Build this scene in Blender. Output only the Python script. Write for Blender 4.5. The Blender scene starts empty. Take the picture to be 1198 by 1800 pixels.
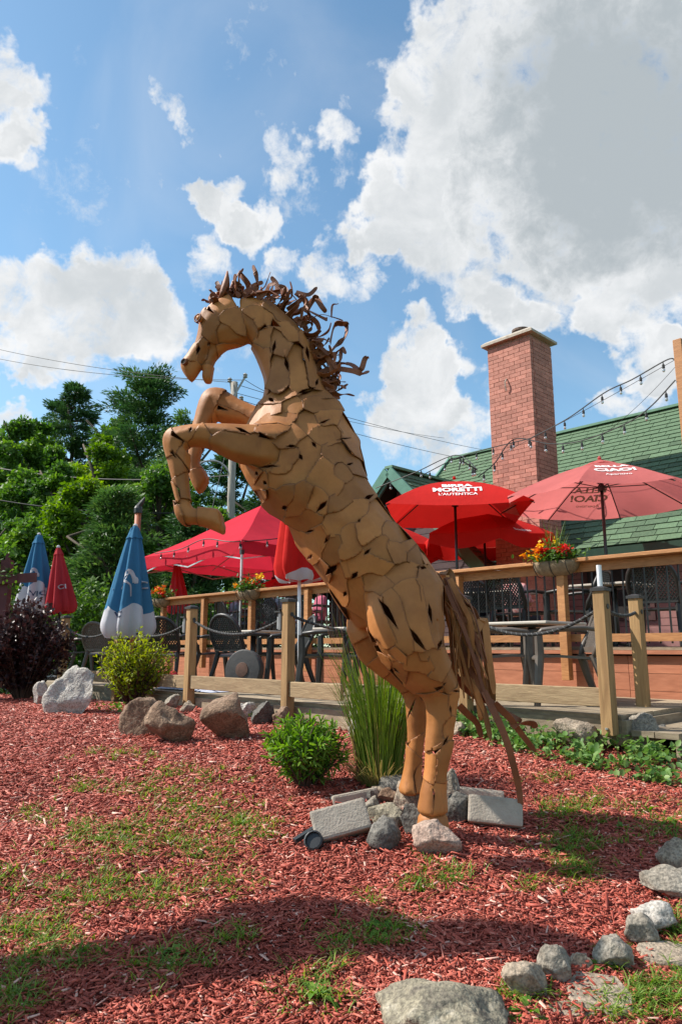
import bpy, bmesh, math, random
import numpy as np
from mathutils import Vector, Matrix, noise as mnoise
from mathutils.bvhtree import BVHTree

random.seed(7)
RNG = np.random.default_rng(11)
S = bpy.context.scene
COL = S.collection
R = math.radians
PI = math.pi

# ------------------------------------------------------------------ camera
FPX = 1250.0                      # focal length in pixels of a 1198 x 1800 frame
PITCH = math.atan(240.0 / FPX)
CAMZ = 1.55
cam_data = bpy.data.cameras.new('camera')
cam_data.sensor_fit = 'VERTICAL'
cam_data.sensor_height = 36.0
cam_data.lens = 36.0 * FPX / 1800.0
cam_data.clip_start = 0.05
cam_data.clip_end = 3000
cam = bpy.data.objects.new('camera', cam_data)
cam.location = (0, 0, CAMZ)
cam.rotation_euler = (PI / 2 + PITCH, 0, 0)
COL.objects.link(cam)
S.camera = cam

def ray(px, py):
    u = px - 599.0; v = 900.0 - py
    c, s = math.cos(PITCH), math.sin(PITCH)
    return Vector((u, FPX * c - v * s, FPX * s + v * c))

def at(px, py, Y):
    d = ray(px, py)
    return Vector((0, 0, CAMZ)) + d * (Y / d.y)

# ------------------------------------------------------------------ sun and sky
SUN_AZ = R(172.0)                 # measured from +X towards +Y
SUN_EL = R(46.5)
to_sun = Vector((math.cos(SUN_AZ) * math.cos(SUN_EL), math.sin(SUN_AZ) * math.cos(SUN_EL), math.sin(SUN_EL)))
sl = bpy.data.lights.new('sun', 'SUN')
sl.energy = 4.4
sl.angle = R(0.55)
sl.color = (1.0, 0.945, 0.86)
sun = bpy.data.objects.new('sun', sl)
sun.rotation_euler = (-to_sun).to_track_quat('-Z', 'Y').to_euler()
sun.location = (-20, 10, 40)
COL.objects.link(sun)

S.view_settings.view_transform = 'Standard'
S.view_settings.look = 'None'
S.view_settings.gamma = 1.0
S.view_settings.exposure = 0.76
S.view_settings.use_curve_mapping = False
S.cycles.max_bounces = 8
S.cycles.transparent_max_bounces = 8
S.cycles.caustics_reflective = False
S.cycles.caustics_refractive = False
S.cycles.sample_clamp_indirect = 6.0
S.cycles.use_denoising = True

W = bpy.data.worlds.new('World')
S.world = W
W.use_nodes = True
def build_world():
    nt = W.node_tree; N = nt.nodes; L = nt.links
    N.clear()
    def nn(t, **k):
        n = N.new(t)
        for a, b in k.items(): setattr(n, a, b)
        return n
    def mth(op, a, b=None, c=None, clamp=False):
        n = nn('ShaderNodeMath', operation=op, use_clamp=clamp)
        for i, x in enumerate((a, b, c)):
            if x is None: continue
            if isinstance(x, (int, float)): n.inputs[i].default_value = x
            else: L.new(x, n.inputs[i])
        return n.outputs[0]
    def sstep(x, lo, hi):
        n = nn('ShaderNodeMapRange', interpolation_type='SMOOTHSTEP')
        n.inputs['From Min'].default_value = lo; n.inputs['From Max'].default_value = hi
        L.new(x, n.inputs['Value']); return n.outputs['Result']
    tc = nn('ShaderNodeTexCoord')
    nrm = nn('ShaderNodeVectorMath', operation='NORMALIZE'); L.new(tc.outputs['Generated'], nrm.inputs[0])
    d = nrm.outputs['Vector']
    dn1 = nn('ShaderNodeTexNoise'); dn1.inputs['Scale'].default_value = 9.0; dn1.inputs['Detail'].default_value = 5; dn1.inputs['Roughness'].default_value = .62
    L.new(d, dn1.inputs['Vector'])
    dsub = nn('ShaderNodeVectorMath', operation='SUBTRACT'); L.new(dn1.outputs['Color'], dsub.inputs[0]); dsub.inputs[1].default_value = (.5, .5, .5)
    dscl = nn('ShaderNodeVectorMath', operation='SCALE'); dscl.inputs['Scale'].default_value = .20; L.new(dsub.outputs[0], dscl.inputs[0])
    dadd = nn('ShaderNodeVectorMath', operation='ADD'); L.new(d, dadd.inputs[0]); L.new(dscl.outputs[0], dadd.inputs[1])
    dnrm = nn('ShaderNodeVectorMath', operation='NORMALIZE'); L.new(dadd.outputs[0], dnrm.inputs[0])
    dw = dnrm.outputs['Vector']
    sky = nn('ShaderNodeTexSky', sky_type='NISHITA')
    sky.sun_disc = False
    sky.sun_elevation = SUN_EL
    sky.sun_rotation = PI / 2 - SUN_AZ
    sky.altitude = 200; sky.air_density = 1.0; sky.dust_density = 0.6; sky.ozone_density = 2.2
    def blobs(lst, sc_=0.98):
        acc = None
        for (px, py, r, w) in lst:
            c = ray(px, py).normalized()
            a = r / FPX * sc_
            dp = nn('ShaderNodeVectorMath', operation='DOT_PRODUCT'); L.new(dw, dp.inputs[0]); dp.inputs[1].default_value = c
            m = nn('ShaderNodeMapRange', interpolation_type='SMOOTHSTEP')
            m.inputs['From Min'].default_value = math.cos(min(a, 1.5)); m.inputs['From Max'].default_value = 1.0
            m.inputs['To Max'].default_value = w
            L.new(dp.outputs['Value'], m.inputs['Value'])
            o = m.outputs['Result']
            acc = o if acc is None else mth('ADD', acc, o)
        return acc
    cl = [(960,40,230,1.1),(1130,160,300,1.1),(830,110,130,.9),(775,215,110,.9),(900,270,200,1.1),(1120,400,200,1.1),
          (1040,330,170,.8),(700,360,95,.9),(735,425,95,.9),(660,400,60,.7),(840,505,85,1.0),(905,555,75,1.0),(960,560,50,.6),
          (1090,520,70,.8),(1170,560,70,.5),(740,60,70,.6),
          (0,130,65,1.0),(15,215,55,1.0),(20,275,35,.7),(70,285,25,.45),
          (385,345,65,1.0),(432,385,42,.8),(340,335,40,.6),(375,465,60,.85),(480,365,30,.6),(500,262,46,.62),(595,255,44,.8),
          (615,185,26,.5),(290,205,32,.55),(330,210,22,.45),(500,447,42,.75),(600,478,55,.8),(640,340,35,.5),(590,320,30,.4),(555,470,30,.5),
          (30,500,85,.9),(110,535,105,1.05),(200,540,100,1.05),(275,580,80,1.0),(20,570,80,.8),(150,610,90,.9),(60,650,48,.85),(5,735,40,.8),(20,640,35,.5),
          (730,635,90,1.0),(780,650,60,.8),(690,690,70,.8),(770,725,80,.9),(720,770,90,.9),(810,770,80,.8),(640,600,30,.5),
          (1150,640,55,.8),(1190,655,50,.8),(1065,725,60,.8),(1150,690,45,.6),(700,515,25,.45),(720,575,35,.5),(900,640,40,.4)]
    mask = blobs(cl)
    # clouds outside the part of the sky that the photograph shows: same kind of broken cumulus
    sep = nn('ShaderNodeSeparateXYZ'); L.new(d, sep.inputs[0])
    zz = mth('ADD', mth('MAXIMUM', sep.outputs['Z'], 0.0), 0.22)
    cmb = nn('ShaderNodeCombineXYZ')
    L.new(mth('DIVIDE', sep.outputs['X'], zz), cmb.inputs[0]); L.new(mth('DIVIDE', sep.outputs['Y'], zz), cmb.inputs[1])
    big = nn('ShaderNodeTexNoise'); big.inputs['Scale'].default_value = 1.3; big.inputs['Detail'].default_value = 2
    L.new(cmb.outputs[0], big.inputs['Vector'])
    gen = mth('MULTIPLY', sstep(big.outputs['Fac'], 0.42, 0.68), 1.1)
    fdp = nn('ShaderNodeVectorMath', operation='DOT_PRODUCT'); L.new(d, fdp.inputs[0]); fdp.inputs[1].default_value = ray(599, 700).normalized()
    win = sstep(fdp.outputs['Value'], math.cos(R(46)), math.cos(R(36)))
    mix = nn('ShaderNodeMix'); L.new(win, mix.inputs['Factor']); L.new(gen, mix.inputs['A']); L.new(mask, mix.inputs['B'])
    m = mix.outputs['Result']
    def fbm(scale, detail, rough=.6, dist=0.0):
        n = nn('ShaderNodeTexNoise'); n.inputs['Scale'].default_value = scale; n.inputs['Detail'].default_value = detail
        n.inputs['Roughness'].default_value = rough; n.inputs['Distortion'].default_value = dist
        L.new(d, n.inputs['Vector']); return mth('SUBTRACT', n.outputs['Fac'], 0.5)
    nz = mth('ADD', mth('MULTIPLY', fbm(8.0, 4, .55, .2), 1.9), mth('MULTIPLY', fbm(26.0, 9, .68, .3), 1.9))
    mm = mth('MINIMUM', m, 1.2)
    dens = mth('ADD', mm, nz)
    a1 = sstep(dens, 0.20, 1.12)
    # thin high veil
    n2 = nn('ShaderNodeTexNoise'); n2.inputs['Scale'].default_value = 2.6; n2.inputs['Detail'].default_value = 6; n2.inputs['Distortion'].default_value = 1.0
    L.new(d, n2.inputs['Vector'])
    veil = mth('MULTIPLY', sstep(n2.outputs['Fac'], 0.45, 0.8), 0.22)
    alpha = mth('MAXIMUM', a1, veil)
    # thick cores are grey underneath, edges are white
    core = blobs([(1085,190,330,1.0),(1170,300,240,.35),(980,120,170,.2)], 1.0)
    g = sstep(mth('ADD', core, mth('MULTIPLY', nz, 0.75)), 0.1, 1.3)
    g2 = mth('MULTIPLY', sstep(mth('ADD', mm, mth('MULTIPLY', fbm(12.0, 7, .62, .3), 2.6)), 0.45, 1.75), 0.50)
    grey = mth('MAXIMUM', mth('MULTIPLY', g, mth('MULTIPLY', win, 0.8)), g2)
    cc = nn('ShaderNodeMix', data_type='RGBA')
    cc.inputs['A'].default_value = (4.3, 4.36, 4.42, 1); cc.inputs['B'].default_value = (1.6, 1.88, 2.06, 1)
    L.new(grey, cc.inputs['Factor'])
    fin = nn('ShaderNodeMix', data_type='RGBA')
    hs = nn('ShaderNodeHueSaturation'); hs.inputs['Saturation'].default_value = 1.0; hs.inputs['Value'].default_value = 0.86
    L.new(sky.outputs['Color'], hs.inputs['Color'])
    tint = nn('ShaderNodeMix', data_type='RGBA', blend_type='MULTIPLY'); tint.inputs['Factor'].default_value = 1.0; tint.inputs['B'].default_value = (.92, 1.10, 1.03, 1)
    L.new(hs.outputs['Color'], tint.inputs['A'])
    L.new(alpha, fin.inputs['Factor']); L.new(tint.outputs['Result'], fin.inputs['A']); L.new(cc.outputs['Result'], fin.inputs['B'])
    bg = nn('ShaderNodeBackground'); bg.inputs['Strength'].default_value = 0.13
    L.new(fin.outputs['Result'], bg.inputs['Color'])
    out = nn('ShaderNodeOutputWorld'); L.new(bg.outputs[0], out.inputs['Surface'])
build_world()
# ------------------------------------------------------------------ helpers
def tag(o, label=None, cat=None, group=None, kind=None):
    if label: o['label'] = label
    if cat: o['category'] = cat
    if group: o['group'] = group
    if kind: o['kind'] = kind
    return o

def empty(name, loc=(0, 0, 0), rz=0.0, label=None, cat=None, group=None):
    o = bpy.data.objects.new(name, None)
    o.empty_display_size = 0.1
    o.location = loc; o.rotation_euler = (0, 0, rz)
    COL.objects.link(o)
    return tag(o, label, cat, group)

def link(name, me, parent=None):
    """link a mesh whose vertices are in world space; the parent may be placed anywhere"""
    o = bpy.data.objects.new(name, me)
    COL.objects.link(o)
    if parent is not None:
        o.parent = parent
        M = Matrix.Identity(4)
        p = parent
        while p is not None:
            M = p.matrix_basis @ M if p.parent is None else p.matrix_parent_inverse @ p.matrix_basis @ M
            p = p.parent
        o.matrix_parent_inverse = M.inverted()
    return o

def link_local(name, me, parent=None, loc=None, rot=None):
    o = bpy.data.objects.new(name, me)
    COL.objects.link(o)
    if parent is not None: o.parent = parent
    if loc is not None: o.location = loc
    if rot is not None: o.rotation_euler = rot
    return o

def copy_tree(o, parent=None):
    c = o.copy(); COL.objects.link(c)
    c.parent = parent
    for ch in o.children: copy_tree(ch, c)
    return c

def mesh_np(name, V, F, mat=None, smooth=False, attrs=None):
    """V (n,3) array, F list of faces or (m,k) array"""
    me = bpy.data.meshes.new(name)
    V = np.asarray(V, dtype=np.float32)
    if isinstance(F, np.ndarray):
        m, k = F.shape
        me.vertices.add(len(V)); me.vertices.foreach_set('co', V.ravel())
        me.loops.add(m * k); me.loops.foreach_set('vertex_index', F.astype(np.int32).ravel())
        me.polygons.add(m)
        me.polygons.foreach_set('loop_start', np.arange(0, m * k, k, dtype=np.int32))
        me.update(calc_edges=True)
    else:
        me.from_pydata([tuple(v) for v in V], [], F)
    if mat is not None: me.materials.append(mat)
    if smooth: me.polygons.foreach_set('use_smooth', [True] * len(me.polygons))
    if attrs:
        for nm, arr in attrs.items():
            a = me.attributes.new(nm, 'FLOAT', 'POINT'); a.data.foreach_set('value', np.asarray(arr, dtype=np.float32))
    me.update()
    return me

class MB:
    """mesh builder"""
    def __init__(s): s.v = []; s.f = []
    def add(s, V, F):
        o = len(s.v); s.v += [Vector(p) for p in V]; s.f += [[i + o for i in f] for f in F]
        return s
    def box(s, c, size, M=None, bev=0.0):
        x, y, z = [k / 2 for k in size]
        c = Vector(c)
        if bev <= 0:
            P = [Vector((a * x, b * y, d * z)) for d in (-1, 1) for b in (-1, 1) for a in (-1, 1)]
            F = [[0, 2, 3, 1], [4, 5, 7, 6], [0, 1, 5, 4], [2, 6, 7, 3], [0, 4, 6, 2], [1, 3, 7, 5]]
        else:
            b = bev; P = []; F = []
            bm = bmesh.new(); bmesh.ops.create_cube(bm, size=1)
            for v in bm.verts: v.co = Vector((v.co.x * 2 * x, v.co.y * 2 * y, v.co.z * 2 * z))
            bmesh.ops.bevel(bm, geom=bm.edges[:], offset=b, segments=1, affect='EDGES', profile=.5)
            bm.verts.index_update()
            P = [v.co.copy() for v in bm.verts]; F = [[v.index for v in f.verts] for f in bm.faces]
            bm.free()
        if M is not None: P = [M @ p for p in P]
        return s.add([p + c for p in P], F)
    def beam(s, a, b, w, h, up=(0, 0, 1), bev=0.0):
        """rectangular bar from a to b, width w (sideways) and height h (along up)"""
        a = Vector(a); b = Vector(b); d = (b - a); L = d.length; d.normalize()
        side = d.cross(Vector(up))
        if side.length < 1e-5: side = d.cross(Vector((1, 0, 0)))
        side.normalize(); u = side.cross(d).normalized()
        M = Matrix((d, side, u)).transposed()
        return s.box((a + b) / 2, (L, w, h), M, bev)
    def tube(s, path, r, n=8, cap=True, flat=1.0):
        path = [Vector(p) for p in path]
        m = len(path)
        rr = r if isinstance(r, (list, tuple)) else [r] * m
        o = len(s.v)
        t0 = (path[1] - path[0]).normalized()
        ref = Vector((0, 0, 1)) if abs(t0.z) < .9 else Vector((1, 0, 0))
        nx = t0.cross(ref).normalized()
        for i in range(m):
            t = (path[min(i + 1, m - 1)] - path[max(i - 1, 0)])
            if t.length < 1e-9: t = t0
            t.normalize()
            nx = (nx - t * nx.dot(t))
            if nx.length < 1e-6: nx = t.orthogonal()
            nx.normalize(); ny = t.cross(nx)
            for k in range(n):
                a = 2 * PI * k / n
                s.v.append(path[i] + nx * (math.cos(a) * rr[i]) + ny * (math.sin(a) * rr[i] * flat))
        for i in range(m - 1):
            for k in range(n):
                k2 = (k + 1) % n
                s.f.append([o + i * n + k, o + i * n + k2, o + (i + 1) * n + k2, o + (i + 1) * n + k])
        if cap:
            s.f.append([o + k for k in range(n)][::-1]); s.f.append([o + (m - 1) * n + k for k in range(n)])
        return s
    def lathe(s, c, prof, n=16, axis=None):
        """prof: list of (r,z)"""
        c = Vector(c); o = len(s.v)
        for r, z in prof:
            for k in range(n):
                a = 2 * PI * k / n
                p = Vector((r * math.cos(a), r * math.sin(a), z))
                if axis is not None: p = axis @ p
                s.v.append(c + p)
        for i in range(len(prof) - 1):
            for k in range(n):
                k2 = (k + 1) % n
                s.f.append([o + i * n + k, o + i * n + k2, o + (i + 1) * n + k2, o + (i + 1) * n + k])
        s.f.append([o + k for k in range(n)][::-1]); s.f.append([o + (len(prof) - 1) * n + k for k in range(n)])
        return s
    def rings(s, rings, cap=True):
        """loft through equal-length point rings"""
        o = len(s.v); n = len(rings[0])
        for r in rings: s.v += [Vector(p) for p in r]
        for i in range(len(rings) - 1):
            for k in range(n):
                k2 = (k + 1) % n
                s.f.append([o + i * n + k, o + i * n + k2, o + (i + 1) * n + k2, o + (i + 1) * n + k])
        if cap:
            s.f.append([o + k for k in range(n)][::-1]); s.f.append([o + (len(rings) - 1) * n + k for k in range(n)])
        return s
    def ribbon(s, path, widths, side, thick=0.002):
        """flat strip along path; side = list of side vectors"""
        o = len(s.v); m = len(path)
        for i in range(m):
            t = (path[min(i + 1, m - 1)] - path[max(i - 1, 0)]).normalized()
            sv = side[i] - t * side[i].dot(t); sv.normalize()
            nn = t.cross(sv) * thick / 2
            w = sv * widths[i] / 2
            s.v += [path[i] - w - nn, path[i] + w - nn, path[i] + w + nn, path[i] - w + nn]
        for i in range(m - 1):
            a = o + i * 4; b = a + 4
            for k in range(4):
                s.f.append([a + k, a + (k + 1) % 4, b + (k + 1) % 4, b + k])
        s.f.append([o + 3, o + 2, o + 1, o]); e = o + (m - 1) * 4; s.f.append([e, e + 1, e + 2, e + 3])
        return s
    def mesh(s, name, mat, smooth=False):
        me = bpy.data.meshes.new(name)
        me.from_pydata([tuple(p) for p in s.v], [], s.f)
        if mat is not None: me.materials.append(mat)
        if smooth: me.polygons.foreach_set('use_smooth', [True] * len(me.polygons))
        me.update()
        return me
    def build(s, name, mat, parent=None, smooth=False):
        return link(name, s.mesh(name, mat, smooth), parent)
    def local(s, name, mat, parent=None, smooth=False):
        return link_local(name, s.mesh(name, mat, smooth), parent)

def smooth_angle(o, deg=40):
    """mark sharp edges so that only gentle bends are smooth"""
    me = o.data
    bm = bmesh.new(); bm.from_mesh(me)
    for f in bm.faces: f.smooth = True
    for e in bm.edges:
        if len(e.link_faces) == 2 and e.calc_face_angle(0) > R(deg): e.smooth = False
    bm.to_mesh(me); bm.free()
    return o

def catmull(P, k=6):
    P = [Vector(p) for p in P]
    if len(P) < 3: return [P[0].lerp(P[-1], i / k) for i in range(k + 1)]
    out = []
    Q = [P[0] * 2 - P[1]] + P + [P[-1] * 2 - P[-2]]
    for i in range(1, len(Q) - 2):
        a, b, c, d = Q[i - 1:i + 3]
        for j in range(k):
            t = j / k
            out.append(.5 * ((2 * b) + (c - a) * t + (2 * a - 5 * b + 4 * c - d) * t * t + (3 * b - 3 * c + d - a) * t ** 3))
    out.append(P[-1])
    return out

def sag(a, b, drop, n=14):
    a = Vector(a); b = Vector(b)
    return [a.lerp(b, i / n) - Vector((0, 0, drop * 4 * (i / n) * (1 - i / n))) for i in range(n + 1)]

# ------------------------------------------------------------------ materials
def srgb(r, g, b):
    f = lambda c: (c / 255 / 12.92) if c / 255 <= .04045 else ((c / 255 + .055) / 1.055) ** 2.4
    return (f(r), f(g), f(b), 1)

def newmat(name):
    m = bpy.data.materials.new(name); m.use_nodes = True
    nt = m.node_tree
    return m, nt, nt.nodes['Principled BSDF'], nt.nodes, nt.links

def ramp(N, stops):
    r = N.new('ShaderNodeValToRGB')
    e = r.color_ramp.elements
    while len(e) < len(stops): e.new(.5)
    for i, (p, c) in enumerate(stops):
        e[i].position = p; e[i].color = c if len(c) == 4 else (*c, 1)
    return r

def mat(name, c1, c2=None, scale=8.0, rough=.7, bump=0.0, bscale=None, detail=5, stretch=None, objvar=0.0, metal=0.0, spec=None, coords='Object', dist=0.0, lo=.3, hi=.7, coat=0):
    """plain procedural surface: noise between two colours, per-object variation, noise bump"""
    m, nt, B, N, L = newmat(name)
    c1 = (*c1[:3], 1); c2 = (*(c2 or c1)[:3], 1)
    tc = N.new('ShaderNodeTexCoord'); vec = tc.outputs[coords]
    oi = N.new('ShaderNodeObjectInfo')
    mp = N.new('ShaderNodeMapping'); L.new(vec, mp.inputs['Vector'])
    if stretch: mp.inputs['Scale'].default_value = stretch
    cx = N.new('ShaderNodeVectorMath'); cx.operation = 'ADD'
    sc = N.new('ShaderNodeVectorMath'); sc.operation = 'SCALE'; sc.inputs[0].default_value = (17, 31, 23)
    L.new(oi.outputs['Random'], sc.inputs['Scale']); L.new(mp.outputs[0], cx.inputs[0]); L.new(sc.outputs[0], cx.inputs[1])
    nz = N.new('ShaderNodeTexNoise'); nz.inputs['Scale'].default_value = scale; nz.inputs['Detail'].default_value = detail; nz.inputs['Distortion'].default_value = dist
    L.new(cx.outputs[0], nz.inputs['Vector'])
    rp = ramp(N, [(lo, c1), (hi, c2)]); L.new(nz.outputs['Fac'], rp.inputs['Fac'])
    col = rp.outputs['Color']
    if objvar > 0:
        hs = N.new('ShaderNodeHueSaturation')
        mr = N.new('ShaderNodeMapRange'); mr.inputs['To Min'].default_value = 1 - objvar; mr.inputs['To Max'].default_value = 1 + objvar
        L.new(oi.outputs['Random'], mr.inputs['Value']); L.new(mr.outputs[0], hs.inputs['Value']); L.new(col, hs.inputs['Color'])
        col = hs.outputs['Color']
    L.new(col, B.inputs['Base Color'])
    B.inputs['Roughness'].default_value = rough; B.inputs['Metallic'].default_value = metal
    if spec is not None: B.inputs['Specular IOR Level'].default_value = spec
    if coat: B.inputs['Coat Weight'].default_value = coat
    if bump:
        nb = N.new('ShaderNodeTexNoise'); nb.inputs['Scale'].default_value = bscale or scale * 4; nb.inputs['Detail'].default_value = 6
        L.new(cx.outputs[0], nb.inputs['Vector'])
        bp = N.new('ShaderNodeBump'); bp.inputs['Strength'].default_value = bump; bp.inputs['Distance'].default_value = .01
        L.new(nb.outputs['Fac'], bp.inputs['Height']); L.new(bp.outputs[0], B.inputs['Normal'])
    return m

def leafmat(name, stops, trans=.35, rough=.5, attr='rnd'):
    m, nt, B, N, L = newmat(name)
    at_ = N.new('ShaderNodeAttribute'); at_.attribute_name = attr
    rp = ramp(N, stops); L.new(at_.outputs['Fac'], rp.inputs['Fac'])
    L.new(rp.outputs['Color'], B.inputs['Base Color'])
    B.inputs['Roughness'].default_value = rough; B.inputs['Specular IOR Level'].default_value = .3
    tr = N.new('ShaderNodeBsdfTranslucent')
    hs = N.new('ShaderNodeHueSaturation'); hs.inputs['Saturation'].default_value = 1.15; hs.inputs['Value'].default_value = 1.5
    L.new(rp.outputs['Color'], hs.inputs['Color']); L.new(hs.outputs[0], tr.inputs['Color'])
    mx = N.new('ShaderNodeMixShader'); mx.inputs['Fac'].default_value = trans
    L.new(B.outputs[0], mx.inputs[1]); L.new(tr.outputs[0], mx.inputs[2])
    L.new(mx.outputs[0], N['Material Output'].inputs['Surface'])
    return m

def fabric(name, c, trans=.35, c2=None):
    m, nt, B, N, L = newmat(name)
    c = (*c[:3], 1); c2 = (*(c2 or tuple(k * .86 for k in c[:3]))[:3], 1)
    tc = N.new('ShaderNodeTexCoord')
    nz = N.new('ShaderNodeTexNoise'); nz.inputs['Scale'].default_value = 3.0; nz.inputs['Detail'].default_value = 6
    L.new(tc.outputs['Object'], nz.inputs['Vector'])
    rp = ramp(N, [(.3, c2), (.7, c)]); L.new(nz.outputs['Fac'], rp.inputs['Fac'])
    L.new(rp.outputs[0], B.inputs['Base Color']); B.inputs['Roughness'].default_value = .85; B.inputs['Specular IOR Level'].default_value = .15
    nb = N.new('ShaderNodeTexNoise'); nb.inputs['Scale'].default_value = 9; nb.inputs['Detail'].default_value = 3; L.new(tc.outputs['Object'], nb.inputs['Vector'])
    bp = N.new('ShaderNodeBump'); bp.inputs['Strength'].default_value = .35; bp.inputs['Distance'].default_value = .02
    L.new(nb.outputs['Fac'], bp.inputs['Height']); L.new(bp.outputs[0], B.inputs['Normal'])
    tr = N.new('ShaderNodeBsdfTranslucent'); L.new(rp.outputs[0], tr.inputs['Color'])
    mx = N.new('ShaderNodeMixShader'); mx.inputs['Fac'].default_value = trans
    L.new(B.outputs[0], mx.inputs[1]); L.new(tr.outputs[0], mx.inputs[2])
    L.new(mx.outputs[0], N['Material Output'].inputs['Surface'])
    return m

def woodmat(name, c1, c2, rough=.75, objvar=.12, streak=(1.2, 14, 14)):
    """grain runs along the object's local X for boards built along X; used with world-space pieces through noise stretch"""
    return mat(name, c1, c2, scale=2.2, rough=rough, bump=.25, bscale=9, stretch=streak, objvar=objvar, dist=.6, detail=7, lo=.25, hi=.75)

# ------------------------------------------------------------------ ground height and places
def gz(x, y):
    a = .155 * y; b = .92
    k = .25
    h = max(k - abs(a - b), 0) / k
    z = min(a, b) - h * h * k * .25
    return max(z, -.5)

def gpt(px, py):
    """ground point under a pixel"""
    d = ray(px, py); o = Vector((0, 0, CAMZ))
    t0, t1 = 0.0, None
    step = 0.02 / FPX * 4
    t = 1.0 / FPX
    while t < 60 / FPX:
        p = o + d * t
        if p.z < gz(p.x, p.y): break
        t += step
    p.z = gz(p.x, p.y)
    return p

# deck frame: u runs left-and-away along the deck fronts, v runs into the building
A44 = R(44)
U = Vector((-math.sin(A44), math.cos(A44), 0)); V = Vector((math.cos(A44), math.sin(A44), 0))
P0 = Vector((2.46, 7.8, 0))
DRZ = math.atan2(U.y, U.x)       # rotation that carries local x onto u
def D(u, v, z): return P0 + U * u + V * v + Vector((0, 0, z))
MD = Matrix((U, V, Vector((0, 0, 1)))).transposed()   # columns u, v, z (left handed, fine for boxes)
def uv_at(px, v, z=None):
    """u of the point on line v=const under pixel column px"""
    r = ray(px, 1140); r = r.x / r.y
    bx = P0.x + V.x * v; by = P0.y + V.y * v
    return (bx - r * by) / (r * U.y - U.x)
MDR = Matrix((-U, V, Vector((0, 0, 1)))).transposed()
def dbox(mb, u0, u1, v0, v1, z0, z1, bev=0.0):
    c = D((u0 + u1) / 2, (v0 + v1) / 2, (z0 + z1) / 2)
    return mb.box(c, (abs(u1 - u0), abs(v1 - v0), abs(z1 - z0)), MDR, bev)

# ------------------------------------------------------------------ ground
M_grassland = mat('grassland', (.035, .06, .015), (.09, .10, .03), scale=3, rough=.95, bump=.5, bscale=40, coords='Object')
M_soil = mat('mulch soil', (.12, .025, .016), (.31, .068, .043), scale=60, rough=.95, bump=1.0, bscale=160, coords='Object', detail=8)
M_path = mat('path earth', (.13, .09, .055), (.24, .18, .11), scale=14, rough=.95, bump=.8, bscale=60)

def grid_sheet(name, xs, ys, zf, m, keep=None):
    nx, ny = len(xs), len(ys)
    Vv = [(x, y, zf(x, y)) for y in ys for x in xs]
    F = []
    for j in range(ny - 1):
        for i in range(nx - 1):
            if keep and not keep((xs[i] + xs[i + 1]) / 2, (ys[j] + ys[j + 1]) / 2): continue
            F.append([j * nx + i, j * nx + i + 1, (j + 1) * nx + i + 1, (j + 1) * nx + i])
    me = mesh_np(name, Vv, F, m, smooth=True)
    o = link(name, me); o['kind'] = 'structure'
    return o
def spread(a, b, fine, far, growth=1.35):
    xs = list(np.arange(a, b + 1e-6, fine)); st = fine
    while xs[-1] < far: st *= growth; xs.append(xs[-1] + st)
    st = fine
    while xs[0] > -far: st *= growth; xs.insert(0, xs[0] - st)
    return xs
def bumpy(x, y): return mnoise.noise(Vector((x * 1.3, y * 1.3, 0))) * .025 + mnoise.noise(Vector((x * 4, y * 4, 5))) * .010
grid_sheet('ground', spread(-8, 8, .25, 900), spread(-4, 14, .25, 900), lambda x, y: gz(x, y) - .03, M_grassland)
def path_edge(y):           # x of the stone border between bed and path
    return 1.75 - .95 * max(0, 2.95 - y) - .10 * max(0, y - 2.95) + .0
BED = [(-7, 2.0), (.15, 1.75), (.45, 2.12), (1.0, 2.45), (1.35, 2.75), (1.75, 3.1), (2.1, 3.6), (2.6, 4.3), (3.4, 5.0), (2.6, 5.9), (.4, 6.9), (-6.8, 11.5), (-9, 9)]
def in_poly(x, y, P):
    c = False; n = len(P)
    for i in range(n):
        x1, y1 = P[i]; x2, y2 = P[i - 1]
        if (y1 > y) != (y2 > y) and x < (x2 - x1) * (y - y1) / (y2 - y1) + x1: c = not c
    return c
def gzb(x, y): return gz(x, y) + bumpy(x, y)
grid_sheet('mulch_bed', list(np.arange(-8, 3.6, .08)), list(np.arange(1.6, 11.5, .08)), gzb, M_soil, keep=lambda x, y: in_poly(x, y, BED))
grid_sheet('path', list(np.arange(.0, 4.2, .1)), list(np.arange(1.2, 4.4, .1)), lambda x, y: gz(x, y) + bumpy(x, y) - .008, M_path, keep=lambda x, y: not in_poly(x, y, BED) and x > .1)
# ------------------------------------------------------------------ house with green roofs and brick chimney
M_shingle = mat('green shingle', (.060, .105, .056), (.100, .158, .088), scale=30, rough=.9, bump=.5, bscale=240, objvar=.28)
M_roofbase = mat('roof felt', (.012, .022, .012), (.02, .035, .02), scale=10, rough=.95)
M_trim = mat('teal trim', (.05, .16, .11), (.075, .21, .15), scale=6, rough=.5, bump=.1)
M_ridge = mat('ridge cap green', (.09, .19, .12), (.13, .25, .16), scale=9, rough=.7)
M_gutter = mat('gutter green', (.006, .035, .022), (.012, .05, .03), scale=6, rough=.4)
M_clap = mat('mauve clapboard', (.22, .10, .095), (.30, .15, .135), scale=6, rough=.7, bump=.2, objvar=.06)
M_clapd = mat('dark clapboard', (.055, .030, .032), (.085, .05, .05), scale=6, rough=.7, bump=.2, objvar=.10)
M_maroon = mat('maroon gable wood', (.035, .010, .010), (.06, .018, .016), scale=6, rough=.7)
M_brick = mat('red brick', (.36, .140, .10), (.46, .205, .155), scale=25, rough=.85, bump=.4, bscale=120, objvar=.22)
M_mortar = mat('brick mortar', (.28, .135, .105), (.37, .20, .16), scale=30, rough=.95, bump=.3)
M_cap = mat('concrete cap', (.32, .27, .22), (.46, .40, .33), scale=14, rough=.9, bump=.4)
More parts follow.
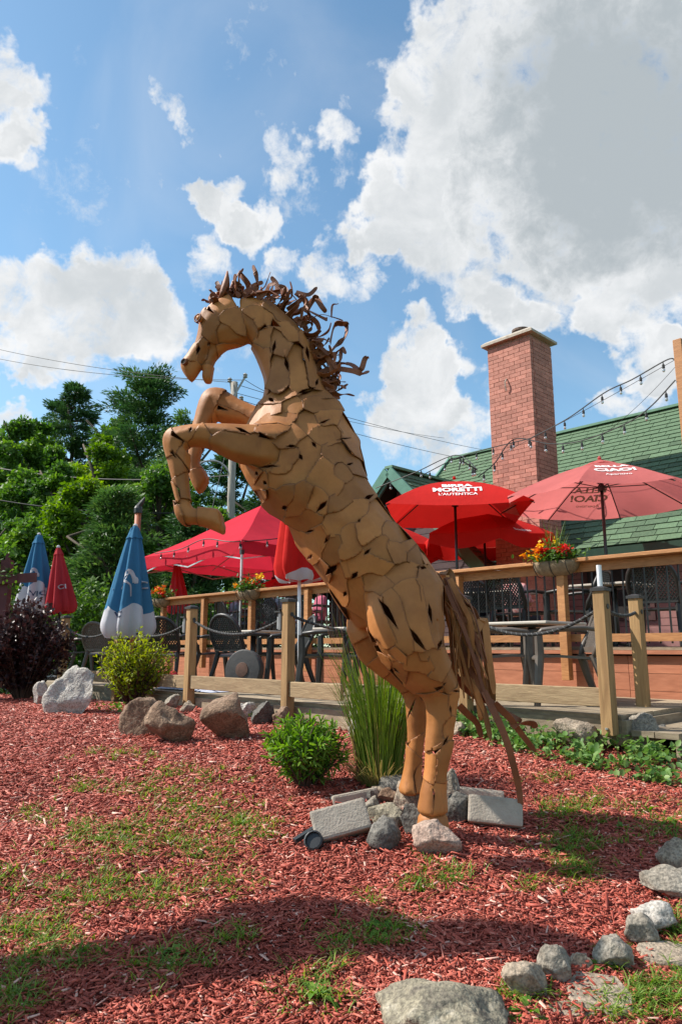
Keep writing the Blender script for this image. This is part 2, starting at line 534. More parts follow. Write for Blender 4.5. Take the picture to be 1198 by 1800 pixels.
M_flue = mat('clay flue', (.09, .055, .04), (.16, .10, .075), scale=12, rough=.8)
M_redlight = mat('painted red light', (.42, .035, .07), (.50, .05, .09), scale=4, rough=.55)  # red light through the umbrella, painted on as wall colour
M_dark = mat('dark interior', (.012, .010, .010), (.02, .016, .016), scale=3, rough=.9)

EV, RV = 3.6, 6.6                 # v of the eave and of the ridge
EZ = at(1100, 958, 11.03).z
RZ = EZ + (RV - EV) * 1.0
U_END = 6.45; U_BEG = -3.6        # ends of the long roof
house = empty('house', D(2, 5, .9), label='low house with green shingled roofs and mauve siding behind the raised deck', cat='house')

w = MB(); dbox(w, U_BEG + .3, U_END - .3, 4.02, 9.2, .9, EZ + .1)
wall = w.build('wall', M_dark, house)
# siding boards on the long front wall
k = 0; z = 1.55; ch = .115
while z < EZ - .02:
    b = MB()
    c = D(1.4, 4.0, z + ch / 2)
    tilt = Matrix.Rotation(0, 3, 'X')
    dbox(b, U_BEG + .3, U_END - .3, 3.985 + .0, 4.015, z + .002, z + ch - .006)
    b.build('clapboard', M_clap, wall); z += ch
# pink panel painting in red umbrella light, and dark window in the front wall
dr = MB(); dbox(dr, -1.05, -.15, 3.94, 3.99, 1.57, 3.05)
redlight_panel = dr.build('redlight_panel', M_redlight, house)
for a, b_ in ((-1.13, -1.05), (-.15, -.07)):
    fr = MB(); dbox(fr, a, b_, 3.925, 3.992, 1.57, 3.1); fr.build('panel_edge', M_maroon, redlight_panel)
for (u0, u1) in ((.75, 1.75), (4.9, 5.9)):
    wn = MB(); dbox(wn, u0, u1, 3.955, 3.985, 2.05, 2.95)
    win = wn.build('window', M_dark, house)
    f = MB()
    dbox(f, u0 - .07, u0, 3.94, 3.99, 1.98, 3.02); dbox(f, u1, u1 + .07, 3.94, 3.99, 1.98, 3.02)
    dbox(f, u0, u1, 3.94, 3.99, 1.98, 2.05); dbox(f, u0, u1, 3.94, 3.99, 2.95, 3.02)
    f.build('window_frame', M_maroon, win)

# roof planes as shingled slopes: origin o, along-eave unit a, up-slope unit s, normal n
def slope(parent, o, a, s, width_at, length, exposure, cols, budget, jitter=.004, clip=None):
    """each shingle is a thin tilted slab; width_at(t) -> (x0, x1) extent along a at slope distance t"""
    a = Vector(a).normalized(); s = Vector(s).normalized(); n = a.cross(s).normalized()
    if n.z < 0: n = -n
    cells = []
    rows = int(length / exposure)
    for r in range(rows):
        t = r * exposure
        x0, x1 = width_at(t + exposure / 2)
        off = (r % 2) * cols * .5 + random.uniform(-.12, .12) * cols
        x = x0 - off
        while x < x1:
            wv = cols * random.uniform(.82, 1.18)
            xa, xb = max(x, x0), min(x + wv, x1)
            if xb - xa > .04: cells.append((xa, xb, t))
            x += wv
    made = []
    for (xa, xb, t) in cells:
        lift = .012 + random.uniform(0, jitter)
        g = .005
        p = [o + a * (xa + g) + s * (t - .012) + n * (lift + .012), o + a * (xb - g) + s * (t - .012 + random.uniform(-.006, .006)) + n * (lift + .012),
             o + a * (xb - g) + s * (t + exposure + .05) + n * .004, o + a * (xa + g) + s * (t + exposure + .05) + n * .004]
        q = [v - n * .012 for v in p]
        q[2] = p[2] - n * .003; q[3] = p[3] - n * .003
        made.append((p + q))
    # the ones that show are parts of their own, the rest one joined part
    def screen(P):
        c = sum(P[:4], Vector()) / 4 - Vector((0, 0, CAMZ))
        if c.y < .1: return -1
        c0, s0 = math.cos(PITCH), math.sin(PITCH)
        zc = c.y * c0 + c.z * s0; yc = -c.y * s0 + c.z * c0
        px = 599 + FPX * c.x / zc; py = 900 - FPX * yc / zc
        ok = -5 < px < 1203 and 560 < py < 1010 and px > 640
        return 1.0 / c.length if ok else -1
    FF = [[0, 1, 2, 3], [7, 6, 5, 4], [0, 4, 5, 1], [1, 5, 6, 2], [2, 6, 7, 3], [3, 7, 4, 0]]
    sc = sorted(range(len(made)), key=lambda i: -screen(made[i]))
    nvis = sum(1 for i in sc if screen(made[i]) > 0)
    for i in sc[:min(budget, nvis)]:
        m = MB(); m.add(made[i], FF); m.build('shingle', M_shingle, parent)
    rest = sc[min(budget, nvis):]
    if rest:
        m = MB()
        for i in rest: m.add(made[i], FF)
        o2 = m.build('shingles', M_shingle, parent); o2['kind'] = 'stuff'

su = (V + Vector((0, 0, 1))).normalized()
slen = (RV - EV) * math.sqrt(2)
# main roof slab (both sides)
rb = MB()
P = [D(U_BEG, EV, EZ), D(U_END, EV, EZ), D(U_END, RV, RZ), D(U_BEG, RV, RZ), D(U_BEG, 2 * RV - EV, EZ), D(U_END, 2 * RV - EV, EZ)]
dn = Vector((0, 0, -.14))
rb.add(P + [p + dn for p in P], [[0, 3, 2, 1], [3, 4, 5, 2], [6, 7, 8, 9], [9, 8, 11, 10], [0, 1, 7, 6], [4, 10, 11, 5], [1, 2, 8, 7], [2, 5, 11, 8], [0, 6, 9, 3], [3, 9, 10, 4]])
roof = rb.build('roof', M_roofbase, house)
slope(roof, D(U_BEG, EV, EZ), U, su, lambda t: (0, U_END - U_BEG), slen, .145, .33, 170)
rc = MB(); rc.beam(D(U_BEG - .02, RV, RZ + .01), D(U_END + .03, RV, RZ + .01), .22, .05); rc.build('ridge_cap', M_ridge, roof)
g = MB(); dbox(g, U_BEG, U_END, EV - .09, EV + .02, EZ - .17, EZ - .03); g.build('gutter', M_gutter, roof)
tr = MB()
tr.beam(D(U_END + .03, EV - .05, EZ - .1), D(U_END + .03, RV, RZ - .06), .06, .22); tr.build('rake_trim', M_trim, roof)

# cross gable that faces the deck
GU, GV0, GV1 = 5.28, 3.0, 6.6
GZ = at(687, 822, 13.68).z
HALF = 2.35
gb = MB()
PL = [D(GU, GV0, GZ), D(GU - HALF, GV0, GZ - HALF), D(GU + HALF, GV0, GZ - HALF)]
PB = [D(GU, GV1, GZ), D(GU - HALF, GV1, GZ - HALF), D(GU + HALF, GV1, GZ - HALF)]
thick = Vector((0, 0, -.12))
gb.add([PL[0], PL[1], PB[1], PB[0]] + [p + thick for p in (PL[0], PL[1], PB[1], PB[0])], [[0, 1, 2, 3], [7, 6, 5, 4], [0, 4, 5, 1], [1, 5, 6, 2], [2, 6, 7, 3], [3, 7, 4, 0]])
gb.add([PL[0], PL[2], PB[2], PB[0]] + [p + thick for p in (PL[0], PL[2], PB[2], PB[0])], [[3, 2, 1, 0], [4, 5, 6, 7], [1, 5, 4, 0], [2, 6, 5, 1], [3, 7, 6, 2], [0, 4, 7, 3]])
groof = gb.build('gable_roof', M_roofbase, house)
sr = (U + Vector((0, 0, 1))).normalized()      # right slope climbs towards +u
slope(groof, D(GU - HALF, GV0, GZ - HALF), V, sr, lambda t: (0, GV1 - GV0), HALF * math.sqrt(2), .145, .33, 110)
sl_ = (-U + Vector((0, 0, 1))).normalized()
slope(groof, D(GU + HALF, GV0, GZ - HALF), V, sl_, lambda t: (0, GV1 - GV0), HALF * math.sqrt(2), .145, .33, 12)
rc = MB(); rc.beam(D(GU, GV0 - .02, GZ + .012), D(GU, GV1, GZ + .012), .2, .05); rc.build('ridge_cap', M_ridge, groof)
for sgn in (-1, 1):
    t = MB(); t.beam(D(GU + sgn * .02, GV0 - .035, GZ - .08), D(GU + sgn * (HALF + .05), GV0 - .035, GZ - HALF - .11), .05, .2, up=(0, 0, 1)); t.build('rake_trim', M_trim, groof)
    t = MB(); t.beam(D(GU + sgn * .02, GV0 + .02, GZ - .22), D(GU + sgn * (HALF - .1), GV0 + .02, GZ - HALF - .12), .05, .1); t.build('rake_moulding', M_trim, groof)
# gable wall: clapboards, each its own board; maroon infill at the peak
gw = MB(); WV = GV0 + .42
gw.add([D(GU, WV + .02, GZ - .25), D(GU - HALF + .2, WV + .02, GZ - HALF - .05), D(GU - HALF + .2, WV + .02, 1.5), D(GU + HALF - .2, WV + .02, 1.5), D(GU + HALF - .2, WV + .02, GZ - HALF - .05)], [[0, 1, 2, 3, 4]])
gwall = gw.build('gable_wall', M_maroon, house)
z = 1.6
while z < GZ - .5:
    hw = min(HALF - .2, GZ - .25 - (z + .12))
    if hw > .15:
        b = MB(); dbox(b, GU - hw, GU + hw, WV - .025, WV + .005, z + .003, z + .112); b.build('clapboard', M_clapd, gwall)
    z += .118

# chimney: bricks in running bond round a mortar core
CU0, CU1, CV0, CV1 = 2.18, 3.06, 3.27, 3.98
CB, CT = 1.7, at(938, 592, 11.8).z
chim = empty('chimney', D((CU0 + CU1) / 2, (CV0 + CV1) / 2, 1.5), label='tall square red brick chimney with grey concrete cap beside the green roof', cat='chimney')
core = MB(); dbox(core, CU0 + .012, CU1 - .012, CV0 + .012, CV1 - .012, .9, CT); core.build('mortar_core', M_mortar, chim)
course = .0735; bl, bd = .215, .10
bricks = []
rows = int((CT - CB) / course)
for r in range(rows):
    z0 = CB + r * course + .004; z1 = z0 + course - .0065
    off = (r % 2) * .5
    # front face (v = CV0)
    n = 4; L_ = (CU1 - CU0)
    edges = [0.0] + [(i + off) * L_ / n for i in range(0 if off else 1, n)] + [L_]
    if off: edges = [0.0] + [(i + .5) * L_ / n for i in range(n)] + [L_]
    for i in range(len(edges) - 1):
        if edges[i + 1] - edges[i] < .05: continue
        pr = random.uniform(0, .005)
        bricks.append((r, 0, (CU0 + edges[i] + .004, CU0 + edges[i + 1] - .004, CV0 - pr, CV0 + bd - .02, z0, z1)))
    n = 3; L_ = (CV1 - CV0)
    edges = [0.0] + [(i + (0 if off else .5)) * L_ / n for i in range(1 if off else 0, n)] + [L_]
    for i in range(len(edges) - 1):
        if edges[i + 1] - edges[i] < .05: continue
        pr = random.uniform(0, .005)
        bricks.append((r, 1, (CU0 - pr, CU0 + bd - .02, CV0 + edges[i] + (.083 if i == 0 else .004), CV0 + edges[i + 1] - .004, z0, z1)))
    bricks.append((r, 2, (CU0 + .005, CU1 - .005, CV1 - .06, CV1, z0, z1)))
    bricks.append((r, 3, (CU1 - .02, CU1, CV0 + .085, CV1 - .065, z0, z1)))
vis = [b for b in bricks if b[1] in (0, 1) and b[2][4] > 2.6][::-1]
own = set(id(b) for b in vis[:300])
rest = MB()
for b in bricks:
    if id(b) in own:
        m = MB(); dbox(m, *b[2]); m.build('brick', M_brick, chim)
    else: dbox(rest, *b[2])
o = rest.build('bricks', M_brick, chim); o['kind'] = 'stuff'
c = MB()
cz = CT
pc = [(-.085, 0), (-.085, .045), (-.02, .10), (.25, .13)]
rings_ = []
for (ins, h) in pc:
    rings_.append([D(CU0 + ins, CV0 + ins, cz + h), D(CU1 - ins, CV0 + ins, cz + h), D(CU1 - ins, CV1 - ins, cz + h), D(CU0 + ins, CV1 - ins, cz + h)])
c.rings(rings_[:]); c.build('cap', M_cap, chim)
f = MB(); f.lathe(D(CU0 + .38, (CV0 + CV1) / 2, cz + .09), [(.15, 0), (.15, .16), (.165, .16), (.165, .2), (.12, .2), (.11, .05)], 18); f.build('flue', M_flue, chim, smooth=False)
# small metal hook with a stub of cable on the front face
hk = MB(); q = D(CU0 + .5, CV0 - .01, at(893, 690, 12).z + .12)
hk.tube([q + Vector((0, 0, .13)), q - V * .05 + Vector((0, 0, .06)), q - V * .05 - Vector((0, 0, .02)), q - V * .02 - Vector((0, 0, .1))], .012, 6)
hk.build('cable_hook', M_cap, chim)
# ------------------------------------------------------------------ decks
M_deckwood = mat('weathered deck wood', (.20, .15, .10), (.34, .27, .18), scale=2.4, rough=.85, bump=.3, bscale=10, stretch=(3, 3, 12), objvar=.18, dist=.5, detail=8)
M_postwood = mat('treated pine post', (.25, .140, .055), (.42, .255, .11), scale=2.6, rough=.8, bump=.3, bscale=8, stretch=(9, 9, .9), objvar=.10, dist=.9, detail=8)
M_boardwood = mat('treated pine board', (.22, .145, .075), (.38, .27, .15), scale=2.6, rough=.8, bump=.25, bscale=8, stretch=(2, 2, 16), objvar=.10, dist=1.2, detail=8)
M_rail = mat('stained cedar rail', (.33, .135, .042), (.50, .225, .080), scale=3, rough=.6, bump=.2, bscale=9, stretch=(2.5, 2.5, 16), objvar=.12, dist=.9, detail=8)
M_fascia = mat('orange stained fascia', (.34, .115, .055), (.47, .175, .09), scale=3, rough=.7, bump=.15, bscale=12, stretch=(1.5, 1.5, 9), objvar=.08, dist=.4)
M_black = mat('black metal', (.012, .012, .012), (.022, .021, .020), scale=20, rough=.45)
M_capb = mat('black post cap', (.016, .015, .015), (.03, .028, .026), scale=10, rough=.5)
M_rope = mat('black rope', (.010, .010, .011), (.035, .034, .034), scale=60, rough=.8, bump=.6, bscale=200)
M_rope2 = mat('pale rope strand', (.13, .13, .125), (.2, .2, .19), scale=60, rough=.8)
M_lampgrey = mat('grey plastic lamp', (.10, .10, .10), (.17, .17, .17), scale=10, rough=.5)
M_lampglass = mat('frosted lamp lens', (.35, .36, .36), (.45, .46, .46), scale=10, rough=.25)
M_steel = mat('galvanised steel', (.42, .43, .44), (.58, .59, .6), scale=12, rough=.4, metal=.7)

LZ, UZ = 1.07, 1.57               # deck floor levels
L1, L2 = -2.84, -1.97             # v of the two front edges of the lower deck
JOG = .45
lower = empty('lower_deck', D(3, -1.5, .9), label='weathered low wooden deck in front of the orange fascia', cat='deck')
v = L1 + .02
while v < -.08:
    u0 = (JOG if v < L2 - .05 else -1.45)
    for (a, b_) in ((u0, 3.9), (3.91, 9.6)):
        m = MB(); dbox(m, a, b_, v, v + .134, LZ - .035, LZ + random.uniform(-.002, .002)); m.build('plank', M_deckwood, lower)
    v += .140
for (a, b_, vv) in ((JOG - .02, 4.2, L1), (4.21, 9.6, L1), (-1.45, JOG, L2)):
    m = MB(); dbox(m, a, b_, vv - .02, vv + .018, .86, LZ - .036); m.build('rim_board', M_deckwood, lower)
m = MB(); dbox(m, JOG - .06, JOG - .022, L1 - .02, L2 - .03, .86, LZ - .036); m.build('rim_board', M_deckwood, lower)
m = MB(); dbox(m, -1.49, -1.452, L2 - .02, -.1, .86, LZ - .036); m.build('rim_board', M_deckwood, lower)
# entry steps to the right of the gate
steps = empty('deck_steps', D(-1.9, -1.5, .85), label='two weathered wooden entry steps at the end of the lower deck', cat='steps')
for k, (uu, zz) in enumerate(((-1.5, .97), (-1.85, .87))):
    for j in range(2):
        m = MB(); dbox(m, uu - .17 * (j + 1) - .005, uu - .17 * j - .012, L2 + .0, -.35, zz - .04, zz); m.build('tread', M_deckwood, steps)
    m = MB(); dbox(m, uu - .34, uu - .315, L2 + .01, -.36, .70, zz - .041); m.build('riser', M_deckwood, steps)

# rope fence
fence = empty('rope_fence', D(1.22, L1, .9), label='low pine post fence with black rope and a bottom board along the lower deck', cat='fence')
posts = {'A': (6.12, L1), 'A2': (4.5, L1), 'B': (2.86, L1), 'C': (1.22, L1), 'D': (-.12, L2), 'E': (-1.39, L2), 'F': (-1.22, -.99)}
PT = 1.98
PTOP = {}
for k, (uu, vv) in posts.items():
    s = .046; v0 = vv - .075
    z0 = {'E': .93, 'C': .91, 'F': .95}.get(k, .86); z1 = PT
    m = MB(); dbox(m, uu - s, uu + s, v0 - s, v0 + s, z0, z1, bev=.005)
    po = m.build('post', M_postwood, fence)
    m = MB(); dbox(m, uu - .058, uu + .058, v0 - .058, v0 + .058, z1 - .006, z1 + .018)
    m.rings([[D(uu - .05, v0 - .05, z1 + .0182), D(uu + .05, v0 - .05, z1 + .0182), D(uu + .05, v0 + .05, z1 + .0182), D(uu - .05, v0 + .05, z1 + .0182)],
             [D(uu - .018, v0 - .018, z1 + .032), D(uu + .018, v0 - .018, z1 + .032), D(uu + .018, v0 + .018, z1 + .032), D(uu - .018, v0 + .018, z1 + .032)]])
    m.build('post_cap', M_capb, po)
    PTOP[k] = D(uu, v0, z1)
    if k in 'EC':
        m = MB(); q = D(uu - .0, v0 - s - .004, .98); m.lathe(q, [(.012, -.006), (.012, .006)], 8, axis=Matrix.Rotation(0, 3, 'X')); m.build('bolt', M_steel, po)
    if k in ('A', 'A2', 'B', 'C'):          # solar lamp on the left face
        lu = uu + s + .03; lz = z1 - .16
        m = MB(); dbox(m, lu - .028, lu + .012, v0 - .055, v0 + .055, lz - .10, lz + .06); lm = m.build('solar_lamp', M_lampgrey, po)
        m = MB(); dbox(m, lu + .0125, lu + .035, v0 - .045, v0 + .045, lz - .09, lz + .02); m.build('lens', M_lampglass, lm)
        m = MB(); dbox(m, lu - .03, lu + .055, v0 - .065, v0 + .065, lz + .0605, lz + .075); m.build('lamp_roof', M_capb, lm)
for a, b_ in (('A', 'A2'), ('A2', 'B'), ('B', 'C'), ('D', 'E')):
    (ua, va), (ub, vb) = posts[a], posts[b_]
    m = MB(); dbox(m, ub + .047, ua - .047, va - .10, va - .062, 1.13, 1.265, bev=.004); m.build('bottom_board', M_boardwood, fence)
m = MB(); dbox(m, JOG + .05, posts['C'][0] - .047, L1 - .10, L1 - .062, 1.12, 1.255, bev=.004); m.build('bottom_board', M_boardwood, fence)
def rope(a, b_, drop, parent):
    path = sag(a, b_, drop, 40)
    m = MB(); m.tube(path, .0135, 8)
    ro = m.build('rope', M_rope, parent, smooth=True)
    # pale strand winding round it
    P = []
    L_ = sum((path[i + 1] - path[i]).length for i in range(len(path) - 1))
    turns = L_ / .05
    n = int(turns * 8)
    for i in range(n):
        t = i / (n - 1) * (len(path) - 1); j = min(int(t), len(path) - 2)
        p = path[j].lerp(path[j + 1], t - j); d = (path[j + 1] - path[j]).normalized()
        x = d.orthogonal().normalized(); x = (Vector((0, 0, 1)) - d * d.z).normalized(); y = d.cross(x)
        an = 2 * PI * turns * i / n
        P.append(p + (x * math.cos(an) + y * math.sin(an)) * .0125)
    m = MB(); m.tube(P, .0032, 4); m.build('strand', M_rope2, ro)
    return ro
dz = Vector((0, 0, -.12))
off = -V * .0
for a, b_, dr in (('A', 'A2', .16), ('A2', 'B', .17), ('B', 'C', .17), ('D', 'E', .2), ('E', 'F', .05)):
    rope(PTOP[a] + dz, PTOP[b_] + dz, dr, fence)
rope(PTOP['C'] + dz, D(-.12, L2 - .075, PT - .12), .17, fence)
for k in PTOP:
    m = MB(); q = PTOP[k] + dz
    m.tube([q - U * .052, q + U * .052], .02, 8); m.build('rope_eye', M_black, fence)

# raised deck
upper = empty('upper_deck', D(3, 1.6, 1.1), label='raised deck with orange stained fascia boards in front of the house', cat='deck')
v = .0
while v < 3.9:
    m = MB(); dbox(m, -3.6, 9.0, v, v + .134, UZ - .035, UZ); m.build('plank', M_deckwood, upper); v += .140
z = .98
for h in (.16, .17, .17):
    for (a, b_) in ((-3.6, -.62), (-.615, 3.4), (3.405, 9.0)):
        m = MB(); dbox(m, a, b_, .03, .06, z, z + h - .004); m.build('fascia_board', M_fascia, upper)
    z += h
m = MB(); dbox(m, -3.6, 9.0, -.03, .03, UZ - .075, UZ - .037); m.build('deck_lip', M_fascia, upper)
for (a, b_) in ((-3.6, 9.0),):
    m = MB(); dbox(m, a, b_, .1, 3.8, .92, UZ - .09); m.build('deck_frame', M_dark, upper)
m = MB(); dbox(m, 9.0, 9.03, .03, 3.8, 1.0, UZ - .036); m.build('fascia_board', M_fascia, upper)

railing = empty('deck_railing', D(3, 0, UZ), label='cedar railing with thin black balusters round the raised deck', cat='railing')
for i in range(-2, 7):
    uu = i * 1.39
    m = MB(); dbox(m, uu - .045, uu + .045, -.125, -.035, 1.22, 2.425, bev=.004); m.build('post', M_rail, railing)
for (a, b_) in ((-3.2, -.002), (.002, 4.17), (4.174, 8.5)):
    m = MB(); dbox(m, a, b_, -.155, -.005, 2.459, 2.499, bev=.005); m.build('top_rail', M_rail, railing)
    m = MB(); dbox(m, a, b_, -.034, -.0, 2.36, 2.455); m.build('rail_support', M_rail, railing)
    m = MB(); dbox(m, a, b_, -.034, .0, 1.62, 1.70); m.build('bottom_rail', M_rail, railing)
bal = MB(); bal.tube([(0, 0, 1.60), (0, 0, 2.37)], .0095, 6)
balme = bal.mesh('baluster', M_black)
u = -3.1
while u < 8.35:
    if min(abs(u - i * 1.39) for i in range(-2, 7)) > .055:
        o = link('baluster', balme, railing); o.location = D(u, -.045 + .03 + .022, 0)
    u += .112
# return at the far end
m = MB(); dbox(m, 8.36, 8.5, .0, 3.6, 2.459, 2.499); m.build('top_rail', M_rail, railing)
for i in range(1, 24):
    o = link('baluster', balme, railing); o.location = D(8.43, i * .15, 0)
for vv in (1.3, 2.6, 3.55):
    m = MB(); dbox(m, 8.385, 8.475, vv - .045, vv + .045, UZ, 2.455); m.build('post', M_rail, railing)

# tall cedar post that carries the light strings
pp = at(1185, 598, 8.6)
lp = MB(); lp.box((pp.x + .045, pp.y, (UZ + pp.z) / 2), (.11, .11, pp.z - UZ), MDR, bev=.006)
o = lp.build('light_pole', M_rail); tag(o, 'tall square cedar post rising above the roofline, carrying light strings', 'post')
# white pipe standing behind the fence post by the gate
m = MB(); q = PTOP['E'] + Vector((PTOP['E'].x, PTOP['E'].y, 0)).normalized() * .12; m.tube([Vector((q.x, q.y, LZ)), Vector((q.x, q.y, 2.185))], .019, 10)
M_white = mat('white plastic', (.70, .72, .74), (.80, .82, .84), scale=10, rough=.4)
o = m.build('umbrella_pipe', M_white); tag(o, 'bare white pipe sticking up behind the fence post by the gate', 'pipe')
# ------------------------------------------------------------------ rearing horse of welded steel plates
HY = 4.0
def rust_mat(name, c1, c2, c3, objvar=.10):
    m, nt, B, N, L = newmat(name)
    tc = N.new('ShaderNodeTexCoord'); oi = N.new('ShaderNodeObjectInfo')
    add = N.new('ShaderNodeVectorMath'); add.operation = 'ADD'
    sc = N.new('ShaderNodeVectorMath'); sc.operation = 'SCALE'; sc.inputs[0].default_value = (7, 13, 9)
    L.new(oi.outputs['Random'], sc.inputs['Scale']); L.new(tc.outputs['Object'], add.inputs[0]); L.new(sc.outputs[0], add.inputs[1])
    n1 = N.new('ShaderNodeTexNoise'); n1.inputs['Scale'].default_value = 5; n1.inputs['Detail'].default_value = 8; n1.inputs['Roughness'].default_value = .65
    L.new(add.outputs[0], n1.inputs['Vector'])
    rp = ramp(N, [(.28, c1), (.60, c2), (.82, c3)]); L.new(n1.outputs['Fac'], rp.inputs['Fac'])
    # rust streaks running down
    mp = N.new('ShaderNodeMapping'); mp.inputs['Scale'].default_value = (26, 26, 1.6); L.new(tc.outputs['Object'], mp.inputs['Vector'])
    n2 = N.new('ShaderNodeTexNoise'); n2.inputs['Scale'].default_value = 1; n2.inputs['Detail'].default_value = 4; L.new(mp.outputs[0], n2.inputs['Vector'])
    r2 = ramp(N, [(.60, (0, 0, 0, 1)), (.74, (.75, .75, .75, 1))]); L.new(n2.outputs['Fac'], r2.inputs['Fac'])
    n3 = N.new('ShaderNodeTexNoise'); n3.inputs['Scale'].default_value = 2.2; n3.inputs['Detail'].default_value = 3; L.new(tc.outputs['Object'], n3.inputs['Vector'])
    r3 = ramp(N, [(.45, (0, 0, 0, 1)), (.65, (1, 1, 1, 1))]); L.new(n3.outputs['Fac'], r3.inputs['Fac'])
    mu = N.new('ShaderNodeMath'); mu.operation = 'MULTIPLY'; L.new(r2.outputs[0], mu.inputs[0]); L.new(r3.outputs[0], mu.inputs[1])
    mx = N.new('ShaderNodeMix'); mx.data_type = 'RGBA'; mx.inputs['B'].default_value = (.22, .075, .022, 1)
    L.new(mu.outputs[0], mx.inputs['Factor']); L.new(rp.outputs[0], mx.inputs['A'])
    hs = N.new('ShaderNodeHueSaturation'); mr = N.new('ShaderNodeMapRange'); mr.inputs['To Min'].default_value = 1 - objvar; mr.inputs['To Max'].default_value = 1 + objvar
    L.new(oi.outputs['Random'], mr.inputs['Value']); L.new(mr.outputs[0], hs.inputs['Value']); L.new(mx.outputs['Result'], hs.inputs['Color'])
    # welded rim: darker rust near plate edges, stored with the mesh
    ea = N.new('ShaderNodeAttribute'); ea.attribute_name = 'rim'
    me_ = N.new('ShaderNodeMix'); me_.data_type = 'RGBA'; me_.inputs['B'].default_value = (.13, .050, .020, 1)
    rm = N.new('ShaderNodeMath'); rm.operation = 'MULTIPLY'; rm.inputs[1].default_value = .65
    L.new(ea.outputs['Fac'], rm.inputs[0]); L.new(rm.outputs[0], me_.inputs['Factor']); L.new(hs.outputs[0], me_.inputs['A'])
    L.new(me_.outputs['Result'], B.inputs['Base Color'])
    B.inputs['Roughness'].default_value = .55; B.inputs['Specular IOR Level'].default_value = .32
    nb = N.new('ShaderNodeTexNoise'); nb.inputs['Scale'].default_value = 14; nb.inputs['Detail'].default_value = 8; L.new(add.outputs[0], nb.inputs['Vector'])
    bp = N.new('ShaderNodeBump'); bp.inputs['Strength'].default_value = .22; bp.inputs['Distance'].default_value = .015
    L.new(nb.outputs['Fac'], bp.inputs['Height']); L.new(bp.outputs[0], B.inputs['Normal'])
    return m
M_plate = rust_mat('tan rusted steel', (.29, .105, .028, 1), (.43, .170, .048, 1), (.37, .122, .032, 1), .22)
M_strip = rust_mat('brown rusted strip', (.14, .044, .019, 1), (.25, .085, .036, 1), (.34, .13, .048, 1), .25)
M_tail = rust_mat('tan brown rusted strip', (.24, .095, .032, 1), (.44, .19, .062, 1), (.54, .25, .085, 1), .35)

def loft_px(sections, n=22):
    """sections: (L pixel, R pixel, half depth, centre offset in depth)"""
    rings = []
    for (l, r, dp, yc) in sections:
        a = at(l[0], l[1], HY + yc); b = at(r[0], r[1], HY + yc)
        c = (a + b) / 2; h = (b - a) / 2
        ring = []
        for k in range(n):
            t = 2 * PI * k / n
            cs, sn = math.cos(t), math.sin(t)
            e = .9
            ring.append(c + h * (math.copysign(abs(cs) ** e, cs)) + Vector((0, dp, 0)) * (math.copysign(abs(sn) ** e, sn)))
        rings.append(ring)
    # refine along the length
    out = []
    for k in range(n):
        out.append(catmull([r[k] for r in rings], 2))
    R2 = [[out[k][i] for k in range(n)] for i in range(len(out[0]))]
    # rounded ends
    c0 = sum(R2[0], Vector()) / n; c1 = sum(R2[-1], Vector()) / n
    R2 = [[c0.lerp(p, .35) for p in R2[0]]] + R2 + [[c1.lerp(p, .35) for p in R2[-1]]]
    return R2

def sec(lst, y=None):
    return [((a[0], a[1]), (a[2], a[3]), a[4], (a[5] if len(a) > 5 else y)) for a in lst]
TORSO = sec([(458,705,574,692,.14), (440,745,603,728,.20), (424,790,627,768,.25), (424,826,636,826,.29), (445,864,655,866,.30), (486,906,684,908,.30),
             (525,948,714,944,.29), (558,1000,742,975,.29), (588,1050,764,1006,.25), (610,1084,777,1046,.21), (632,1104,778,1084,.15)], 0)
NECK = sec([(428,590,424,524,.085), (441,607,470,527,.10), (453,630,522,566,.115), (463,657,547,606,.125), (465,682,556,652,.135), (458,708,574,694,.165), (447,740,598,728,.20)], 0)
HEAD = sec([(402,521,438,588,.085), (378,532,434,606,.10), (357,552,407,613,.10), (347,583,384,617,.08), (339,604,364,628,.065), (327,627,359,640,.058), (318,638,353,648,.06), (319,652,347,658,.055), (327,665,341,667,.04), (332,671,337,673,.02)], 0)
JAW = sec([(374,603,400,614,.05), (364,628,380,632,.045), (359,650,373,654,.04), (357,664,372,669,.035), (362,674,370,675,.02)], 0)
FORE_N = sec([(528,772,522,812,.07,-.16), (505,749,502,826,.10,-.19), (465,745,460,825,.105,-.22), (420,745,415,811,.09,-.23), (375,746,370,787,.072,-.23), (338,748,334,786,.065,-.23),
              (304,753,322,798,.06,-.23), (287,768,336,801,.06,-.23), (288,792,335,815,.056,-.23), (296,830,334,842,.05,-.23), (303,860,334,866,.05,-.23), (307,884,335,881,.05,-.23),
              (308,906,342,893,.058,-.23), (323,923,347,893,.06,-.23), (350,923,355,894,.06,-.23), (375,932,378,895,.066,-.23), (394,940,386,896,.07,-.23)])
FORE_F = sec([(470,722,465,775,.09,.16), (425,706,428,752,.085,.20), (394,686,392,742,.075,.22), (367,683,380,728,.062,.22), (352,697,384,735,.058,.22), (345,730,373,748,.055,.22),
              (336,770,362,776,.05,.22), (331,800,354,803,.05,.22), (331,826,351,818,.05,.22), (338,852,358,822,.055,.22), (350,873,366,840,.06,.22)])
HIND_N = sec([(688,996,735,998,.06,-.13), (655,1026,772,1026,.14,-.17), (643,1078,779,1080,.185,-.18), (653,1122,779,1124,.19,-.18), (678,1167,786,1160,.165,-.17), (710,1205,802,1188,.12,-.16),
              (739,1222,810,1214,.08,-.15), (751,1246,806,1240,.066,-.15), (750,1290,798,1290,.06,-.15), (747,1330,791,1330,.06,-.15), (744,1362,784,1362,.056,-.15), (738,1396,783,1396,.068,-.15), (732,1428,787,1428,.085,-.15)])
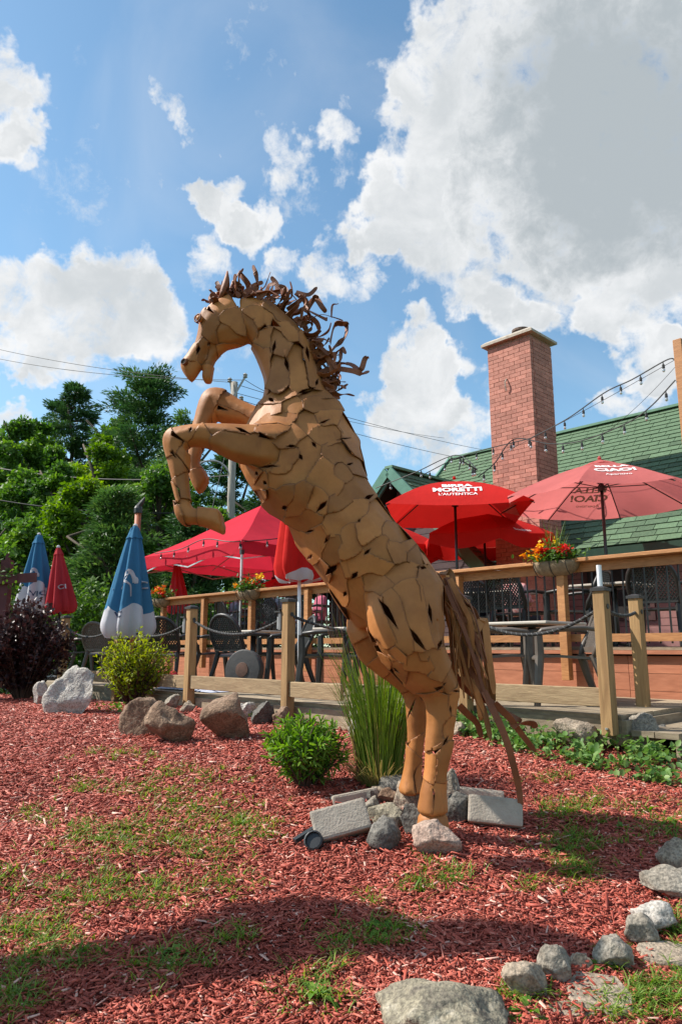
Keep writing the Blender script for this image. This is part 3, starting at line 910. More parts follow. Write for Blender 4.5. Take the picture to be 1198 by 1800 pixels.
HIND_F = sec([(645,1030,720,1030,.06,.12), (615,1072,720,1070,.13,.16), (611,1108,722,1110,.15,.17), (628,1146,726,1145,.14,.17), (662,1184,736,1180,.115,.17), (698,1212,746,1206,.085,.17),
              (712,1245,752,1240,.064,.17), (714,1290,749,1290,.058,.17), (714,1330,743,1330,.056,.17), (708,1365,741,1360,.055,.17), (700,1393,746,1391,.075,.17)])

horse = empty('horse_sculpture', at(742, 1425, HY), label='rearing horse sculpture of welded rust-brown steel plates with ribbon mane and tail', cat='sculpture')

def build_base():
    mb = MB()
    for s_, n_ in ((TORSO, 16), (NECK, 12), (HEAD, 10), (JAW, 8), (FORE_N, 7), (FORE_F, 7), (HIND_N, 9), (HIND_F, 9)): mb.rings(loft_px(s_, n_))
    me = mb.mesh('base', None)
    o = bpy.data.objects.new('base', me); COL.objects.link(o)
    md = o.modifiers.new('r', 'REMESH'); md.mode = 'VOXEL'; md.voxel_size = .0125
    sm = o.modifiers.new('s', 'SMOOTH'); sm.factor = .5; sm.iterations = 3
    dg = bpy.context.evaluated_depsgraph_get(); dg.update()
    bme = bpy.data.meshes.new_from_object(o.evaluated_get(dg))
    bpy.data.objects.remove(o)
    return bme
base = build_base()
bv = np.empty(len(base.vertices) * 3, np.float32); base.vertices.foreach_get('co', bv); bv = bv.reshape(-1, 3)
bn = np.empty(len(base.vertices) * 3, np.float32); base.vertices.foreach_get('normal', bn); bn = bn.reshape(-1, 3)
polys = [tuple(p.vertices) for p in base.polygons]
fc = np.array([np.mean(bv[list(p)], axis=0) for p in polys])
fn = np.array([bn[list(p)].mean(axis=0) for p in polys]); fn /= np.linalg.norm(fn, axis=1)[:, None] + 1e-9
bvh = BVHTree.FromPolygons([Vector(v) for v in bv], polys)

def zc(k, x, y):
    if k == 1: return (270 + x / 2.995, 450 + y / 2.995)
    if k == 2: return (480 + x / 2.995, 680 + y / 2.995)
    return (540 + x / 2.7227, 950 + y / 2.7227)
PLATES = {1: [
    # head
    [(345,262),(395,250)], [(428,325),(462,385)], [(285,345),(305,420)], [(400,415),(450,435),(355,415)], [(236,330)], [(238,385),(222,430)], [(208,485),(198,520)],
    [(270,470),(272,530)], [(308,500),(300,560)], [(205,585),(170,565)], [(200,635)], [(285,640),(288,600)], [(370,485),(420,475)],
    # neck
    [(480,238),(560,248)], [(540,300),(590,335)], [(508,345),(512,405)], [(592,405),(575,455)], [(600,262),(650,285),(700,340),(750,392)],
    [(560,500),(592,550),(600,620),(585,700)], [(650,420),(690,480)], [(650,560),(655,640),(662,715)], [(735,500),(765,570),(770,640),(775,700)],
    [(690,375),(725,420)], [(785,425),(825,470)], [(815,545),(832,620),(848,690)], [(866,610),(895,705)], [(620,752),(700,738)], [(800,722),(860,716)],
    # shoulder and chest
    [(560,830)], [(640,802),(600,800)], [(720,785)], [(860,778),(915,790)], [(690,862),(640,860)], [(820,872),(790,905)], [(905,858),(945,850)], [(870,945),(935,920)], [(1000,890),(1030,930)],
    [(745,940)], [(800,1000)], [(760,1105),(690,1160),(840,1050)], [(985,1040),(925,1070)], [(1035,1000)], [(980,1130)], [(1045,1105)], [(895,1105),(880,1160)],
    [(660,1195)], [(535,1165)], [(490,1130)], [(580,1245)], [(625,1300)], [(560,1200)],
    # near fore leg
    [(655,905),(605,905)], [(705,960)], [(705,1065),(690,1110)], [(560,1005),(460,995),(370,965),(610,1050)], [(250,950),(245,985)], [(480,895),(400,895),(330,898)],
    [(140,915),(185,912)], [(78,950),(95,1000)], [(155,1040),(185,1065)], [(110,1080),(125,1125)], [(155,1180),(165,1235)], [(118,1240)], [(160,1320),(195,1365)], [(125,1350)], [(275,1360),(335,1400)],
    # far fore leg
    [(300,735),(270,780)], [(245,835)], [(395,760),(470,812)], [(370,840),(450,852)], [(205,1040)], [(250,1185),(220,1225)]],
  2: [
    [(60,560),(20,590)], [(170,575),(120,640)], [(230,600)], [(300,535)], [(400,560),(345,605),(455,520)], [(440,640),(375,690),(330,735)], [(545,700),(480,765),(570,660)],
    [(620,760),(665,790)], [(190,695),(150,720)], [(240,790),(220,855)], [(340,830),(305,885)], [(400,775),(380,850)], [(545,850),(585,890)], [(640,870),(700,840)],
    [(490,932),(570,935),(415,942)], [(340,960),(330,1020)], [(285,965)], [(160,805)], [(440,1030),(432,1100),(445,1175)], [(360,1080)], [(510,1010)], [(735,880)], [(800,905),(845,960)],
    # haunch
    [(520,1120),(535,1200),(565,1280),(600,1345)], [(625,1150),(655,1250),(695,1340)], [(690,980),(630,995)], [(715,1080),(740,1200),(775,1330)], [(822,1080),(840,1190),(848,1300)],
    [(795,1000)], [(565,1050)], [(640,1405),(600,1440)], [(760,1440),(825,1455)]],
  3: [
    [(400,555),(430,620),(350,505)], [(560,565),(620,605)], [(515,665),(580,690)], [(685,665)], [(620,780),(620,860),(600,940)], [(712,780)], [(672,900)], [(600,1060),(600,1110)],
    [(652,1035),(640,1120)], [(565,1200),(568,1260)], [(632,1200),(642,1275)], [(512,790),(500,900)], [(540,1000)], [(490,1060),(470,1130)], [(540,1120)], [(250,420),(232,370)],
    [(290,500),(305,555)], [(335,590)], [(432,672)]]}
HOLES = {1: [   # dark slits and wedges between plates: (x0, y0, x1, y1, half width in mm at the fat end, 0 = taper both ends)
    (290,280,326,312,10,1), (625,350,668,376,16,1), (690,530,712,615,9,0), (592,368,545,398,7,1), (628,512,640,440,8,0), (800,478,812,560,9,0), (605,745,635,770,9,0), (755,728,845,700,8,0),
    (838,1000,852,990,15,0), (765,1045,782,1072,9,0), (868,884,925,862,5,0), (960,972,1045,954,4,0), (430,908,512,945,9,0), (555,945,622,972,10,1), (105,938,165,977,10,1), (95,1030,125,1065,8,1),
    (690,1008,765,1010,7,0), (555,1112,662,1106,6,0), (118,1304,140,1300,9,1), (345,795,395,815,9,1), (285,455,300,470,9,0), (240,470,228,520,9,0), (545,1130,560,1150,8,0), (580,1185,600,1200,8,0), (202,905,190,930,6,0), (845,690,860,650,7,0), (1010,1105,1045,1090,5,0)],
  2: [(50,640,75,628,11,0), (285,600,228,660,10,0), (480,590,522,572,9,0), (300,780,272,825,8,0), (332,940,280,990,12,0), (445,972,412,1012,11,0), (385,1075,372,1105,9,0), (478,885,512,852,7,0), (560,1115,655,1275,13,0),
      (715,1265,795,1392,11,0), (815,1140,838,1245,9,0), (745,962,785,972,9,0), (835,950,862,985,8,0), (880,1330,860,1385,7,0), (455,700,440,720,5,0), (170,768,215,755,5,0), (205,880,215,895,8,0)],
  3: [(615,705,665,680,14,1), (600,1015,640,990,12,1), (645,980,675,935,10,0), (605,1190,608,1255,9,0), (690,720,735,722,7,0), (405,610,440,635,9,0), (325,470,330,510,7,0), (545,735,548,770,8,0), (478,860,518,760,7,0), (680,790,685,830,7,0), (555,1035,560,1090,8,0)]}
seeds = []; owner = []; npl = 0
rseed = random.Random(5)
def cast(k, x, y):
    px, py = zc(k, x, y)
    hit = bvh.ray_cast(Vector((0, 0, CAMZ)), ray(px, py).normalized())
    return hit[0] if hit[0] is not None and abs(hit[0].y - HY) < 1.2 else None
for k, lst in PLATES.items():
    for pl in lst:
        ok = False; pts = []
        for q in range(len(pl)):
            if q:
                (xa, ya), (xb, yb) = pl[q - 1], pl[q]; m_ = max(1, int(math.hypot(xb - xa, yb - ya) / 26))
                pts += [(xa + (xb - xa) * j / m_, ya + (yb - ya) * j / m_) for j in range(1, m_ + 1)]
            else: pts.append(pl[0])
        for (x, y) in pts:
            h_ = cast(k, x, y)
            if h_ is not None: seeds.append(h_); owner.append(npl); ok = True
        if ok: npl += 1
# some neighbouring torso sheets are one larger, odd-shaped sheet
mrg = random.Random(3)
for p_ in range(npl):
    ids = [i for i in range(len(seeds)) if owner[i] == p_]
    if len(ids) == 1 and mrg.random() < .6 and seeds[ids[0]].z > 1.7:
        i = ids[0]
        j = min((q for q in range(len(seeds)) if owner[q] != p_), key=lambda q: (seeds[q] - seeds[i]).length)
        if (seeds[j] - seeds[i]).length < .22:
            owner[i] = owner[j]
            m_ = (seeds[i] + seeds[j]) / 2; hit = bvh.find_nearest(m_)
            seeds.append(hit[0]); owner.append(owner[j])
holes = []          # (centre, reach, convex polygon in pixels)
for k, lst in HOLES.items():
    for (x0, y0, x1, y1, w_, one) in lst:
        p0 = Vector((*zc(k, x0, y0), 0)); p1 = Vector((*zc(k, x1, y1), 0)); d_ = (p1 - p0); ln = d_.length; d_.normalize(); nn_ = Vector((-d_.y, d_.x, 0))
        hw = w_ * (.0014 if k < 3 else .0009) * FPX / HY
        if one: poly = [p0 + nn_ * hw, p0 - nn_ * hw * .8 - d_ * hw * .4, p1]
        else: poly = [p0, p0.lerp(p1, .33) - nn_ * hw * .9, p0.lerp(p1, .6) - nn_ * hw * .7, p1, p0.lerp(p1, .45) + nn_ * hw]
        c_ = cast(k, (x0 + x1) / 2, (y0 + y1) / 2)
        if c_ is not None: holes.append((c_, (ln / 2 + hw) * HY / FPX, [(p.x, p.y) for p in poly]))
def cut_holes(bm):
    cam_o = Vector((0, 0, CAMZ))
    lo = Vector([min(v.co[i] for v in bm.verts) for i in range(3)]); hi = Vector([max(v.co[i] for v in bm.verts) for i in range(3)])
    c0, s0 = math.cos(PITCH), math.sin(PITCH)
    for (c_, reach, poly) in holes:
        if any(c_[i] < lo[i] - reach - .01 or c_[i] > hi[i] + reach + .01 for i in range(3)): continue
        n = len(poly)
        for i in range(n):
            a_, b_ = ray(*poly[i]), ray(*poly[(i + 1) % n])
            fs = [f for f in bm.faces if (f.calc_center_median() - c_).length < reach + .03]
            if not fs: break
            g = list({v for f in fs for v in f.verts}) + list({e for f in fs for e in f.edges}) + fs
            bmesh.ops.bisect_plane(bm, geom=g, plane_co=cam_o, plane_no=a_.cross(b_).normalized(), dist=1e-5)
        kill = []
        for f in bm.faces:
            q = f.calc_center_median()
            if (q - c_).length > reach + .06: continue
            r_ = q - cam_o; zc_ = r_.y * c0 + r_.z * s0; yc_ = -r_.y * s0 + r_.z * c0
            if in_poly(599 + FPX * r_.x / zc_, 900 - FPX * yc_ / zc_, poly): kill.append(f)
        if kill: bmesh.ops.delete(bm, geom=kill, context='FACES')
        if not bm.faces: return
# plates where no seed is near: far side, undersides (farthest point sampling with a size that follows the body)
sv = np.array([tuple(s) for s in seeds])
dmin = np.min(np.linalg.norm(bv[:, None, :] - sv[None], axis=2), axis=1) if len(bv) * len(sv) < 2e7 else None
if dmin is None:
    dmin = np.full(len(bv), 9.0)
    for s in sv: dmin = np.minimum(dmin, np.linalg.norm(bv - s, axis=1))
NHAND = npl
while True:
    i = int(np.argmax(dmin))
    if dmin[i] < .15 or npl > 270: break
    seeds.append(Vector(bv[i])); owner.append(npl); npl += 1
    dmin = np.minimum(dmin, np.linalg.norm(bv - bv[i], axis=1))
SV = np.array([tuple(s) for s in seeds]); OW = np.array(owner)
near = np.full(len(fc), -1); best = np.full(len(fc), 9.0)
for i in range(len(SV)):
    d_ = np.linalg.norm(fc - SV[i], axis=1)
    m_ = d_ < best; best[m_] = d_[m_]; near[m_] = i

def make_plate(pid):
    idx = [i for i in range(len(SV)) if OW[i] == pid]
    bm = bmesh.new()
    anyface = False
    gapk = {}
    lift = rseed.uniform(.000, .012)
    for i in idx:
        sub = bmesh.new()
        rad = (best[near == i].max() if (near == i).any() else .05) + .05
        cand = np.where(np.linalg.norm(fc - SV[i], axis=1) < rad)[0]
        if len(cand) == 0: sub.free(); continue
        vm = {}
        for f in cand:
            vs = []
            for vi in polys[f]:
                if vi not in vm: vm[vi] = sub.verts.new(bv[vi])
                vs.append(vm[vi])
            try: sub.faces.new(vs)
            except ValueError: pass
        # neighbours
        dd = np.linalg.norm(SV - SV[i], axis=1)
        for j in np.argsort(dd)[1:40]:
            if dd[j] > 2 * rad + .02 or dd[j] < 1e-6: continue
            n_ = Vector(SV[j] - SV[i]).normalized()
            mid = Vector((SV[i] + SV[j]) / 2)
            if OW[j] == pid:
                bmesh.ops.bisect_plane(sub, geom=sub.verts[:] + sub.edges[:] + sub.faces[:], plane_co=mid, plane_no=n_, clear_outer=True, dist=1e-5)
                continue
            key = int(OW[j])
            if key not in gapk:
                rr = random.Random(pid * 991 + key)
                gapk[key] = rr.choice([-.014, -.010, -.007, -.004, .0006]) if pid < NHAND else -.008
            bmesh.ops.bisect_plane(sub, geom=sub.verts[:] + sub.edges[:] + sub.faces[:], plane_co=mid - n_ * gapk[key], plane_no=n_, clear_outer=True, dist=1e-5)
            if not sub.faces: break
        if sub.faces:
            anyface = True
            tmp = bpy.data.meshes.new('t'); sub.to_mesh(tmp); bm.from_mesh(tmp); bpy.data.meshes.remove(tmp)
        sub.free()
    if not anyface: bm.free(); return None
    bmesh.ops.remove_doubles(bm, verts=bm.verts[:], dist=.0012)
    cut_holes(bm)
    # keep the biggest island
    bm.verts.ensure_lookup_table(); seen = set(); isl = []
    for f in bm.faces:
        if f in seen: continue
        st = [f]; seen.add(f); cur = []
        while st:
            q = st.pop(); cur.append(q)
            for e in q.edges:
                for g in e.link_faces:
                    if g not in seen: seen.add(g); st.append(g)
        isl.append(cur)
    isl.sort(key=lambda c: -sum(f.calc_area() for f in c))
    for c in isl[1:]:
        if sum(f.calc_area() for f in c) < .004: bmesh.ops.delete(bm, geom=c, context='FACES')
    if not bm.faces: bm.free(); return None
    lay = bm.verts.layers.float.new('rim')
    bm.normal_update()
    bnd = [v for v in bm.verts if v.is_boundary]
    nrm = {v: v.normal.copy() for v in bm.verts}
    if bnd:
        from mathutils.kdtree import KDTree
        kd = KDTree(len(bnd))
        for q, v in enumerate(bnd): kd.insert(v.co, q)
        kd.balance()
        rim = {v: math.exp(-(kd.find(v.co)[2] / .0035) ** 2) for v in bm.verts}
        ed = {v: kd.find(v.co)[2] for v in bm.verts}
    else:
        rim = {v: 0 for v in bm.verts}; ed = {v: .1 for v in bm.verts}
    # hammered sheet: flatten slightly towards its mean plane and lift
    cen = sum((v.co for v in bm.verts), Vector()) / len(bm.verts)
    mn = sum((n for n in nrm.values()), Vector())
    if mn.length > 1e-6: mn.normalize()
    tl_ = Vector((rseed.gauss(0, 1), rseed.gauss(0, 1), rseed.gauss(0, 1))) * .060
    mxf = max(abs((v.co - cen).dot(mn)) for v in bm.verts); fk = .62 * min(1.0, (.030 / (mxf + 1e-6)) ** 2)
    for v in bm.verts:
        flat = (v.co - cen).dot(mn)
        v.co += nrm[v] * lift - mn * max(-.03, min(.03, flat * fk)) + mn * max(-.013, min(.013, (v.co - cen).dot(tl_)))
        v.co += nrm[v] * .006 * mnoise.noise(v.co * 7 + Vector((pid, 0, 0)))
    for v in bm.verts: v[lay] = rim[v]
    for f in bm.faces: f.smooth = True
    me = bpy.data.meshes.new('plate'); bm.to_mesh(me); bm.free()
    if not len(me.polygons): return None
    me.materials.append(M_plate)
    o = link('plate', me, horse)
    md = o.modifiers.new('thickness', 'SOLIDIFY'); md.thickness = .004; md.offset = -1
    return o
for pid in range(npl): make_plate(pid)

# eye, nostril, ears
def disc_ring(c, r, nrm_, name, m_):
    mb = MB(); n_ = Vector(nrm_).normalized(); x = n_.orthogonal().normalized(); y = n_.cross(x)
    pts = [c + (x * math.cos(a) + y * math.sin(a)) * r for a in [2 * PI * k / 16 for k in range(17)]]
    mb.tube(pts, .005, 6, cap=False); return mb.build(name, m_, horse, smooth=True)
M_hole = mat('dark hollow', (.01, .006, .004), (.02, .012, .008), scale=10, rough=1)
for (px, py, dy) in ((351, 560, -.09), (351, 560, .09)):
    c = at(px, py, HY + dy)
    mb = MB(); bmx = bmesh.new(); bmesh.ops.create_icosphere(bmx, subdivisions=2, radius=.022)
    mb.add([c + v.co for v in bmx.verts], [[v.index for v in f.verts] for f in bmx.faces]); bmx.free()
    mb.build('eye', M_plate, horse, smooth=True)
    disc_ring(c + Vector((-.01, math.copysign(.008, dy), 0)), .025, (-.6, math.copysign(.8, dy), 0.1), 'eye_rim', M_strip)
for dy in (-.058, .058):
    c = at(325, 637, HY + dy)
    mb = MB(); ax = Vector((-.45, math.copysign(.9, dy), .1)).to_track_quat('Z', 'Y').to_matrix()
    mb.lathe(c + Vector((-.004, math.copysign(.008, dy), 0)), [(.018, -.02), (.020, .006), (.017, .008), (.014, -.012)], 14, axis=ax)
    mb.build('nostril', M_strip, horse, smooth=True)
    mb = MB(); mb.lathe(c + Vector((-.003, math.copysign(.006, dy), 0)), [(.0135, -.006), (.0135, .006)], 12, axis=ax); mb.build('nostril_hole', M_hole, horse)
def ear(base_px, tip_px, dy, wpx):
    b = at(base_px[0], base_px[1], HY + dy); t = at(tip_px[0], tip_px[1], HY + dy)
    ax = (t - b); Lr = ax.length; ax.normalize(); side = Vector((1, 0, .15)).normalized(); side = (side - ax * side.dot(ax)).normalized(); dep = ax.cross(side)
    prof = [.55, .9, 1.0, .85, .5, .06]; rg = []
    W_ = wpx * HY / FPX / 2
    for i, w_ in enumerate(prof):
        c = b + ax * Lr * i / (len(prof) - 1) + side * .012 * math.sin(i / 5 * PI)
        ring = []
        for k in range(9):     # open leaf folded lengthwise
            a = -2.2 + 4.4 * k / 8
            ring.append(c + side * (-math.cos(a)) * W_ * w_ * .8 + dep * math.sin(a) * W_ * w_)
        rg.append(ring)
    mb = MB(); o = 0
    for r_ in rg: mb.v += r_
    for i in range(len(rg) - 1):
        for k in range(8): mb.f.append([i * 9 + k, i * 9 + k + 1, (i + 1) * 9 + k + 1, (i + 1) * 9 + k])
    e = mb.build('ear', M_strip, horse, smooth=True)
    md = e.modifiers.new('thickness', 'SOLIDIFY'); md.thickness = .004
ear((389, 526), (400, 477), -.05, 19)
ear((402, 520), (409, 494), .06, 13)

# mane: curled strips rooted along the crest
def strip(path, w0, m_, name, parent, twist=0.0, seed=0, taper=.8, side0=None):
    P = catmull(path, 5)
    rr = random.Random(seed); n = len(P)
    W_ = [w0 * (1 - (1 - taper) * (i / (n - 1)) ** 1.5) for i in range(n)]
    W_[-1] *= .45
    s0 = side0 or Vector((rr.uniform(-.5, .5), 1, rr.uniform(-.5, .5)))
    sides = []
    t0 = (P[1] - P[0]).normalized()
    for i in range(n):
        q = Matrix.Rotation(twist * i / n, 3, t0)
        sides.append(q @ s0)
    mb = MB(); mb.ribbon(P, W_, sides, .0035)
    return mb.build(name, m_, parent)
crest = [(368,541),(380,528),(392,519),(412,517),(432,519),(452,521),(472,525),(490,536),(508,551),(526,567),(540,588),(549,608),(554,632),(559,655),(566,678),(575,697)]
CR = catmull([Vector((x, y, 0)) for x, y in crest], 8)
explicit = [   # strips that can be told apart in the photograph
    [(444,520),(452,500),(449,480),(444,467)], [(440,520),(436,500),(424,484),(420,478)], [(420,478),(412,494),(420,500),(424,503)], [(415,522),(419,508),(424,503)],
    [(418,520),(412,506),(410,500)], [(450,521),(468,516),(487,512),(500,508)], [(500,525),(497,505),(505,513)], [(505,545),(520,534),(531,524),(527,519)],
    [(520,514),(542,518),(557,505)], [(520,514),(536,528),(540,545)], [(536,548),(553,525),(566,540),(573,549)], [(540,555),(550,524),(560,522)],
    [(545,560),(565,553),(583,557),(602,563)], [(582,557),(584,538),(594,534)], [(580,602),(588,572),(603,569),(609,573),(606,592),(590,608),(577,622)],
    [(562,655),(594,640),(600,612),(607,622)], [(585,638),(615,640),(633,650),(641,631),(648,628)], [(595,648),(620,652),(636,657),(648,652)],
    [(570,690),(590,688),(611,675)], [(565,660),(580,690),(594,698)], [(540,545),(570,560),(575,560)], [(556,640),(580,625),(592,620)], [(558,650),(575,672),(596,671)]]
sd = 0
for pl in explicit:
    sd += 1; rr = random.Random(sd)
    y0 = rr.uniform(-.06, .05)
    path = [at(x, y, HY + y0 + rr.uniform(-.03, .03)) for x, y in pl]
    strip(path, rr.uniform(.028, .042), M_strip, 'mane_strip', horse, twist=rr.uniform(-1.2, 1.2), seed=sd, taper=.75, side0=Vector((rr.gauss(0, 1), rr.gauss(0, .6), rr.gauss(0, 1))))
for k in range(120):
    rr = random.Random(500 + k)
    t = rr.random() ** .8
    if k < 16: t = rr.uniform(0, .22)
    i = min(int(t * (len(CR) - 1)), len(CR) - 2)
    b = CR[i]; tg = (CR[i + 1] - CR[i]).normalized(); nrm_ = Vector((tg.y, -tg.x, 0))   # outward in the image (up/right)
    Lp = rr.uniform(20, 60) * (.55 if t < .22 else 1.0)
    ang = rr.gauss(.25, .5)
    d2 = Vector((nrm_.x * math.cos(ang) - nrm_.y * math.sin(ang), nrm_.x * math.sin(ang) + nrm_.y * math.cos(ang), 0))
    pts = []; cur = Vector((b.x - nrm_.x * 4, b.y - nrm_.y * 4, 0)); a2 = 0
    bend = rr.uniform(-2.4, 2.4); y0 = rr.uniform(-.07, .07); dy = rr.uniform(-.10, .10)
    m_ = 4
    for q in range(m_ + 1):
        pts.append(at(cur.x, cur.y, HY + y0 + dy * q / m_))
        a2 = bend * (q / m_) + (rr.uniform(-.5, .5))
        dd = Vector((d2.x * math.cos(a2) - d2.y * math.sin(a2), d2.x * math.sin(a2) + d2.y * math.cos(a2), 0))
        cur = cur + dd * Lp / m_
    strip(pts, rr.uniform(.022, .040), M_strip, 'mane_strip', horse, twist=rr.uniform(-2, 2), seed=600 + k, taper=.7, side0=Vector((rr.gauss(0, 1), rr.gauss(0, .6), rr.gauss(0, 1))))

# tail
tail_lines = [
    [(776,1010),(783,1004),(792,1010),(797,1030)], [(782,1015),(800,1035),(812,1060),(826,1085)], [(780,1020),(790,1080),(795,1150),(800,1200)],
    [(790,1030),(806,1090),(815,1160),(812,1210)], [(785,1040),(800,1110),(830,1180),(862,1235)], [(795,1100),(820,1160),(845,1215),(868,1235)],
    [(778,1150),(800,1190),(830,1220),(870,1240)], [(800,1090),(830,1150),(850,1200),(866,1232)], [(850,1215),(885,1290),(903,1350),(911,1385),(915,1418)],
    [(830,1205),(868,1240),(905,1262),(916,1268)], [(868,1236),(895,1262),(912,1285),(941,1322)], [(898,1278),(912,1272),(935,1272),(940,1280)],
    [(806,1240),(822,1256),(838,1272),(845,1296)], [(845,1120),(858,1170),(864,1210),(866,1236)], [(835,1110),(850,1090),(858,1150),(868,1220)],
    [(815,1190),(838,1222),(845,1258),(840,1262)], [(792,1060),(808,1120),(828,1200),(850,1250),(862,1300)]]
sd = 1000
for pl in tail_lines:
    sd += 1; rr = random.Random(sd); y0 = rr.uniform(-.05, .05)
    strip([at(x, y, HY + y0 + .02 * rr.uniform(-1, 1)) for x, y in pl], rr.uniform(.032, .050), M_strip if pl[0][1] > 1190 or rr.random() < .3 else M_tail, 'tail_strip', horse, twist=rr.uniform(-.9, .9), seed=sd, taper=.7, side0=Vector((1, rr.uniform(-.6, .6), .2)))
for k in range(75):
    rr = random.Random(2000 + k)
    x = rr.uniform(778, 792); y = rr.uniform(1010, 1060)
    e = Vector((rr.uniform(795, 862), rr.uniform(1130, 1240), 0))
    mid = Vector(((x + e.x) / 2 + rr.uniform(-10, 24), (y + e.y) / 2 + rr.uniform(-20, 8), 0))
    y0 = rr.uniform(-.10, .10)
    strip([at(x, y, HY + y0 * .5), at((x + mid.x) / 2 + rr.uniform(-3, 6), (y + mid.y) / 2, HY + y0 * .8), at(mid.x, mid.y, HY + y0), at(e.x, e.y, HY + y0 + rr.uniform(-.04, .04))],
          rr.uniform(.014, .032), M_tail if rr.random() < .6 else M_strip, 'tail_strip', horse, twist=rr.uniform(-1.2, 1.2), seed=2100 + k, taper=.5, side0=Vector((1, rr.uniform(-1.6, 1.6), rr.uniform(-.4, .8))))
# stub footing under the near hoof
mb = MB(); c = at(760, 1432, HY - .15); mb.lathe(c + Vector((0, 0, -.12)), [(.075, 0), (.085, .05), (.075, .11), (.055, .135)], 16); mb.build('footing', M_plate, horse, smooth=True)
# ------------------------------------------------------------------ umbrellas and tent
M_red = fabric('red canvas', (.62, .022, .018), .30)
M_redpink = fabric('faded red canvas', (.72, .20, .19), .5)
M_redold = fabric('faded rose canvas', (.50, .045, .055), .30)
M_tent = fabric('crimson tent cloth', (.66, .028, .055), .34)
M_blue = fabric('blue canvas', (.055, .20, .36), .25)
M_whitecl = fabric('white canvas', (.62, .62, .66), .25)
M_print = mat('white print', (.72, .68, .66), (.80, .76, .74), scale=20, rough=.8)
M_printbleed = mat('white print from inside', (.55, .36, .33), (.62, .42, .38), scale=20, rough=.8)
M_navy = mat('navy print', (.03, .05, .11), (.04, .06, .13), scale=20, rough=.8)
M_pole = mat('black umbrella pole', (.012, .012, .013), (.02, .02, .02), scale=10, rough=.35)
M_alu = mat('grey aluminium frame', (.45, .44, .44), (.58, .57, .57), scale=10, rough=.35, metal=.5)

def text_mesh(txt, size, bold=0.0, spacing=1.0, shear=0.0):
    cu = bpy.data.curves.new('txt', 'FONT'); cu.body = txt; cu.size = size; cu.align_x = 'CENTER'; cu.align_y = 'CENTER'
    cu.offset = bold; cu.space_character = spacing; cu.shear = shear; cu.resolution_u = 3; cu.space_line = .8
    o = bpy.data.objects.new('txt', cu); COL.objects.link(o)
    dg = bpy.context.evaluated_depsgraph_get(); dg.update()
    me = bpy.data.meshes.new_from_object(o.evaluated_get(dg))
    P = [v.co.copy() for v in me.vertices]; F = [list(p.vertices) for p in me.polygons]
    bpy.data.objects.remove(o); bpy.data.curves.remove(cu); bpy.data.meshes.remove(me)
    return P, F

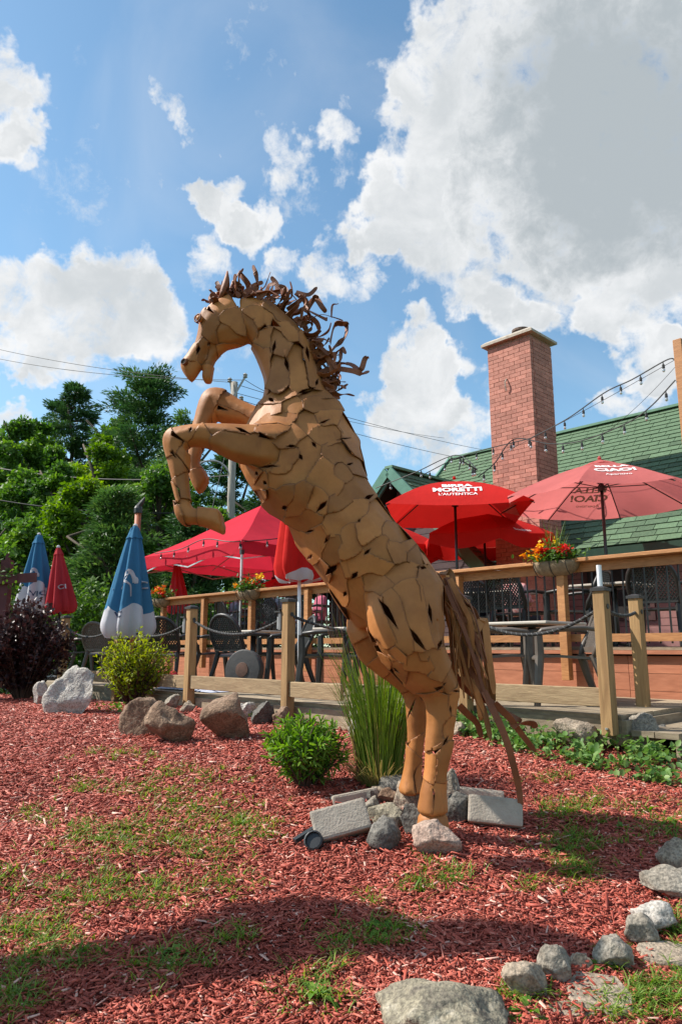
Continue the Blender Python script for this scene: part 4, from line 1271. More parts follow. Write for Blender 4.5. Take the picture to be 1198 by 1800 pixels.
def open_umbrella(name, label, px, v=None, apex_py=800, rim_z=3.5, rise=.6, radius=1.3, n=8, rot=0.0, m=None, valance=0.0, texts=(), base_z=None, uvpos=None, group=None, vent=True, foot_z=None, under=None, bulge=.03):
    u = uv_at(px, v)
    b = D(u, v, 0)
    az = rim_z + rise
    root = empty(name, (b.x, b.y, base_z), label=label, cat='umbrella', group=group)
    pm = MB(); pm.tube([(b.x, b.y, base_z), (b.x, b.y, az - .02)], .021, 10); pole = pm.build('pole', M_pole, root, smooth=True)
    jm = MB(); jm.lathe((b.x, b.y, base_z + 1.05), [(.03, -.05), (.036, -.02), (.036, .03), (.026, .06)], 10); jm.build('crank', M_pole, pole)
    hm = MB(); hm.lathe((b.x, b.y, rim_z + rise * .35), [(.05, -.05), (.05, .02), (.03, .05)], 10); hm.build('hub', M_pole, root)
    c = Vector((b.x, b.y, 0))
    def S(a_idx, s, t):
        """panel a_idx, s 0..1 across the panel, t 0 apex .. 1 rim"""
        a0 = rot + 2 * PI * a_idx / n; a1 = rot + 2 * PI * (a_idx + 1) / n
        p0 = Vector((math.cos(a0), math.sin(a0), 0)); p1 = Vector((math.cos(a1), math.sin(a1), 0))
        p = p0.lerp(p1, s) * radius * t
        z = az - rise * (t ** 1.08) + bulge * math.sin(PI * t) - .045 * radius * math.sin(PI * s) * t * t * .6
        edge_in = 1 - .05 * math.sin(PI * s) * t ** 3
        return c + Vector((p.x * edge_in, p.y * edge_in, z))
    cm = MB(); ns, ntt = 6, 8
    for i in range(n):
        o = len(cm.v)
        for j in range(ntt + 1):
            for k in range(ns + 1): cm.v.append(S(i, k / ns, max(j / ntt, .001)))
        for j in range(ntt):
            for k in range(ns):
                q = o + j * (ns + 1) + k
                cm.f.append([q, q + ns + 1, q + ns + 2, q + 1])
    can = cm.build('canopy', m, root, smooth=True)
    if valance:
        vm = MB()
        for i in range(n):
            o = len(vm.v); kk = 12
            for k in range(kk + 1):
                s = k / kk; p = S(i, s, 1.0); out = (p - c); out.z = 0; out.normalize()
                drop = valance * (.72 + .28 * math.sin(PI * s)) * (1 + .05 * math.sin(7 * s + i))
                vm.v += [p + out * .004, p + out * (.03 + .03 * math.sin(9 * s + i * 2)) - Vector((0, 0, drop))]
            for k in range(kk): q = o + 2 * k; vm.f.append([q, q + 1, q + 3, q + 2])
        vm.build('valance', m, root, smooth=True)
    if vent:
        vm = MB(); kk = n * 4
        r0 = radius * .17
        P_ = [c + Vector((0, 0, az + .035))]
        ring = []
        for k in range(kk):
            a = rot + 2 * PI * k / kk; w_ = 1 + .07 * math.cos(n * (a - rot))
            ring.append(c + Vector((math.cos(a) * r0 * w_, math.sin(a) * r0 * w_, az + .03 - rise * .20 + .02 - .014 * math.cos(n * (a - rot)))))
        vm.add(P_ + ring, [[0, 1 + k, 1 + (k + 1) % kk] for k in range(kk)])
        vm.build('vent', m, root, smooth=True)
    fm = MB(); fm.lathe((b.x, b.y, az + .03), [(.018, 0), (.03, .02), (.012, .05)], 8); fm.build('finial', m, root)
    for i in range(n):
        a = rot + 2 * PI * i / n
        r_ = MB()
        p0 = Vector((b.x, b.y, az - .05)); p1 = S(i, 0, 1.0) - Vector((0, 0, .03)); pm_ = S(i, 0, .5) - Vector((0, 0, .03))
        r_.tube([p0, pm_, p1], .009, 5); rib = r_.build('rib', M_pole, root)
        st = MB(); st.tube([Vector((b.x, b.y, rim_z + rise * .35)), S(i, 0, .52) - Vector((0, 0, .035))], .007, 5); st.build('strut', M_pole, rib)
    def decal(i, lines, mt, inside, s0=.5):
        q = 0
        for (txt, size, tt, bold) in lines:
            P_, F_ = text_mesh(txt, size, bold)
            a = rot + 2 * PI * (i + .5) / n
            tan = Vector((-math.sin(a), math.cos(a), 0))
            wid = 2 * radius * math.sin(PI / n)
            slen_ = math.hypot(radius * math.cos(PI / n), rise)
            out = []
            mb = MB()
            for p in P_:
                t = tt - p.y / slen_
                s = .5 + p.x / max(wid * t, .05)
                pt = S(i, s, t)
                e = .001
                nrm_ = (S(i, s + .02, t) - S(i, s - .02, t)).cross(S(i, s, t + .02) - S(i, s, t - .02)).normalized()
                if nrm_.z < 0: nrm_ = -nrm_
                out.append(pt + nrm_ * (-.006 if inside else .008))
            mb.add(out, F_)
            mb.build('lettering', mt, can)
    for (i, lines, mt, inside) in texts: decal(i, lines, mt, inside)
    return root

open_umbrella('patio_umbrella', 'wide faded pinkish red umbrella lettered BELLA CIAO! over the raised deck', 1076, 1.98, rim_z=3.52, rise=.56, radius=1.42, n=8, rot=R(-90 - 22.5 - 8), m=M_redpink, base_z=UZ,
    texts=[(0, [('BELLA', .15, .47, .006), ('CIAO!', .19, .625, .008), ('Aperitivo', .085, .76, .001)], M_print, False), (4, [('BELLA', .17, .52, .006), ('CIAO!', .2, .655, .008), ('Aperitivo', .09, .77, .001)], M_printbleed, True)])
open_umbrella('patio_umbrella', 'square bright red umbrella lettered BIRRA MORETTI in front of the brick chimney', 807, 1.35, rim_z=3.52, rise=.52, radius=1.42, n=4, rot=R(-135 - 6), m=M_red, base_z=UZ, bulge=.07, vent=False,
    texts=[(0, [('BIRRA', .16, .50, .008), ('MORETTI', .17, .645, .008), ("L'AUTENTICA", .09, .765, .002)], M_print, False)])
open_umbrella('patio_umbrella', 'red umbrella with a deep scalloped valance standing low before the chimney', 858, 2.55, rim_z=3.33, rise=.45, radius=1.12, n=6, rot=R(-90), m=M_red, base_z=UZ, valance=.24,
    texts=[(0, [('Beaujolais', .09, .93, .001)], M_print, False)])
open_umbrella('patio_umbrella', 'red valanced umbrella half hidden by the back of the horse', 672, 1.9, rim_z=3.30, rise=.45, radius=1.02, n=6, rot=R(-76), m=M_red, base_z=UZ, valance=.28,
    texts=[(1, [('Beaujolais', .09, .9, .001)], M_print, False)])
open_umbrella('patio_umbrella', 'low red umbrella behind the railing, below the crimson tent', 545, 2.7, rim_z=2.82, rise=.34, radius=1.15, n=8, rot=R(10), m=M_red, base_z=UZ, valance=.14)

def closed_umbrella(label, top_px, bot_px, hw, Y, m, hem=None, base_z=LZ, n=8, emblem=None, group=None, letters=(), hemfrac=.68, spread_=1.0, polem=None, twist=0.0):
    top = at(top_px[0], top_px[1], Y); bot = at(bot_px[0], bot_px[1], Y)
    k = Y / FPX; Rb = hw * k
    axis = (top - bot); H = axis.length; ax = axis.normalized()
    sx = Vector((1, 0, 0)); sx = (sx - ax * sx.dot(ax)).normalized(); sy = ax.cross(sx)
    root = empty('closed_umbrella', (bot.x, bot.y, base_z), label=label, cat='umbrella', group=group)
    ph = random.uniform(0, 6)
    def S(th, t, off=0.0):
        prof = .16 + .84 * (t ** .85)
        if t > .86: prof *= 1 - .28 * ((t - .86) / .14) ** 2
        fold = (.13 + .17 * t)
        w_ = 1 + fold * math.cos(n * th + twist * t) + .05 * math.sin(3 * th + ph + 2 * t)
        r_ = Rb * prof * w_ * spread_ + off
        z = H * (1 - t) + (.05 * math.cos(n * th / 2 + ph) + .06 * math.cos(n * th + 1)) * H * .35 * max(0, t - .6)
        return bot + ax * z + (sx * math.cos(th) + sy * math.sin(th)) * r_
    def band(t0, t1, name, mm, rows, off=0.0):
        mb = MB(); nn_ = n * 6
        for j in range(rows + 1):
            for q in range(nn_): th = 2 * PI * q / nn_; ta = t0(th) if callable(t0) else t0; tb_ = t1(th) if callable(t1) else t1; mb.v.append(S(th, ta + (tb_ - ta) * j / rows, off))
        for j in range(rows):
            for q in range(nn_):
                q2 = (q + 1) % nn_; mb.f.append([j * nn_ + q, (j + 1) * nn_ + q, (j + 1) * nn_ + q2, j * nn_ + q2])
        return mb.build(name, mm, root, smooth=True)
    if hem is not None:
        bd_ = lambda th: hemfrac + .045 * math.cos(n * th / 2 + 1.2)
        can = band(.0, bd_, 'canopy', m, 14); band(bd_, 1.0, 'hem_band', hem, 8)
    else: can = band(.0, 1.0, 'canopy', m, 20)
    # small flounced cap
    mb = MB(); nn_ = n * 6
    for j in range(5):
        t = j / 4
        for q in range(nn_):
            th = 2 * PI * q / nn_
            r_ = Rb * (.10 + .24 * t) * (1 + .10 * math.cos(n * th) * t)
            mb.v.append(bot + ax * (H * (1.015 - .115 * t) - .006 * math.cos(n * th) * t) + (sx * math.cos(th) + sy * math.sin(th)) * r_)
    for j in range(4):
        for q in range(nn_): q2 = (q + 1) % nn_; mb.f.append([j * nn_ + q, (j + 1) * nn_ + q, (j + 1) * nn_ + q2, j * nn_ + q2])
    mb.build('cap', m, root, smooth=True)
    mb = MB(); mb.lathe(top + ax * H * .01, [(.028, 0), (.032, .02), (.015, .04)], 10); mb.build('finial', M_whitecl, root)
    mb = MB(); mb.tube([Vector((bot.x, bot.y, base_z)), bot + ax * H * .3], .021, 10); mb.build('pole', polem or M_pole, root, smooth=True)
    mb = MB(); mb.lathe((bot.x, bot.y, base_z), [(.24, 0), (.24, .05), (.05, .09), (.035, .3)], 16); mb.build('base', M_pole, root)
    th0 = -PI / 2
    def place(P_, F_, mm, t_c, th_c, name):
        mb = MB()
        for p in P_:
            t = t_c - p.y / H
            r_ = (S(th_c, t) - (bot + ax * H * (1 - t))).length
            mb.v.append(S(th_c + p.x / max(r_, .04), t, .007))
        mb.f += F_; mb.build(name, mm, can)
    if emblem:
        s = H * emblem
        # leaping animal emblem: body, neck, legs drawn as thick strokes
        strokes = [([(-.05,.55),(.02,.62),(.12,.58),(.2,.45),(.25,.3)], .14), ([(.2,.45),(.28,.4),(.3,.27)], .10), ([(-.05,.55),(-.16,.45),(-.2,.25)], .11), ([(-.2,.25),(-.3,.1)], .05), ([(.0,.3),(.12,.2),(.16,.0),(.18,-.12)], .05), ([(-.12,.35),(.0,.3)], .08), ([(-.05,.55),(-.1,.4)], .14)]
        mbP, mbF = [], []
        for pts, w_ in strokes:
            cc = catmull([Vector((x, y, 0)) for x, y in pts], 4); o = len(mbP)
            for q, p in enumerate(cc):
                tg = (cc[min(q + 1, len(cc) - 1)] - cc[max(q - 1, 0)]).normalized(); nr = Vector((-tg.y, tg.x, 0)) * w_ / 2
                mbP += [(p - nr) * s, (p + nr) * s]
            mbF += [[o + 2 * q, o + 2 * q + 1, o + 2 * q + 3, o + 2 * q + 2] for q in range(len(cc) - 1)]
        place(mbP, mbF, M_whitecl, .60, th0 + .05, 'emblem')
    for (txt, size, t_c, dth, mm) in letters:
        P_, F_ = text_mesh(txt, size * H, .002); place(P_, F_, mm, t_c, th0 + dth, 'lettering')
    return root
closed_umbrella('furled blue umbrella with white hem and white horse emblem behind the yellow-green shrub', (238, 928), (224, 1122), 42, 8.9, M_blue, M_whitecl, emblem=.30, hemfrac=.74, letters=[('C', .10, .53, 1.15, M_whitecl), ('L', .09, .55, -.9, M_whitecl), ('VC', .075, .80, -.25, M_navy)])
closed_umbrella('furled blue umbrella with white hem rising behind the dark purple bush', (69, 942), (62, 1082), 31, 11.6, M_blue, M_whitecl, emblem=.26, letters=[('AVIC', .085, .74, .3, M_navy)], hemfrac=.62)
closed_umbrella('furled faded red umbrella between the purple bush and the fence', (103, 964), (108, 1078), 25, 11.4, M_redold, None, letters=[('CI', .10, .62, .5, M_whitecl)])
closed_umbrella('small furled red umbrella behind the railing under the crimson tent', (311, 986), (313, 1078), 18, 15.2, M_redold, None, base_z=.95)
closed_umbrella('half folded red and white umbrella on a pale pole below the horse\'s belly', (520, 800), (528, 1022), 42, 8.3, M_red, M_whitecl, hemfrac=.955, n=6, spread_=1.0, polem=M_white)

# crimson pop-up tent on the raised deck
def tent():
    q = at(425, 962, 12.4)
    d_ = q - P0; u0 = d_.dot(U); v0 = d_.dot(V)
    Wd = 3.55
    rz = at(425, 972, 12.4).z; val = .24
    root = empty('canopy_tent', D(u0 + Wd / 2, v0 + Wd / 2, UZ), label='crimson pop-up canopy tent with grey truss frame on the raised deck', cat='tent')
    cs = [(0, 0), (Wd, 0), (Wd, Wd), (0, Wd)]
    C = [D(u0 + a, v0 + b, rz + val) for a, b in cs]
    pk = D(u0 + Wd / 2, v0 + Wd / 2, rz + val + 1.12)
    m = MB()
    for i in range(4):
        a, b = C[i], C[(i + 1) % 4]
        n = 10; o = len(m.v)
        for j in range(n + 1):
            for k in range(n + 1):
                p = a.lerp(b, k / n).lerp(pk, j / n)
                p.z -= .10 * math.sin(PI * j / n) * (1 - j / n) * .8 + .03 * math.sin(PI * k / n) * (1 - j / n)
                p.z += .012 * mnoise.noise(p * 3)
                m.v.append(p)
        for j in range(n):
            for k in range(n): q_ = o + j * (n + 1) + k; m.f.append([q_, q_ + 1, q_ + n + 2, q_ + n + 1])
    m.build('roof_cloth', M_tent, root, smooth=True)
    for i in range(4):
        a, b = C[i], C[(i + 1) % 4]; m = MB(); n = 16
        for k in range(n + 1):
            p = a.lerp(b, k / n); s_ = .03 * math.sin(PI * k / n)
            m.v += [p - Vector((0, 0, s_)), p - Vector((0, 0, val + s_ * .3)) + Vector((.01 * math.sin(k), .01 * math.cos(k * 1.3), 0))]
        for k in range(n): m.f.append([2 * k, 2 * k + 1, 2 * k + 3, 2 * k + 2])
        m.build('valance', M_tent, root, smooth=True)
    for (a, b) in cs:
        m = MB(); p = D(u0 + a * .985 + .02, v0 + b * .985 + .02, 0)
        m.box((p.x, p.y, (UZ + rz + val) / 2), (.034, .034, rz + val - UZ), MDR); m.build('leg', M_alu, root)
        m = MB(); m.box((p.x, p.y, rz + .02), (.06, .06, .08), MDR); m.build('slider', M_pole, root)
    for i in range(4):
        (a0, b0), (a1, b1) = cs[i], cs[(i + 1) % 4]
        for h in range(2):
            s0, s1 = h * .5, h * .5 + .5
            for (za, zb) in ((rz + .22, rz - .10), (rz - .10, rz + .22)):
                pa = D(u0 + a0 + (a1 - a0) * s0, v0 + b0 + (b1 - b0) * s0, za); pb = D(u0 + a0 + (a1 - a0) * s1, v0 + b0 + (b1 - b0) * s1, zb)
                inn = (D(u0 + Wd / 2, v0 + Wd / 2, 0) - D(u0 + (a0 + a1) / 2, v0 + (b0 + b1) / 2, 0)).normalized() * .03
                m = MB(); m.beam(pa + inn, pb + inn, .012, .024); m.build('truss_bar', M_alu, root)
    for (a, b) in ((.5, 0), (1, .5), (.5, 1), (0, .5)):
        m = MB(); m.beam(D(u0 + Wd * a, v0 + Wd * b, rz + .1), D(u0 + Wd / 2, v0 + Wd / 2, rz + .75), .012, .024); m.build('roof_bar', M_alu, root)
    return u0, v0, Wd, rz, val
TENT = tent()
# brown torch pole with black finial behind the near blue umbrella
b = at(243, 900, 11.5)
m = MB(); m.tube([(b.x, b.y, .95), (b.x, b.y, b.z)], .052, 12); M_torch = mat('terracotta painted pole', (.30, .075, .03), (.38, .11, .05), scale=5, rough=.6)
tp = empty('torch_pole', (b.x, b.y, .95), label='terracotta painted pole with black torch top behind the furled blue umbrella', cat='pole')
m.build('pole', M_torch, tp, smooth=True)
m = MB(); m.lathe(b, [(.07, -.02), (.07, .06), (.05, .1), (.03, .1)], 10); m.build('torch_cup', M_black, tp)
m = MB(); m.tube([b + Vector((0, 0, .09)), b + Vector((.05, 0, .16)), b + Vector((.10, 0, .25))], [.045, .04, .012], 8); m.build('torch_flap', M_black, tp)
# ------------------------------------------------------------------ chairs, tables, deck clutter
M_resin = mat('brown resin', (.085, .068, .056), (.125, .102, .084), scale=9, rough=.42, objvar=.15)
M_resindk = mat('black resin', (.016, .015, .014), (.028, .026, .024), scale=9, rough=.42, objvar=.1)
M_ttop = mat('pale table top', (.40, .35, .29), (.52, .47, .40), scale=5, rough=.4)
def make_chair(name, m, label):
    t = empty(name, (0, 0, 0), label=label, cat='chair', group=None)
    # seat (front is -y)
    s = MB(); rg = []
    for (y, w, z) in ((-.25, .23, .405), (-.23, .245, .425), (-.1, .245, .428), (.08, .23, .415), (.2, .21, .41), (.22, .20, .40)):
        rg.append([Vector((-w, y, z - .022)), Vector((w, y, z - .022)), Vector((w, y, z)), Vector((w * .5, y, z - .008)), Vector((-w * .5, y, z - .008)), Vector((-w, y, z))])
    s.rings(rg); s.local('seat', m, t)
    # back frame: arch
    arch = []
    for k in range(15):
        a = PI * k / 14
        x = .245 * math.cos(a) * (1 if abs(math.cos(a)) < .8 else 1); zz = .60 + .285 * math.sin(a) ** .75
        arch.append(Vector((x, .22 + .16 * (zz - .42) / .47, zz)))
    path = [Vector((.215, .20, .41)), Vector((.24, .225, .5))] + arch + [Vector((-.24, .225, .5)), Vector((-.215, .20, .41))]
    b = MB(); b.tube(path, .025, 8); bk = b.local('backrest', m, t, smooth=True)
    def inside(x, z):
        if z < .46: return False
        if z <= .62: return abs(x) < .235
        return (x / .235) ** 2 + ((z - .60) / .275) ** 2.6 < 1
    lat = []
    for sgn in (-1, 1):
        for c in np.arange(-1.1, 1.4, .082):
            seg = []
            for q in range(61):
                x = -.25 + .5 * q / 60; z = .66 + sgn * 1.25 * (x - c * .45) * 1.0
                if inside(x, z): seg.append(Vector((x, .22 + .16 * (z - .42) / .47, z)))
            if len(seg) > 3: lat.append((seg[0], seg[-1]))
    for a_, b_ in lat:
        l = MB(); l.beam(a_, b_, .014, .010, up=(0, 1, .3)); l.local('lattice_bar', m, bk)
    l = MB(); l.beam((-.225, .232, .47), (.225, .232, .47), .02, .05); l.local('back_rail', m, bk)
    for sx in (-1, 1):
        a = MB()
        a.tube([Vector((sx * .24, .27, .63)), Vector((sx * .275, .12, .655)), Vector((sx * .285, -.1, .65)), Vector((sx * .275, -.24, .635)), Vector((sx * .268, -.275, .60))], [.022, .030, .034, .030, .024], 8, flat=.7)
        a.local('armrest', m, t, smooth=True)
        f = MB(); f.tube([Vector((sx * .268, -.27, .62)), Vector((sx * .262, -.265, .42)), Vector((sx * .285, -.31, .0))], [.034, .040, .028], 6, flat=.7); f.local('leg', m, t)
        f = MB(); f.tube([Vector((sx * .21, .20, .43)), Vector((sx * .225, .25, .25)), Vector((sx * .245, .34, .0))], [.042, .036, .028], 6, flat=.7); f.local('leg', m, t)
    return t
chairA = make_chair('patio_chair', M_resin, 'brown'); chairB = make_chair('patio_chair', M_resindk, 'black')
used = {'A': False, 'B': False}
def chair(kind, px, v, z, face, label, group=None):
    """face: angle of the direction the sitter looks to, world degrees from +X"""
    src = chairA if kind == 'A' else chairB
    o = src if not used[kind] else copy_tree(src)
    used[kind] = True
    p = D(uv_at(px, v), v, z) if px is not None else None
    o.location = p; o.rotation_euler = (0, 0, R(face + 90))
    o['label'] = label
    if group: o['group'] = group
    elif 'group' in o: del o['group']
    return o
GL = 'resin armchairs on the lower deck'; GU_ = 'resin armchairs on the raised deck'
chair('A', 990, -1.3, LZ, 176, 'brown resin armchair in profile beside the gate post of the lower deck', GL)
chair('A', 876, -1.25, LZ, -8, 'brown resin armchair half hidden by the horse\'s tail', GL)
chair('B', 425, -1.75, LZ, 55, 'dark lattice-back chair behind the leaning round umbrella base', GL)
chair('B', 370, -1.2, LZ, 20, 'dark chair turned sideways right of the furled blue umbrella', GL)
chair('B', 297, -2.0, LZ, 80, 'dark lattice-back chair just right of the near furled blue umbrella', GL)
chair('B', 500, -1.25, LZ, 200, 'dark chair facing away from the pale umbrella pole', GL)
chair('B', 588, -1.9, LZ, 160, 'dark chair behind the ornamental grass clump', GL)
chair('A', 188, -1.7, LZ, 70, 'brown round-backed chair left of the near furled blue umbrella', GL)
chair('B', 145, -1.2, LZ, 0, 'dark chair beside the leftmost fence post with a lamp', GL)
chair('B', 648, -1.1, LZ, 180, 'dark chair behind the horse\'s hind legs', GL)
chair('B', 912, .45, UZ, 46, 'black lattice-back chair with a seated woman, beyond the railing', GU_)
chair('B', 1018, .75, UZ, 140, 'empty black chair turned sideways behind the railing near the flower basket', GU_)
chair('B', 1168, .55, UZ, 52, 'black lattice-back chair in front of the pink painted-light panel', GU_)
chair('B', 545, .55, UZ, 46, 'black lattice-back chair beyond the railing, seen past the horse\'s belly', GU_)
chair('B', 845, .9, UZ, 60, 'black chair with a seated dark-haired child', GU_)
chair('B', 415, .9, UZ, 30, 'black chair under the tent holding the person in grey blue', GU_)
chair('B', 482, .8, UZ, 60, 'black chair under the tent holding the person in a patterned top', GU_)

def make_table():
    t = empty('patio_table', (0, 0, 0), label='t', cat='table')
    m = MB(); m.box((0, 0, .715), (.76, .76, .03), bev=.008); m.local('table_top', M_ttop, t)
    m = MB(); m.tube([(0, 0, .02), (0, 0, .70)], .038, 12); m.local('pedestal', M_resindk, t, smooth=True)
    m = MB(); m.box((0, 0, .69), (.34, .34, .02)); m.local('top_plate', M_resindk, t)
    for k in range(4):
        a = PI / 4 + PI / 2 * k
        m = MB(); m.beam((0, 0, .035), (math.cos(a) * .32, math.sin(a) * .32, .012), .05, .024); m.local('foot', M_resindk, t)
    return t
tb0 = make_table(); first = [True]
def table(px, v, z, label, rz=0, group='pale square patio tables'):
    o = tb0 if first[0] else copy_tree(tb0); first[0] = False
    o.location = D(uv_at(px, v), v, z); o.rotation_euler = (0, 0, DRZ + R(rz)); o['label'] = label; o['group'] = group
table(936, -.95, LZ, 'pale square table between two brown armchairs on the lower deck')
table(445, -.85, LZ, 'pale square table behind the leaning round umbrella base', 5)
table(625, -.9, LZ, 'pale square table behind the horse\'s belly on the lower deck', 5)
table(262, -1.0, LZ, 'pale square table behind the near furled blue umbrella', 0)
table(1085, 1.1, UZ, 'pale square table behind the railing near the pink painted-light panel')
table(880, 1.1, UZ, 'pale square table of the seated child and woman')
table(450, 1.3, UZ, 'pale square table under the crimson tent')

# heavy round umbrella base standing on its rim
M_rubber = mat('dark grey umbrella base', (.022, .021, .021), (.045, .042, .040), scale=8, rough=.55, bump=.2)
M_rusty = mat('rusty hub', (.06, .03, .02), (.12, .06, .04), scale=14, rough=.8)
p = D(uv_at(430, -2.15), -2.15, LZ)
ub = empty('round_weight', (p.x, p.y, p.z), label='heavy round dark umbrella base standing on its rim on the lower deck', cat='base')
ax = (Vector((-.42, -1, .12))).to_track_quat('Z', 'Y').to_matrix()
c = p + Vector((0, 0, .235))
m = MB(); m.lathe(c, [(.20, -.055), (.235, -.045), (.235, .03), (.22, .045), (.08, .055)], 30, axis=ax); m.build('disc', M_rubber, ub)
m = MB(); m.lathe(c, [(.085, .0551), (.08, .062), (.04, .066)], 16, axis=ax); m.build('hub', M_rusty, ub)
# crumpled white-blue cloth lying on the deck edge
M_tarp = mat('pale blue cloth', (.30, .33, .45), (.50, .52, .60), scale=6, rough=.85)
p = D(uv_at(338, -2.5), -2.5, LZ)
V_ = []; F_ = []
for j in range(13):
    for i in range(31):
        x = (i / 30 - .5) * 1.25; y = (j / 12 - .5) * .30
        e = max(0, 1 - (abs(x) / .62) ** 3) * max(0, 1 - (abs(y) / .155) ** 3)
        z = .006 + (.045 + .05 * abs(mnoise.noise(Vector((x * 7, y * 9, 3)))) + .04 * mnoise.noise(Vector((x * 16, y * 14, 8)))) * e
        V_.append(p + U * x + V * y + Vector((0, 0, max(z, .004))))
for j in range(12):
    for i in range(30): q = j * 31 + i; F_.append([q, q + 1, q + 32, q + 31])
o = link('crumpled_cloth', mesh_np('crumpled_cloth', V_, F_, M_tarp, True)); tag(o, 'crumpled pale blue cloth lying on the lower deck behind the bottom board', 'cloth')
p = D(uv_at(292, -2.3), -2.3, LZ)
bm = bmesh.new(); bmesh.ops.create_icosphere(bm, subdivisions=4, radius=1)
for v in bm.verts:
    d_ = v.co.copy(); n_ = mnoise.noise(d_ * 2.2) * .25 + mnoise.noise(d_ * 6) * .1
    v.co = Vector((d_.x * .22, d_.y * .16, max(d_.z, -.4) * .13 + .05)) * (1 + n_)
    v.co += p + Vector((0, 0, .01))
me = bpy.data.meshes.new('cushion'); bm.to_mesh(me); bm.free(); me.materials.append(M_redold); me.polygons.foreach_set('use_smooth', [True] * len(me.polygons))
o = link('folded_cushion', me); tag(o, 'slumped red cushion on the lower deck behind the yellow-green shrub', 'cushion')
# ------------------------------------------------------------------ seated people on the raised deck
M_skin = mat('skin', (.42, .20, .13), (.50, .26, .17), scale=8, rough=.55)
M_hairdk = mat('dark hair', (.02, .012, .008), (.05, .028, .018), scale=30, rough=.5, stretch=(1, 1, 4))
M_hairlt = mat('brown hair', (.10, .055, .03), (.18, .10, .055), scale=30, rough=.5, stretch=(1, 1, 4))
M_hairgr = mat('grey hair', (.30, .28, .26), (.45, .43, .40), scale=30, rough=.5)
def cloth(name, a, b=None, sc=6): return mat(name, a, b or tuple(k * .75 for k in a), scale=sc, rough=.9, bump=.3, bscale=14)
M_navyts = cloth('navy tshirt', (.015, .018, .035)); M_redfl = cloth('red flowered blouse', (.50, .10, .10), (.55, .45, .42), 26)
M_greybl = cloth('grey blue shirt', (.22, .26, .32)); M_patt = cloth('grey patterned top', (.10, .11, .14), (.30, .30, .33), 30)
M_pink = cloth('pink top', (.52, .22, .28)); M_rose = cloth('rose shirt', (.45, .10, .16)); M_jeans = cloth('dark trousers', (.03, .04, .07)); M_khaki = cloth('tan shorts', (.25, .19, .12))
def keep_big(bm):
    seen = set(); isl = []
    for f in bm.faces:
        if f in seen: continue
        st = [f]; seen.add(f); cur = []
        while st:
            q = st.pop(); cur.append(q)
            for e in q.edges:
                for g in e.link_faces:
                    if g not in seen: seen.add(g); st.append(g)
        isl.append(cur)
    isl.sort(key=len)
    for c in isl[:-1]: bmesh.ops.delete(bm, geom=c, context='FACES')
